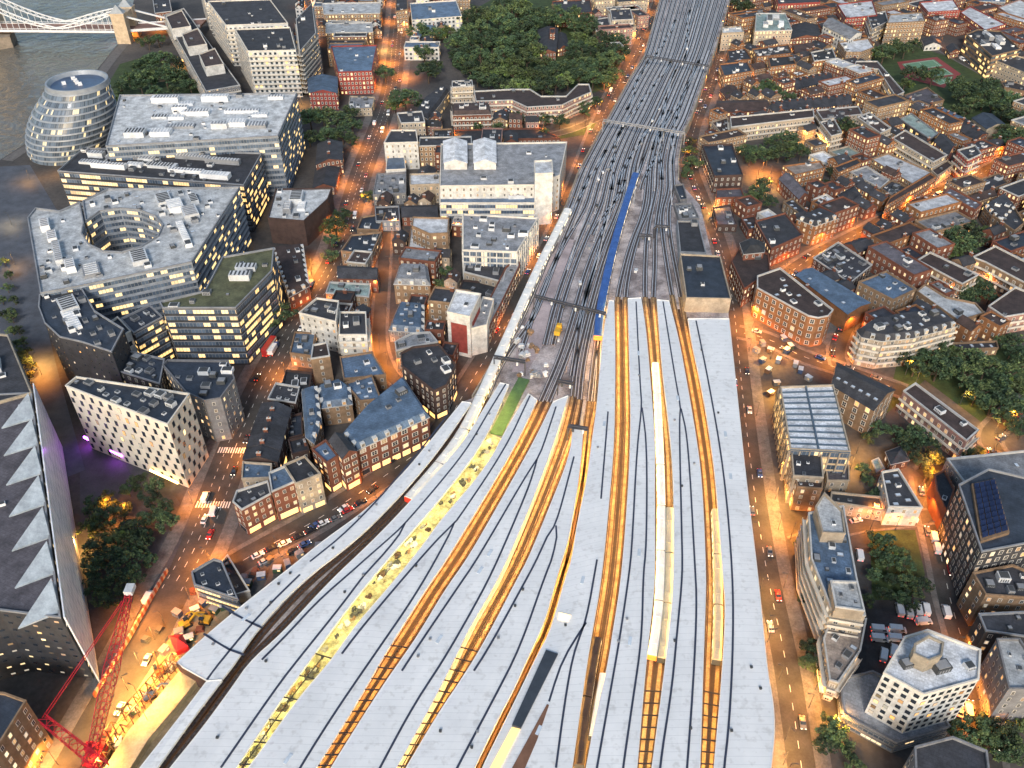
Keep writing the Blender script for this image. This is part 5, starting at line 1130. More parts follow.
# glass sawtooth building, lower left
SAW = [(61, 619), (-2, 611), (-120, 640), (-120, 400), (32, 394)]
root, poly, h = B('black office with saw tooth skylights and a leaning glass screen', SAW, 60, 'dark', 'mauve', win='g', units=5, plant=False, wwd=1.5, wht=.9, wsx=3.6, lit=.4, short='the saw tooth office', **OF)
A0, A1 = Vector((*at(61, 619, h)[:2], h)), Vector((*at(32, 394, h)[:2], h)); d = (A1-A0).normalized(); nn = Vector((d.y, -d.x, 0))
scr = facade('screen_glass', (.82, .84, .86), (.74, .78, .82), sx=2.5, sz=3.4, wf=.94, hf=.94, lit=-1, rough=.35)
o = MB(); L = (A1-A0).length
for s, t in ((2.2, 0),):
    a, b = A0+nn*1.2-d*2, A1+nn*1.2+d*3; a2, b2 = a+nn*.4, b+nn*.4
    o.face([(a2.x, a2.y, .5), (b2.x, b2.y, .5), (b2.x, b2.y, h+2.5), (a2.x, a2.y, h+2.5)], 0, [(0, 0), (L, 0), (L, h), (0, h)])
    o.face([(b.x, b.y, .5), (a.x, a.y, .5), (a.x, a.y, h+2.5), (b.x, b.y, h+2.5)], 0, [(0, 0), (L, 0), (L, h), (0, h)])
    o.face([(a2.x, a2.y, h+2.5), (b2.x, b2.y, h+2.5), (b.x, b.y, h+2.5), (a.x, a.y, h+2.5)]); o.face([(a.x, a.y, .5), (a2.x, a2.y, .5), (a2.x, a2.y, h+2.5), (a.x, a.y, h+2.5)])
o.obj('glass_screen', scr, root)
for k in range(7):
    t0 = .02+k*.14; a, b = A0.lerp(A1, t0), A0.lerp(A1, t0+.085); c = a-nn*(11)-d*.5; o = MB(); z = h+3.4
    a_, b_ = (a.x, a.y, h), (b.x, b.y, h); at_, bt_, c_ = (a.x, a.y, h+.6), (b.x, b.y, h+5.2), (c.x, c.y, h+.5)
    o.face([at_, bt_, c_]); o.face([at_, c_, bt_][::1]) if False else None
    o.face([b_, bt_, at_, a_]); o.face([(c.x, c.y, h), c_, bt_, b_], 1); o.face([a_, at_, c_, (c.x, c.y, h)])
    o.obj('skylight', [mat('saw_glass', (.36, .42, .48), .25, .25), scr], root)
for k in range(2):
    o = MB(); a = A0-nn*(26+9*k)+d*3; b = A1-nn*(26+9*k)-d*3; o.bar(a+Vector((0, 0, .5)), b+Vector((0, 0, .5)), .5, .8); o.obj('roof_rail', UNITM[1], root)
# ---------------------------------------------------------------- round leaning glass hall
def cityhall():
    b0 = at(68, 150, 0); t0 = at(78, 84, 42); rt = 21.5
    root = empty('glass_hall', b0); tag(root, 'round leaning glass hall with ring shaped floors beside the river', 'glass hall'); LM.append(('the round glass hall', px((b0.x, b0.y, 30)), root))
    FOOT.append([(b0.x+30*math.cos(a/2), b0.y+30*math.sin(a/2)) for a in range(12)])
    prof = lambda t: 25.5+5.5*math.sin(math.pi*min(1, t*1.0+.08))-4.2*t**2.5
    ns = 12; seg = 56
    def ring(t, k=1.0):
        z = 42*t; c = Vector((lerp(b0.x, t0.x, t), lerp(b0.y, t0.y, t), z)); r = prof(t)*k*.86
        return [(c.x+r*math.cos(2*math.pi*i/seg), c.y+r*math.sin(2*math.pi*i/seg), z) for i in range(seg)]
    gm_ = facade('hall_glass', (.16, .18, .2), (.05, .07, .1), sx=1.6, sz=3.5, wf=.88, hf=.95, lit=.04, litc=(1, .72, .3), ls=.45, rough=.3)
    for f in range(ns):
        a, b = ring(f/ns), ring((f+.8)/ns); a2, b2 = ring((f+.8)/ns, 1.03), ring((f+1)/ns, 1.02); o = MB(); q = MB()
        for i in range(seg):
            j = (i+1) % seg; o.face([a[i], a[j], b[j], b[i]], 0, [(i*3.3, f*3.5), (i*3.3+3.3, f*3.5), (i*3.3+3.3, f*3.5+3.4), (i*3.3, f*3.5+3.4)])
            q.face([a2[i], a2[j], b2[j], b2[i]]); q.face([b[i], b[j], a2[j], a2[i]]); q.face([b2[i], b2[j], ring((f+1)/ns)[j], ring((f+1)/ns)[i]])
        fl = o.obj('floor_glazing', gm_, root); q.obj('floor_rim', mat('hall_rim', (.26, .29, .33), .4, .15), root)
    T = ring(1.0); o = MB(); cx, cy = t0.x, t0.y; rin = [(cx+(p[0]-cx)*.86, cy+(p[1]-cy)*.86, 42.2) for p in T]; ru = [(cx+(p[0]-cx)*.99, cy+(p[1]-cy)*.99, 44.5) for p in T]; r2 = [(cx+(p[0]-cx)*.93, cy+(p[1]-cy)*.93, 44.5) for p in T]
    for i in range(seg):
        j = (i+1) % seg; o.face([T[i], T[j], ru[j], ru[i]]); o.face([ru[i], ru[j], r2[j], r2[i]]); o.face([r2[i], r2[j], rin[j], rin[i]])
    o.obj('roof_rim', mat('hall_rim', (.55, .57, .6)), root)
    o = MB(); o.face(rin); o.obj('roof_deck', mat('hall_deck', (.05, .09, .17), .35, .25), root)
    for k in range(5):
        o = MB(); o.box((cx-8+k*2.6, cy+random.uniform(-4, 8), 42.2), (2.4, 1.6, 1.8), .5); o.obj('rooftop_unit', UNITM[3], root)
cityhall()
# ---------------------------------------------------------------- bridge
def bridge():
    A = at(-70, 27, 9); Z = 9; Bq = at(118, 31.5, Z); A = at(-40, 30, Z); d = (Bq-A).normalized(); nb = Vector((-d.y, d.x, 0)); Wd = 18
    if nb.y < 0: nb = -nb
    root = empty('suspension_bridge', at(118, 33, 0)); tag(root, 'white and blue suspension bridge crossing the river in the top left', 'bridge'); LM.append(('the suspension bridge', (80, 20), root))
    ww = mat('bridge_white', (.68, .7, .72), .5, .12); st = mat('bridge_stone', (.55, .43, .3), .8, .25)
    E = at(200, 26, Z)
    o = MB(); L = [A, Bq, Bq+(E-Bq)]
    for a, b in ((A, Bq), (Bq, E)):
        o.prism([(a.x, a.y), (b.x, b.y), (b.x+nb.x*Wd, b.y+nb.y*Wd), (a.x+nb.x*Wd, a.y+nb.y*Wd)], Z-1.5, Z)
    o.obj('deck', mat('bridge_deck', (.3, .17, .13), .8, .25), root)
    for s in (0, Wd):
        o = MB(); a, b = A+nb*s, Bq+nb*s; o.bar(a+Vector((0, 0, -.3)), b+Vector((0, 0, -.3)), .6, 1.8); o.bar(a+Vector((0, 0, 1.6)), b+Vector((0, 0, 1.6)), .3, .3); o.bar(b, E+nb*s, .6, 2.0); o.obj('parapet', ww, root)
        # hanging truss chain: high at the far tower, low in the middle, rising to the abutment
        zA = 46; n = 26; low = .62; prev = None; total = (Bq-A).length; ch = MB(); hg = MB()
        for i in range(n+1):
            t = i/n; zc = Z+2+(zA-Z)*max(0, (low-t)/low)**1.75 if t < low else Z+2+12*((t-low)/(1-low))**1.6
            th = 3.2*math.sin(math.pi*min(1, t/low))**.7+.4 if t < low else 2.6*math.sin(math.pi*(t-low)/(1-low))+.4
            p = A.lerp(Bq, t)+nb*s; u = Vector((p.x, p.y, zc+th)); l = Vector((p.x, p.y, zc))
            if prev: ch.bar(prev[0], u, .8, .8); ch.bar(prev[1], l, .8, .8); ch.bar(prev[0], l, .3, .3); ch.bar(prev[1], u, .3, .3)
            hg.bar((p.x, p.y, Z), l, .35, .35)
            prev = (u, l)
        ch.obj('chain', ww, root); hg.obj('hangers', ww, root)
        o = MB(); q = Bq+nb*s; e = Bq.lerp(E, .62)+nb*s; o.bar((q.x, q.y, Z+14), (e.x, e.y, Z+.5), 1.2, 1.2); o.obj('land_tie', ww, root)
    # abutment towers
    for s in (0, Wd):
        c = Bq+nb*s+d*4; o = MB(); o.box((c.x, c.y, -4), (11, 7, Z+18)); o.box((c.x, c.y, Z+14), (12, 8, 1)); t = o.obj('stone_tower', st, root)
        r = MB(); q = [(c.x-5.5, c.y-3.5), (c.x+5.5, c.y-3.5), (c.x+5.5, c.y+3.5), (c.x-5.5, c.y+3.5)]
        for i in range(4): j = (i+1) % 4; r.face([(*q[i], Z+15), (*q[j], Z+15), (c.x, c.y, Z+21)])
        r.obj('turret_roof', mat('turret', (.3, .33, .36), .6, .2), t)
    c = Bq+nb*(Wd/2)+d*4; o = MB(); o.box((c.x, c.y, Z+8), (11, Wd-6, 6)); o.obj('arch', st, root)
    o = MB(); c = at(0, 44, 0); o.prism([(c.x-50, c.y-4), (c.x-10, c.y-8), (c.x+8, c.y+4), (c.x+2, c.y+24), (c.x-50, c.y+26)], -5, 5); o.obj('pier', mat('pier_stone', (.3, .25, .2), .85, .3), root)
    o = MB(); c = at(-24, 36, 5); o.box((c.x, c.y+14, 4), (26, 26, 58)); o.obj('stone_tower', st, root)
bridge()
# ---------------------------------------------------------------- trees
LEAF = []
for nm, c in (('leaves', (.06, .11, .05)), ('leaves_mid', (.12, .17, .06)), ('leaves_bright', (.16, .24, .05))):
    LEAF.append(mat('foliage_'+nm, c, .7, .6, .5, obj_var=.5, fine=.9))
BARK = mat('bark', (.09, .065, .045), .9, .3)
def tree_proto(seed, mats, r=5.0, h=11.0, nclump=34, per=46):
    rnd = random.Random(seed); t = MB()
    t.cyl((0, 0, 0), .38, .26, h*.42, 8); cl = []
    for k in range(nclump):
        th = rnd.uniform(0, 2*math.pi); ph = math.acos(rnd.uniform(-.55, 1)); rr = r*rnd.uniform(.4, 1.08)
        cl.append((rr*math.sin(ph)*math.cos(th), rr*math.sin(ph)*math.sin(th), h*.6+rr*math.cos(ph)*.78, rnd.uniform(.7, 1.6)*r/5))
    for c in cl[:9]: t.bar((0, 0, h*.36), (c[0]*.8, c[1]*.8, c[2]-.4), .22)
    cr = MB()
    for x, y, z, s in cl:
        mi = rnd.choice((0, 0, 1))
        for _ in range(per):
            a = rnd.uniform(0, 6.28); b = math.acos(rnd.uniform(-1, 1)); q = s*rnd.uniform(.7, 1.05)
            p = Vector((x+q*math.sin(b)*math.cos(a), y+q*math.sin(b)*math.sin(a), z+q*math.cos(b)*.8))
            u = Vector((rnd.uniform(-1, 1), rnd.uniform(-1, 1), rnd.uniform(-.6, .6))).normalized(); v = u.cross(Vector((rnd.uniform(-1, 1), rnd.uniform(-1, 1), rnd.uniform(-1, 1)))).normalized()
            w = rnd.uniform(.28, .55)*r/5
            cr.face([p-u*w, p-v*w*.6, p+u*w, p+v*w*.6], mi)
    tm = t.mesh('trunk', BARK); cm = cr.mesh('crown', mats)
    root = empty('broadleaf_tree', (0, 0, -500)); 
    for nm, me in (('trunk', tm), ('crown', cm)):
        o = D.objects.new(nm, me); col.objects.link(o); o.parent = root
    return root
FOOT_B = list(FOOT)
PROTO = [tree_proto(i, LEAF[:2], 5, 11+i % 3) for i in range(5)]+[tree_proto(11, [LEAF[1], LEAF[2]], 5, 10)]
used = set(); NT = 0
def tree(u, v, rpx, desc='dark green leafy tree', kind=None, group='trees', jit=0, label=None):
    """u, v: middle of the crown in the photo; rpx its half width"""
    global NT
    p = at(u, v, 7.0); dep = (p-CAM).length; r = rpx*dep/FPX*.98
    r = max(2.6, min(10, r)); s = r/5; hz = .85*s if s < 1.3 else .75*s
    p = at(u, v, 6.6*hz); k = kind if kind is not None else random.randrange(5)
    z = 0; k = 5 if kind is None and random.random() < .1 else k; src = PROTO[k]
    o = copy_thing(src, (p.x, p.y, z), random.uniform(0, 6.28), (s, s*random.uniform(.9, 1.1), hz*random.uniform(.9, 1.12)))
    if label: tag(o, label, 'tree', group)
    else: later(o, desc, group, 'tree', (p.x, p.y, 6.6*hz))
    FOOT.append([(p.x+r*.55*math.cos(a), p.y+r*.55*math.sin(a)) for a in (0, 1.05, 2.1, 3.14, 4.2, 5.24)])
    NT += 1; return o
T = [(385, 73, 10), (405, 99, 14), (395, 103, 9), (428, 71, 12), (436, 64, 9), (424, 52, 10), (419, 30, 11), (434, 34, 10), (448, 32, 9), (310, 119, 12), (323, 116, 12), (336, 119, 12), (349, 113, 9), (352, 126, 9), (342, 135, 10), (328, 133, 11), (309, 137, 9),
     (352, 141, 7), (335, 226, 13), (343, 216, 9), (332, 240, 9), (330, 255, 8), (277, 317, 15), (268, 308, 8), (441, 283, 7), (447, 273, 8), (438, 297, 6), (368, 196, 6), (420, 105, 6),
     (690, 150, 7), (693, 163, 9), (687, 172, 7), (691, 141, 5), (743, 8, 10), (735, 3, 6), (729, 96, 5), (765, 85, 8), (774, 91, 6), (758, 92, 7), (782, 95, 7), (791, 96, 5), (848, 127, 10), (838, 128, 5),
     (745, 150, 8), (756, 152, 9), (768, 156, 10), (780, 151, 12), (792, 148, 11), (801, 153, 8), (786, 140, 10), (773, 143, 8), (750, 160, 6), (760, 190, 10), (751, 196, 8), (770, 202, 8), (764, 182, 7), (826, 184, 5), (818, 188, 5), (832, 172, 6),
     (884, 54, 10), (896, 49, 9), (875, 50, 7), (905, 50, 7), (915, 45, 6), (912, 75, 9), (922, 72, 6), (933, 77, 9), (938, 70, 6), (905, 83, 7),
     (958, 86, 10), (968, 92, 10), (978, 88, 9), (985, 98, 11), (972, 104, 9), (993, 104, 10), (1003, 112, 10), (1012, 103, 11), (1020, 118, 10), (962, 98, 8), (1000, 95, 8), (990, 84, 7), (1004, 130, 9), (1016, 136, 10), (1008, 145, 7), (998, 138, 6), (955, 110, 6), (965, 112, 6),
     (948, 243, 10), (958, 236, 11), (970, 232, 10), (965, 246, 11), (978, 240, 9), (952, 254, 9), (985, 229, 6), (962, 290, 8), (972, 295, 9), (983, 288, 9), (975, 283, 8), (966, 300, 6), (990, 297, 7),
     (905, 358, 9), (917, 352, 10), (928, 360, 11), (915, 368, 9), (940, 352, 10), (938, 370, 12), (952, 364, 12), (965, 375, 13), (955, 352, 9), (972, 358, 12), (985, 370, 13), (998, 384, 13), (983, 390, 12), (1010, 372, 12), (1018, 388, 13), (1005, 402, 13), (1020, 410, 12), (992, 405, 11), (975, 398, 9), (1012, 350, 9), (1026, 360, 11), (1008, 422, 10), (1023, 430, 10), (1000, 340, 6), (1014, 340, 8), (930, 344, 7), (945, 340, 7),
     (905, 440, 10), (917, 436, 11), (928, 446, 10), (912, 452, 9), (936, 458, 8), (896, 432, 8), (880, 430, 8), (870, 437, 7), (922, 462, 8), (931, 472, 7), (863, 470, 8), (868, 480, 7), (970, 456, 8), (978, 451, 5), (880, 493, 5), (872, 497, 5),
     (874, 540, 9), (886, 545, 10), (898, 553, 9), (905, 566, 9), (890, 562, 10), (878, 556, 8), (908, 582, 8), (915, 592, 8), (893, 580, 8), (884, 594, 7), (900, 597, 8), (912, 606, 7), (925, 585, 6), (874, 575, 7),
     (810, 648, 9), (817, 657, 11), (808, 664, 8), (820, 670, 8), (828, 728, 12), (838, 737, 12), (826, 745, 10), (845, 748, 8), (965, 736, 12), (978, 730, 13), (990, 742, 13), (1003, 735, 13), (1015, 747, 13), (1000, 752, 12), (955, 727, 9), (985, 722, 9), (1020, 728, 9), (855, 765, 8),
     (808, 580, 5), (805, 600, 5), (802, 545, 5), (868, 600, 6)]
for u, v, r in T: tree(u, v, r)
tree(756, 197, 5, 'bright yellow green tree', 5); tree(693, 159, 5, 'bright yellow green tree lit from below', 5); tree(774, 91, 6, 'bright green round tree', 5)
patch('riverside_plaza', [(-60, 170), (30, 165), (60, 215), (40, 300), (60, 380), (85, 470), (60, 480), (20, 380), (-60, 330)], mat('dark_paving', (.09, .1, .125), .7, .3, .15), .05)
for k, (u, v) in enumerate(((4, 262), (9, 275), (7, 288), (14, 300), (12, 318), (18, 330), (22, 342), (26, 352), (30, 365), (20, 355), (2, 300), (4, 315))): tree(u, v, 4, 'small tree along the dark riverside plaza')
# the plaza grove below the hotel
for u, v, r in ((95, 505, 11), (107, 500, 10), (92, 525, 12), (108, 520, 13), (122, 512, 9), (98, 545, 13), (115, 540, 13), (130, 532, 11), (142, 520, 9), (93, 566, 12), (110, 562, 13), (128, 558, 13), (140, 545, 11), (98, 585, 11), (116, 582, 12), (133, 576, 11), (104, 600, 9), (122, 600, 9), (150, 560, 8), (150, 498, 10), (163, 508, 10), (155, 486, 9), (168, 523, 10), (160, 515, 9), (138, 482, 9), (128, 490, 8), (145, 535, 8)):
    tree(u, v, r, 'tree in the plaza grove', group='trees of the plaza grove')
# wooded park
rnd = random.Random(5); PP = []
PK = [(456, 40), (462, 22), (480, 12), (505, 2), (540, 8), (575, 14), (598, 28), (620, 42), (616, 70), (600, 88), (585, 80), (560, 86), (540, 92), (500, 86), (470, 80), (456, 62)]
for _ in range(4000):
    x, y = rnd.uniform(452, 622), rnd.uniform(0, 92)
    if not pip(x, y, PK) or pip(x, y, [(536, 20), (574, 20), (572, 58), (536, 62)]): continue
    if any(math.hypot(x-a, (y-b)*1.3) < 11 for a, b in PP): continue
    PP.append((x, y))
PP.sort(key=lambda q: q[1])
for x, y in PP: tree(x, y, rnd.uniform(9, 11.5), 'wooded park tree', group='trees of the wooded park', kind=5 if 500 < x < 540 and 60 < y < 90 else None)
# trees by the round hall
for u, v, r in ((140, 66, 8), (150, 62, 9), (162, 60, 10), (174, 64, 9), (150, 78, 11), (165, 76, 12), (180, 78, 10), (190, 86, 8), (140, 84, 8), (128, 78, 7), (120, 88, 9), (115, 100, 9), (117, 114, 8), (113, 128, 7), (155, 92, 8), (175, 92, 8), (148, 43, 6), (158, 40, 6), (140, 42, 4)):
    tree(u, v, r, 'dark tree on the lawn', group='trees by the round glass hall')
for u, v, r in ((16, 345, 6), (24, 360, 6), (12, 330, 5), (10, 312, 5), (28, 376, 5), (545, 131, 5), (583, 106, 7), (546, 118, 7), (596, 102, 7), (461, 120, 6), (478, 127, 5), (498, 128, 6), (515, 118, 8), (560, 120, 8), (585, 112, 6)): tree(u, v, r)
# ---------------------------------------------------------------- street lamps
LMAT = lightmat('lamp_head_glow', (1, .5, .14), 60)
LMAT.cycles.emission_sampling = 'NONE'
POLE = mat('lamp_pole', (.08, .08, .08), .5, .1)
_p = MB(); _p.cyl((0, 0, 0), .12, .07, 7.5, 6); _p.bar((0, 0, 7.4), (0, -1.3, 7.7), .1); PM = _p.mesh('pole', POLE)
_h = MB(); _h.box((0, -1.5, 7.55), (.35, .8, .16), 0, 0); _h.face([(-.15, -1.85, 7.54), (-.15, -1.15, 7.54), (.15, -1.15, 7.54), (.15, -1.85, 7.54)], 1); HM = _h.mesh('lamp_head', [POLE, LMAT])
LCOL = {'o': (1, .29, .035), 'y': (1, .47, .1), 'w': (1, .75, .4)}
LD = {}
def ldata(c, e):
    k = (c, e)
    if k not in LD:
        l = D.lights.new('lamp_light', 'SPOT'); l.color = LCOL[c]; l.energy = e; l.shadow_soft_size = .5; l.spot_size = R(158); l.spot_blend = .6; LD[k] = l
    return LD[k]
NL = 0
def lamp(x, y, rz, c='o', e=1500, desc='lit street lamp', group='street lamps', label=None):
    global NL
    if any(f is not DECKXY and pip(x, y, f) for f in BF): return
    r = empty('street_lamp', (x, y, .1)); r.rotation_euler = (0, 0, rz)
    for nm, me in (('pole', PM), ('lamp_head', HM)):
        o = D.objects.new(nm, me); col.objects.link(o); o.parent = r
    l = D.objects.new('lamp_light', ldata(c, e)); col.objects.link(l); l.parent = r; l.location = (0, -1.5, 7.2)
    later(r, desc, group, 'street lamp', (x, y, 7)); NL += 1
E0 = 5600
BF = FOOT_B
for nm, wd, pv, pa in ROADS:
    sp = {'main_road': 26, 'viaduct_road': 20, 'station_road': 22, 'lit_street': 15, 'high_street': 19, 'side_street': 22, 'park_lane': 30}.get(nm, 24)
    c = {'main_road': 'o', 'lit_street': 'o'}.get(nm, 'o'); k = 0; d = 6
    en = E0*{'lit_street': 1.5, 'viaduct_road': 1.2, 'station_road': .5, 'main_road': 1.6, 'side_street': .6, 'tower_road': 1.3, 'high_street': 1.1, 'park_lane': .7, 'court_lane': .35}.get(nm, .9)
    while d < pa.L:
        p = pa.at(d); dr = pa.dir(d); nn = Vector((dr.y, -dr.x, 0)); s = 1 if k % 2 else -1; q = p+nn*s*(wd/2+.6); u, v = px(q)
        if -30 < u < 1054 and -15 < v < 800:
            lamp(q.x, q.y, math.atan2(nn.y*s, nn.x*s)+R(-90), c, en, 'lit street lamp on the '+nm.replace('_', ' '))
        d += sp; k += 1
for u, v, c, e in ((300, 70, 'y', 2.4), (314, 55, 'y', 2.2), (302, 105, 'y', 1.2), (398, 25, 'y', 2), (384, 50, 'y', 2.4), (370, 55, 'y', 1.2), (352, 65, 'o', 1.6), (392, 62, 'o', 2.4), (404, 80, 'o', 2), (600, 45, 'y', 1.5), (640, 28, 'y', 3), (632, 36, 'y', 2.6), (588, 125, 'y', 1.5), (575, 128, 'y', 1.6), (560, 140, 'o', 1), (600, 112, 'o', 1),
                   (762, 172, 'o', 2.6), (770, 178, 'o', 2.2), (757, 180, 'y', 2), (770, 190, 'y', 1.6), (711, 212, 'y', 3.2), (822, 150, 'y', 1.6), (812, 143, 'y', 1.6), (801, 140, 'y', 1), (850, 140, 'o', 1.2), (866, 142, 'o', 1), (785, 55, 'o', 1.6), (803, 62, 'o', 1.8), (760, 68, 'o', 1.6), (750, 80, 'o', 1.2), (735, 25, 'o', 1.5), (765, 22, 'o', 1),
                   (868, 78, 'y', 1.4), (855, 75, 'y', 1.5), (878, 88, 'y', 1.4), (960, 30, 'y', 2), (945, 28, 'y', 1.6), (935, 30, 'y', 1.2), (887, 38, 'y', 1.2), (910, 38, 'y', 1.2), (740, 285, 'o', 2.4), (745, 300, 'y', 2), (752, 318, 'o', 2), (760, 340, 'o', 1.6), (770, 360, 'y', 1.6), (775, 420, 'y', 1.6), (779, 450, 'y', 1.6), (781, 480, 'y', 1.7), (775, 500, 'y', 2), (778, 530, 'y', 1.4), (790, 540, 'o', 1.5), (775, 400, 'y', 1.8),
                   (760, 590, 'y', .8), (771, 630, 'y', 1.2), (779, 680, 'y', 1), (785, 740, 'y', 1.2), (783, 765, 'y', .8), (815, 690, 'y', 1.2), (840, 728, 'y', 1.4), (865, 690, 'y', 1), (840, 700, 'y', 1), (905, 745, 'o', 1.5), (935, 735, 'o', 1.6), (960, 690, 'o', 1.6), (975, 715, 'o', 1.6), (905, 500, 'o', 1.6), (920, 490, 'o', 1.8), (925, 478, 'o', 2), (950, 440, 'o', 1.6), (925, 428, 'o', 1.4), (900, 415, 'o', 1.3), (888, 400, 'o', .8), (994, 434, 'y', 1.8), (960, 404, 'y', .6),
                   (850, 470, 'y', 1.6), (842, 486, 'y', 1.6), (856, 454, 'y', .9), (895, 530, 'o', .7), (870, 520, 'o', .7), (905, 375, 'o', 1.5), (915, 385, 'y', .6), (990, 335, 'o', 1.4), (975, 330, 'o', 1), (1000, 268, 'o', 1.2), (985, 285, 'o', .6), (938, 275, 'o', .9), (925, 285, 'o', .9), (945, 300, 'o', .6), (1010, 235, 'o', 1),
                   (60, 175, 'y', .4), (30, 180, 'y', .6), (15, 265, 'y', .5), (12, 225, 'w', .5), (38, 368, 'y', 2.2), (42, 375, 'o', 1.5), (78, 555, 'y', 1.6), (115, 510, 'o', 1), (128, 515, 'o', .9), (96, 445, 'w', .7), (160, 475, 'y', 1.4), (148, 468, 'y', .7), (205, 430, 'o', 1.5), (228, 420, 'o', 2.2), (232, 405, 'o', 1.6), (222, 440, 'o', 1.6),
                   (290, 290, 'y', 2), (303, 280, 'y', 2), (312, 270, 'y', 1.6), (320, 262, 'o', 1.2), (395, 232, 'o', 1.4), (400, 244, 'o', 1.4), (436, 300, 'o', 1.4), (440, 306, 'y', 1.2), (455, 235, 'o', 1.2), (458, 222, 'o', 1), (380, 350, 'o', 1.6), (388, 365, 'o', 1.4), (455, 225, 'y', .8), (130, 40, 'o', 1.6), (160, 30, 'o', 1.6), (180, 66, 'y', 1.2), (205, 72, 'o', 1), (60, 25, 'o', 0.001)):
    p = at(u, v, 0)
    if e > .01: lamp(p.x, p.y, random.uniform(0, 6.28), c, round(E0*e*.8), 'lit lamp column')
# purple lit canopy of the hotel
def striplight(label, a, b, z, c, s, nm='light_strip'):
    A, Bq = at(*a, z), at(*b, z); o = MB(); o.bar(A, Bq, .6, .8); m_ = lightmat(nm+'_glow', c, s); tag(o.obj(nm, m_), label, 'light strip')
striplight('glowing purple light strip along the foot of the white hotel', (84, 437), (122, 456), 3.2, (.55, .08, 1), 16, 'purple_strip')
striplight('warm shop light strip at the right foot of the white hotel', (150, 470), (178, 483), 2.5, (1, .6, .2), 5, 'shop_strip')
# site flood lamps
for i, (u, v, e) in enumerate(((155, 640, 2.2), (140, 665, 3.2), (128, 690, 3.4), (118, 715, 3), (112, 740, 3), (165, 625, 1.6), (175, 650, 1), (190, 600, 1.4), (160, 700, 1.4), (175, 672, 1.6), (150, 725, 1.2), (58, 765, 2.5), (50, 740, 1), (105, 765, 2.4))):
    p = at(u, v, 0); lamp(p.x, p.y, i, 'y' if i not in (5, 6, 7) else 'o', round(E0*e*.55), 'lit site flood lamp', 'flood lamps of the construction site')
for (u, v) in ((560, 350), (118, 690)): pass
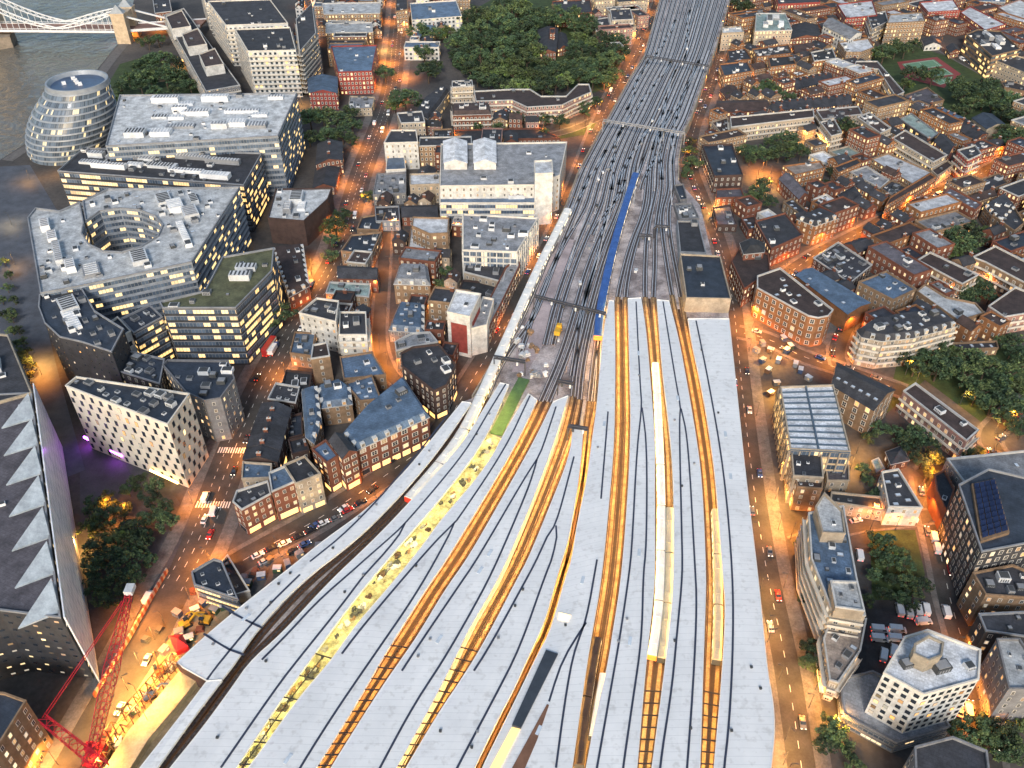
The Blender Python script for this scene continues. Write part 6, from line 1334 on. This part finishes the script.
# ---------------------------------------------------------------- vehicles
PAINT = [mat('paint_'+n, c, .3, .05, .5) for n, c in (('white', (.75, .75, .75)), ('silver', (.42, .43, .45)), ('black', (.02, .02, .025)), ('red', (.4, .03, .03)), ('blue', (.04, .09, .25)), ('grey', (.15, .155, .16)))]
TYRE = mat('tyre', (.02, .02, .02), .9, .1); HL = emit('headlight_glow', (1, .9, .7), 3); TL = emit('taillight_glow', (1, .05, .02), 2)
def car_proto(paint, kind='car'):
    L, W, H1, H2 = {'car': (4.3, 1.8, .85, 1.45), 'van': (5.4, 2.0, 1.2, 2.3), 'bus': (11.2, 2.5, 1.6, 4.2), 'truck': (8.5, 2.4, 1.1, 3.2)}[kind]
    root = empty({'car': 'parked_car', 'van': 'van', 'bus': 'bus', 'truck': 'truck'}[kind], (0, 0, -400)); hw, hl = W/2, L/2
    def sect(prof, w, m, nm, parent=root):
        o = MB(); n = len(prof)
        for i in range(n):
            a, b = prof[i], prof[(i+1) % n]; o.face([(-w, a[0], a[1]), (-w, b[0], b[1]), (w, b[0], b[1]), (w, a[0], a[1])])
        o.face([(-w, p[0], p[1]) for p in prof][::-1]); o.face([(w, p[0], p[1]) for p in prof])
        ob = D.objects.new(nm, o.mesh(nm, m)); col.objects.link(ob); ob.parent = parent; return ob
    if kind == 'car':
        sect([(-hl, .3), (hl, .3), (hl, .62), (hl-.25, .72), (hl-1.15, H1), (-hl+.5, H1+.03), (-hl, .75)], hw, paint, 'body')
        sect([(hl-1.25, H1), (hl-1.9, H2-.05), (-.1, H2), (-hl+.95, H2-.08), (-hl+.45, H1)], hw*.84, G_dark, 'cabin')
        sect([(hl-1.95, H2-.04), (hl-2.0, H2+.03), (-.1, H2+.05), (-hl+1.0, H2-.02), (-hl+.98, H2-.07)], hw*.8, paint, 'roof')
    elif kind == 'van':
        sect([(-hl, .35), (hl, .35), (hl, .9), (hl-.7, 1.25), (hl-1.4, H2-.1), (hl-1.7, H2), (-hl, H2)], hw, paint, 'body')
        sect([(hl-.72, 1.3), (hl-1.36, H2-.15), (hl-2.1, H2-.3), (hl-2.1, 1.3)], hw*1.01, G_dark, 'windscreen')
    elif kind == 'bus':
        sect([(-hl, .35), (hl, .35), (hl, H2-.2), (hl-.2, H2), (-hl+.2, H2), (-hl, H2-.2)], hw, paint, 'body')
        for z in (1.2, 2.9): sect([(-hl+.3, z), (hl+.02, z), (hl+.02, z+.85), (-hl+.3, z+.85)], hw*1.01, G_warm, 'window_band')
    else:
        sect([(-hl, 1.0), (hl-2.3, 1.0), (hl-2.3, H2), (-hl, H2)], hw, UNITM[3], 'cargo_box')
        sect([(hl-2.1, .45), (hl, .45), (hl, 1.5), (hl-.4, 2.6), (hl-2.1, 2.6)], hw*.95, paint, 'cab')
        sect([(-hl, .6), (hl-.1, .6), (hl-.1, .98), (-hl, .98)], .5, TYRE, 'chassis')
    wr = .33 if kind in ('car',) else .42
    for sx in (-1, 1):
        for sy in (-1, 1):
            o = MB(); n = 10
            y0 = sy*(hl-.85 if kind != 'bus' else hl-2); a = [(sx*(hw-.22), y0+wr*math.cos(6.283*i/n), wr+wr*math.sin(6.283*i/n)) for i in range(n)]; b = [(sx*(hw+.02), p[1], p[2]) for p in a]
            for i in range(n): j = (i+1) % n; o.face([a[i], a[j], b[j], b[i]])
            o.face(b); ob = D.objects.new('wheel', o.mesh('wheel', TYRE)); col.objects.link(ob); ob.parent = root
    for nm, sy, m_ in (('headlight', 1, HL), ('taillight', -1, TL)):
        for sx in (-.68, .68):
            o = MB(); o.box((sx*hw, sy*(hl+.01), .6), (.35, .06, .18)); ob = D.objects.new(nm, o.mesh(nm, m_)); col.objects.link(ob); ob.parent = root
    return root
CN = ('white', 'silver', 'black', 'red', 'blue', 'dark grey')
CARS = [car_proto(p) for p in PAINT]; VAN = car_proto(PAINT[0], 'van'); BUS = car_proto(PAINT[3], 'bus'); TRUCK = car_proto(PAINT[4], 'truck')
NV = 0
def put(proto, x, y, z, rz, desc, cat, group=None):
    global NV
    o = copy_thing(proto, (x, y, z), rz); later(o, desc, group, cat, (x, y, z)); NV += 1; return o
def car_px(u, v, ang, c=None, z=0.05, where='', kind='car'):
    """ang: direction of the length in the photo, degrees from up, clockwise"""
    p = at(u, v, z); q = at(u+math.sin(R(ang))*4, v-math.cos(R(ang))*4, z); d = q-p; rz = math.atan2(-d.x, d.y)
    if kind == 'van': return put(VAN, p.x, p.y, z, rz, 'white van'+where, 'van', 'white vans')
    if kind == 'bus': return put(BUS, p.x, p.y, z, rz, 'red double deck bus'+where, 'bus')
    if kind == 'truck': return put(TRUCK, p.x, p.y, z, rz, 'truck with a white box'+where, 'truck')
    c = random.randrange(6) if c is None else c
    return put(CARS[c], p.x, p.y, z, rz, CN[c]+' car'+where, 'car', 'cars')
for i, (u, v) in enumerate(((258, 556), (272, 549), (285, 544), (299, 537), (311, 531), (323, 524), (336, 519), (348, 511), (361, 503), (265, 562), (293, 552), (305, 545))): car_px(u, v, 65, (0, 2, 0, 2, 2, 0, 5, 3, 2, 1, 2, 4)[i], where=' parked on the street beside the leftmost canopy')
for u, v, a in ((899, 611, -12), (908, 613, -12), (917, 611, -12), (925, 610, -12), (923, 623, 85), (879, 631, 95), (897, 631, 95), (879, 640, 95), (896, 640, 95), (883, 656, 8), (893, 652, 8), (859, 556, -10), (933, 538, -12), (936, 549, -14)): car_px(u, v, a, kind='van')
for u, v, a in ((600, 60, 28), (627, 50, 28), (610, 65, 28), (660, 16, 20), (700, 95, 10), (215, 513, 30), (205, 520, 25), (960, 712, 10), (1000, 438, 60), (300, 300, 40)): car_px(u, v, a)
car_px(214, 512, 15, where=' on the crossing', kind='van'); car_px(967, 711, -8, kind='van'); car_px(270, 350, 35, kind='bus'); car_px(408, 18, 20, kind='bus'); car_px(274, 351, 30, kind='truck')
rnd = random.Random(3)
for nm, wd, pv, pa in ROADS:
    if nm in ('park_lane', 'side_street', 'tower_road'): continue
    d = 8
    while d < pa.L-6:
        p = pa.at(d); dr = pa.dir(d); nn = Vector((dr.y, -dr.x, 0)); u, v = px(p)
        if 0 < u < 1024 and 0 < v < 768 and rnd.random() < .72:
            s = rnd.choice((-1, 1)); parked = rnd.random() < (.25 if nm == 'main_road' else .6); of = wd/2-1.2 if parked else wd/4
            q = p+nn*s*of
            if not (nm == 'viaduct_road' and v > 480 and parked):
                fl = 0 if s < 0 else math.pi; c = rnd.randrange(6)
                if rnd.random() < .12: put(VAN, q.x, q.y, .07, math.atan2(-dr.x, dr.y)+fl, 'white van', 'van', 'white vans')
                else: put(CARS[c], q.x, q.y, .07, math.atan2(-dr.x, dr.y)+fl, CN[c]+' car', 'car', 'cars')
        d += rnd.uniform(8, 20)
for p in CARS+[VAN, BUS, TRUCK]+PROTO:
    for c in list(p.children): D.objects.remove(c)
    D.objects.remove(p)
# ---------------------------------------------------------------- construction site
RED = mat('crane_red', (.42, .012, .03), .45, .15); YEL = mat('machine_yellow', (.6, .35, .03), .5, .15)
def lattice(mb, a, b, w0, w1, n, t=.2):
    a, b = Vector(a), Vector(b); d = (b-a).normalized(); s = d.cross(Vector((0, 0, 1))).normalized(); up = s.cross(d)
    C = []
    for k in range(n+1):
        p = a.lerp(b, k/n); w = lerp(w0, w1, k/n)/2; C.append([p-s*w-up*w, p+s*w-up*w, p+s*w+up*w, p-s*w+up*w])
    for k in range(n):
        for i in range(4):
            j = (i+1) % 4; mb.bar(C[k][i], C[k+1][i], t); mb.bar(C[k][i], C[k+1][j], t*.6); mb.bar(C[k][i], C[k][j], t*.6)
def crane():
    g0 = at(98, 762, 0); z0 = 8; base = at(92, 752, z0); tip = at(130, 590, 30)
    root = empty('crawler_crane', g0); tag(root, 'red lattice boom crane lying across the lit construction site', 'crane'); LM.append(('the red crane', (110, 680), root))
    o = MB(); m_ = base.lerp(tip, .5); lattice(o, base, m_, 2.0, 3.2, 10, .2); lattice(o, m_, tip, 3.2, 1.3, 10, .2); o.obj('boom', RED, root)
    o = MB(); q = at(42, 718, z0+4); lattice(o, at(104, 768, z0), q, 3.0, 2.2, 8, .24); o.obj('counter_jib', RED, root)
    o = MB(); o.bar(q, at(122, 601, 32), .16); o.bar(q+Vector((.8, 0, 0)), at(124, 601, 32), .16); o.obj('stay_cable', RED, root)
    c = Vector(g0); o = MB(); o.box((c.x, c.y, 1.6), (4.5, 7, 3)); o.box((c.x-2.4, c.y+2.6, 2.2), (1.8, 2.4, 2.4)); o.obj('cab', RED, root)
    for s in (-2.6, 2.6): o = MB(); o.box((c.x+s, c.y, 0.2), (1.3, 9, 1.4)); o.obj('track', TYRE, root)
    o = MB(); o.bar((c.x, c.y, 4.4), base, 1.2); o.obj('mast', RED, root)
    o = MB(); o.box(tuple(tip-Vector((0, 0, .5))), (2.4, 3.2, 1.6)); o.obj('boom_head', UNITM[0], root)
crane()
def excavator(u, v, rz, label, m):
    p = at(u, v, .2); root = empty('excavator', p); tag(root, label, 'excavator', 'excavators on the site'); f = lambda x, y, z: (p.x+x*math.cos(rz)-y*math.sin(rz), p.y+x*math.sin(rz)+y*math.cos(rz), p.z+z)
    for s in (-1.1, 1.1): o = MB(); o.box(f(s, 0, 0), (.6, 3.8, .9), rz); o.obj('track', TYRE, root)
    o = MB(); o.box(f(0, -.3, .9), (2.4, 3.0, 1.3), rz); o.obj('body', m, root)
    o = MB(); o.box(f(-.7, .7, .95), (1, 1.5, 2.0), rz); o.obj('cab', G_dark, root)
    o = MB(); o.bar(f(.4, 1, 1.6), f(.4, 4.2, 4.2), .5); o.bar(f(.4, 4.2, 4.2), f(.4, 6.6, 2.0), .4); o.obj('boom', m, root); o = MB(); o.box(f(.4, 6.8, .9), (1.1, 1, 1), rz); o.obj('bucket', UNITM[2], root)
excavator(186, 626, -.9, 'yellow excavator by the small dark site building', YEL); excavator(150, 697, -1.0, 'blue excavator in the middle of the construction site', PAINT[4]); excavator(160, 672, .6, 'orange excavator near the widened canopy corner', mat('machine_orange', (.35, .12, .03), .5)); excavator(206, 622, 1.4, 'yellow excavator next to the red tent', YEL)
def prop(label, cat, name, pts, h, m, z=.2, poly_m=None):
    o = MB(); p = poly_at(pts, z); p = p if area2(p) > 0 else p[::-1]; o.prism(p, z, z+h); i = inset(p, .5); return tag(o.obj(name, m), label, cat)
def tent(label, pts, m):
    p = poly_at(pts, .2); p = p if area2(p) > 0 else p[::-1]; c = Vector((sum(x for x, y in p)/4, sum(y for x, y in p)/4)); o = MB()
    for i in range(4): j = (i+1) % 4; o.face([(*p[i], .2), (*p[j], .2), (*p[j], 2.4), (*p[i], 2.4)]); o.face([(*p[i], 2.4), (*p[j], 2.4), (c.x, c.y, 4.2)])
    tag(o.obj('tent', m), label, 'tent')
tent('bright red tent at the edge of the widened canopy', [(170, 640), (178, 656), (190, 650), (184, 638)], RED)
# striped barrier beside the road
P = Path(z3([(168, 572), (152, 600), (130, 640), (108, 676), (95, 698)], 0)); root = empty('striped_barrier', P.at(0)); tag(root, 'long red and white striped barrier wall beside the lit site', 'barrier'); LM.append(('the striped barrier', (130, 640), root))
for s in (0, 1):
    o = MB(); n = 40
    for k in range(s, n, 2): a, b = P.at(P.L*k/n), P.at(P.L*(k+1)/n); o.bar(a+Vector((0, 0, 1.3)), b+Vector((0, 0, 1.3)), .5, 2.0)
    o.obj('red_boards' if s else 'white_boards', mat('board_red', (.35, .09, .04), .6) if s else mat('board_white', (.45, .36, .28), .6), root)
# bright haul road deck and scaffold beside the canopy
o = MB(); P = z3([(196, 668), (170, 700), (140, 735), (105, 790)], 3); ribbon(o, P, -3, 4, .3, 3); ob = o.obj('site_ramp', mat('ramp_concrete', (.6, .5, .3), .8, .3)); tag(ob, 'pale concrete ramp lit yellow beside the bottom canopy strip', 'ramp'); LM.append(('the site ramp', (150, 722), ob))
root = empty('scaffold', at(185, 705, 0)); tag(root, 'brown scaffold strip between the site ramp and the canopy', 'scaffold')
for off_ in (5.5, 8.5):
    o = MB()
    for a, b in zip(P, P[1:]):
        d = (b-a).normalized(); nn = Vector((d.y, -d.x, 0)); n = int((b-a).length/2.4)
        for k in range(n):
            q = a.lerp(b, k/n)+nn*off_; q2 = a.lerp(b, (k+1)/n)+nn*off_; o.bar((q.x, q.y, 0), (q.x, q.y, 6.5), .25)
            for z in (3, 6.3): o.bar((q.x, q.y, z), (q2.x, q2.y, z), .22)
            o.bar((q.x, q.y, z), (q.x-nn.x*2, q.y-nn.y*2, z), .3)
    o.obj('scaffold_frame', mat('scaffold_brown', (.16, .09, .05), .7), root)
rnd = random.Random(8)
SC = {'site_hut': (['pale', 'blue', 'green', 'orange', 'grey'], 'site hut'), 'material_stack': (['timber', 'steel', 'brick', 'rubble'], 'material stack')}
def hut(u, v, rz, colr, nm, desc, z=.2, s=1.0):
    p = at(u, v, z); o = MB(); L = 5.2*s
    if 'stack' in nm:
        for k in range(4):
            o.box((p.x+rnd.uniform(-.2, .2), p.y+rnd.uniform(-.2, .2), z+k*.35), (1.8*s, (2.8-.3*k)*s, .3), rz+rnd.uniform(-.1, .1))
        ob = o.obj(nm, colr)
    else:
        ob = None; root = empty(nm, p); o.box((p.x, p.y, z), (2.0, L, 2.1), rz); o.obj('cabin', colr, root); r = MB(); r.box((p.x, p.y, z+2.1), (2.1, L+.1, .16), rz); r.obj('roof', UNITM[0] if rnd.random() < .35 else UNITM[1], root)
        for k in (-1, 1):
            w_ = MB(); c, s_ = math.cos(rz), math.sin(rz); x, y = k*1.02, -L*.2; w_.box((p.x+x*c-y*s_, p.y+x*s_+y*c, z+1), (.06, .9, .7), rz); w_.obj('window', G_lit, root)
        ob = root
    later(ob, desc, None, 'site hut' if 'hut' in nm else 'material stack', (p.x, p.y, z))
HC = [(mat('hut_green', (.06, .11, .06), .6), 'green'), (mat('hut_blue', (.05, .08, .16), .6), 'blue'), (UNITM[1], 'grey'), (UNITM[1], 'grey'), (mat('hut_brown', (.16, .09, .05), .6), 'brown')]
for u, v in ((178, 615), (196, 612), (205, 604), (180, 634), (172, 668), (120, 745), (135, 712), (165, 652), (190, 640), (215, 612), (225, 608), (248, 585), (262, 578), (278, 571), (288, 566), (300, 556), (320, 548)):
    m_, n_ = rnd.choice(HC); hut(u, v, rnd.uniform(0, 3), m_, 'site_hut', n_+' site hut', s=.55)
for u, v in ((146, 640), (160, 630), (188, 618), (200, 630), (168, 685), (150, 712), (128, 735), (125, 760), (210, 600), (255, 572), (244, 578), (270, 560), (232, 612), (193, 592)):
    hut(u, v, rnd.uniform(0, 3), rnd.choice([UNITM[1], UNITM[2], wm('brick'), wm('tan')]), 'material_stack', 'small stack of building material')
# huts beside the station road and things on the viaduct
for u, v in ((756, 352), (762, 345), (770, 352), (778, 362), (790, 348), (795, 366), (783, 340), (768, 372), (776, 385), (762, 362), (770, 395), (800, 372), (808, 380), (786, 352)):
    m_, n_ = rnd.choice(HC); hut(u, v, rnd.uniform(0, 3), m_, 'site_hut', n_+' site hut', s=.55)
for i in range(18):
    v = rnd.uniform(30, 345); f = rnd.choice((rnd.uniform(.2, .3), rnd.uniform(.18, .34), .55)) if v > 110 else rnd.uniform(.35, .6); u = lerp(side_at(EL, v), side_at(ER, v), f)
    p = at(u, v, ZD); o = MB(); s = rnd.uniform(.6, 1.2); o.box((p.x, p.y, ZD+.02), (1.2*s, 2.0*s, 1.1*s), rnd.uniform(-.5, .3)); o.box((p.x, p.y, ZD+.02+1.1*s), (1.3*s, 2.1*s, .12), 0)
    k = rnd.randrange(4); later(o.obj('trackside_cabinet', UNITM[k]), ('pale', 'grey', 'dark', 'white')[k]+' trackside cabinet on the ballast', 'trackside cabinets', 'cabinet', p)
for i in range(60):
    v = rnd.uniform(325, 380); u = rnd.uniform(515, 528)-(v-325)*.05+rnd.uniform(0, 22); 
    if i > 20: continue
    p = at(u, v, ZD); o = MB(); s = rnd.uniform(.8, 1.5)
    for k in range(3): o.box((p.x, p.y, ZD+k*.5*s), (2.2*s-.4*k, 1.1*s, .45*s), rnd.uniform(0, 3))
    later(o.obj('material_stack', rnd.choice([UNITM[0], UNITM[1], UNITM[3], wm('tan')])), 'small stack of track material', 'stacks of track material', 'material stack', p)
o = MB(); p = at(558, 333, ZD); o.box((p.x, p.y, ZD+.6), (2.6, 6, 2.2), -.25); o.box((p.x+.5, p.y+1.5, ZD+2.8), (2.0, 2.0, 1.0), -.25); tag(o.obj('track_machine', YEL), 'yellow track machine standing on the ballast left of the blue train', 'track machine')
o = MB(); q = z3([(524, 380), (516, 395), (508, 412), (496, 435)], ZD+.1); ribbon(o, q, -2.4, 2.4, ZD, ZD+1.0); tag(o.obj('green_membrane', mat('membrane_green', (.09, .17, .06), .6, .3)), 'green sheeted slab at the upper end of the yellow green gap', 'slab')
for i in range(90):
    t = rnd.uniform(.12, .96); f = rnd.uniform(.25, .75); g0 = gpath('B', f, ZD, t, t+.01, 2)[0]; p = at(*g0, ZD); o = MB(); s = rnd.uniform(.3, .9)
    for k in range(rnd.randrange(2, 4)): o.box((p.x+k*.5*s, p.y+.3*k, ZD+.4), (1.2*s, 2.6*s-.4*k, .7*s+.3*k), rnd.uniform(0, 3))
    later(o.obj('material_stack', rnd.choice([UNITM[2], UNITM[2], wm('tan'), UNITM[0], wm('brickd'), UNITM[1]])), 'pile of building material', 'building material in the yellow green gap', 'material stack', p)
# ---------------------------------------------------------------- infill: ordinary houses between the traced ones
random.seed(21); rnd = random.Random(21)
def near_road(x, y, m=1.0):
    for nm, wd, pv, pa in ROADS:
        for a, b in zip(pa.p, pa.p[1:]):
            ax, ay, bx, by = a.x, a.y, b.x, b.y; L = (bx-ax)**2+(by-ay)**2; t = max(0, min(1, ((x-ax)*(bx-ax)+(y-ay)*(by-ay))/max(L, 1e-6)))
            if math.hypot(x-ax-t*(bx-ax), y-ay-t*(by-ay)) < wd/2+pv+m: return True
    return False
BB = [(min(p[0] for p in f), max(p[0] for p in f), min(p[1] for p in f), max(p[1] for p in f), f) for f in FOOT]
def free(q):
    for x, y in q:
        for a, b, c, d_, f in BB:
            if a <= x <= b and c <= y <= d_ and pip(x, y, f): return False
    xs = [p[0] for p in q]; ys = [p[1] for p in q]
    for a, b, c, d_, f in BB:
        if a > max(xs) or b < min(xs) or c > max(ys) or d_ < min(ys): continue
        for p in f:
            if pip(p[0], p[1], q): return False
    return True
NOB = [[(875, 30), (960, 30), (1030, 95), (1030, 155), (985, 135), (950, 118), (900, 95), (860, 62)], [(890, 340), (1060, 335), (1060, 440), (1000, 430), (985, 425), (915, 378)], [(862, 520), (935, 525), (945, 640), (930, 670), (865, 672)], [(740, 330), (840, 368), (830, 390), (745, 400)], [(800, 636), (835, 640), (870, 700), (900, 800), (790, 800)],
       [(845, 420), (940, 420), (945, 500), (850, 500)], [(936, 425), (1010, 425), (1010, 470), (940, 470)], [(798, 300), (850, 318), (842, 345), (815, 340)], [(950, 715), (1050, 700), (1050, 790), (950, 790)], [(738, 128), (812, 132), (815, 168), (780, 205), (745, 206)]]
ZONES = [([(690, 60), (740, -10), (1100, -10), (1110, 330), (840, 340), (740, 290)], ('brick', 'orange', 'orange', 'brick', 'tan', 'brick', 'tan'), ('slate', 'slate', 'brown', 'brown', 'navy', 'slate', 'mauve', 'grey', 'white', 'brown')),  # orange walls hold the street lamp glow in their colour
         ([(395, 175), (455, 175), (465, 215), (460, 300), (500, 300), (470, 380), (400, 345), (290, 390), (290, 320), (345, 255), (365, 205)], ('brick', 'tan', 'cream', 'brickd'), ('slate', 'navy', 'slate', 'grey', 'brown')),
         ([(300, -10), (460, -10), (455, 20), (415, 60), (385, 50), (300, 100)], ('brick', 'tan', 'white'), ('slate', 'blue', 'grey')),
         ([(560, -10), (655, -10), (625, 70), (600, 20)], ('brick', 'pink', 'cream'), ('slate', 'slate', 'brown')),
         ([(405, 115), (440, 125), (470, 112), (590, 105), (585, 125), (430, 175)], ('brick', 'tan', 'pink'), ('slate', 'brown', 'black')),
         ([(270, 390), (330, 380), (330, 450), (290, 460)], ('brickd',), ('slate', 'navy')),
         ([(940, 470), (1110, 480), (1110, 730), (985, 720), (950, 600)], ('brick', 'tan', 'grey'), ('slate', 'grey', 'navy'))]
NI = 0
DS = {'slate': 'dark slate roof', 'brown': 'brown roof', 'navy': 'navy roof', 'grey': 'grey roof', 'mauve': 'mauve roof', 'white': 'white roof', 'blue': 'blue roof', 'black': 'black roof'}
WN = {'brick': 'brick', 'orange': 'orange brick', 'tan': 'tan brick', 'cream': 'cream', 'brickd': 'dark brick', 'white': 'white', 'pink': 'pink brick', 'grey': 'grey'}
for zi, (Z, walls, roofs) in enumerate(ZONES):
    zp = poly_at(Z, 4); xs = [p[0] for p in zp]; ys = [p[1] for p in zp]; ang = R({0: 28, 1: -8, 2: 0, 3: 15, 4: 0, 5: 25, 6: 10}[zi])
    for size in ((30, 12), (13, 17), (10, 12), (7.5, 9)):
        y = min(ys)
        while y < max(ys):
            x = min(xs)
            while x < max(xs):
                X, Y = x+rnd.uniform(-2, 2), y+rnd.uniform(-2, 2); a = ang+rnd.choice((0, 0, 0, R(90)) if size[0] > 20 else (0, 0, R(90)))+rnd.uniform(-.08, .08); w2, l2 = size[0]/2*rnd.uniform(.85, 1.1), size[1]/2*rnd.uniform(.85, 1.15)
                x += min(size[0], 14)*.72
                if not pip(X, Y, zp): continue
                u, v = px((X, Y, 5))
                if not (-10 < u < 1095 and -8 < v < 775) or any(pip(u, v, q) for q in NOB): continue
                c, s = math.cos(a), math.sin(a); q = [(X+i*w2*c-j*l2*s, Y+i*w2*s+j*l2*c) for i, j in ((-1, -1), (1, -1), (1, 1), (-1, 1))]
                qq = q+[((q[i][0]+q[(i+1) % 4][0])/2, (q[i][1]+q[(i+1) % 4][1])/2) for i in range(4)]+[(X, Y)]
                if near_road(X, Y, min(w2, l2)-.5) or not free([q[0], q[4 % 4], q[1], q[2], q[3]]+[]) or not free(qq[4:]) if False else (near_road(X, Y, min(w2, l2)-.3) or not free(q) or not all(free([t, t, t]) for t in qq[4:])): continue
                wl, rf = rnd.choice(walls), rnd.choice(roofs); g_ = size[0] < 12 and rnd.random() < .7
                if g_ and rf in ('white', 'grey', 'mauve', 'navy'): rf = 'slate'
                hgt = rnd.choice((9.5, 11.5, 13)) if size[0] > 12 else rnd.choice((6.5, 8, 9.5))
                building(None, None, None, wl, rf, 'gable' if g_ else 'flat', desc=WN[wl]+' '+('gabled house' if g_ else 'house')+' with '+DS[rf], poly=q, h=hgt, group='ordinary houses between the larger buildings', units=rnd.randrange(0, 4), chim=1 if g_ else rnd.randrange(0, 2), lit=.35, name='brick_house' if wl != 'cream' else 'rendered_house', sky=rnd.randrange(0, 2))
                f = FOOT[-1]; e = [(p[0], p[1]) for p in f]; BB.append((min(p[0] for p in e), max(p[0] for p in e), min(p[1] for p in e), max(p[1] for p in e), e)); NI += 1
            y += size[1]*.55
print('trees', NT, 'lamps', NL, 'vehicles', NV, 'infill', NI, 'windows', NWIN, 'objects', len(D.objects))
# ---------------------------------------------------------------- labels that tell look-alikes apart
LMK = [(n, Vector(p)) for n, p, r in LM]
ORD = ['', 'second', 'third', 'fourth', 'fifth', 'sixth', 'seventh', 'eighth', 'ninth', 'tenth', 'eleventh', 'twelfth']
def rel(p, q):
    d = p-q
    if abs(d.x) > abs(d.y): return 'right of' if d.x > 0 else 'left of'
    return 'below' if d.y > 0 else 'above'
grp = {}
for o, desc, p in LQ:
    p = Vector(p); n, q = min(LMK, key=lambda t: (t[1]-p).length)
    w = len(desc.split()); rr = rel(p, q) if w <= 12 else ''
    key = (desc, n, rr)
    grp.setdefault(key, []).append((o, p))
for (desc, n, rr), L_ in grp.items():
    horiz = max(t[1].x for t in L_)-min(t[1].x for t in L_) >= max(t[1].y for t in L_)-min(t[1].y for t in L_)
    L_.sort(key=lambda t: t[1].x if horiz else t[1].y)
    words = desc.split()
    for i, (o, p) in enumerate(L_):
        m_ = len(L_)
        if m_ == 1: pre = ''
        elif i == 0: pre = 'leftmost' if horiz else 'topmost'
        elif i == m_-1: pre = 'rightmost' if horiz else 'lowest'
        elif i < 12: pre = ORD[i]+(' from left' if horiz else ' from top')
        elif m_-1-i < 12: pre = ORD[m_-1-i]+(' from right' if horiz else ' from bottom')
        else: pre = 'middle'
        tail = (rr+' '+n) if rr else ''
        s = desc+(' '+tail if tail else '')
        if pre: s = s+', '+pre
        while len(s.split()) > 16 and len(words) > 3:
            words = words[:-1]; s = ' '.join(words)+(' '+tail if tail else '')+(', '+pre if pre else '')
        o['label'] = s
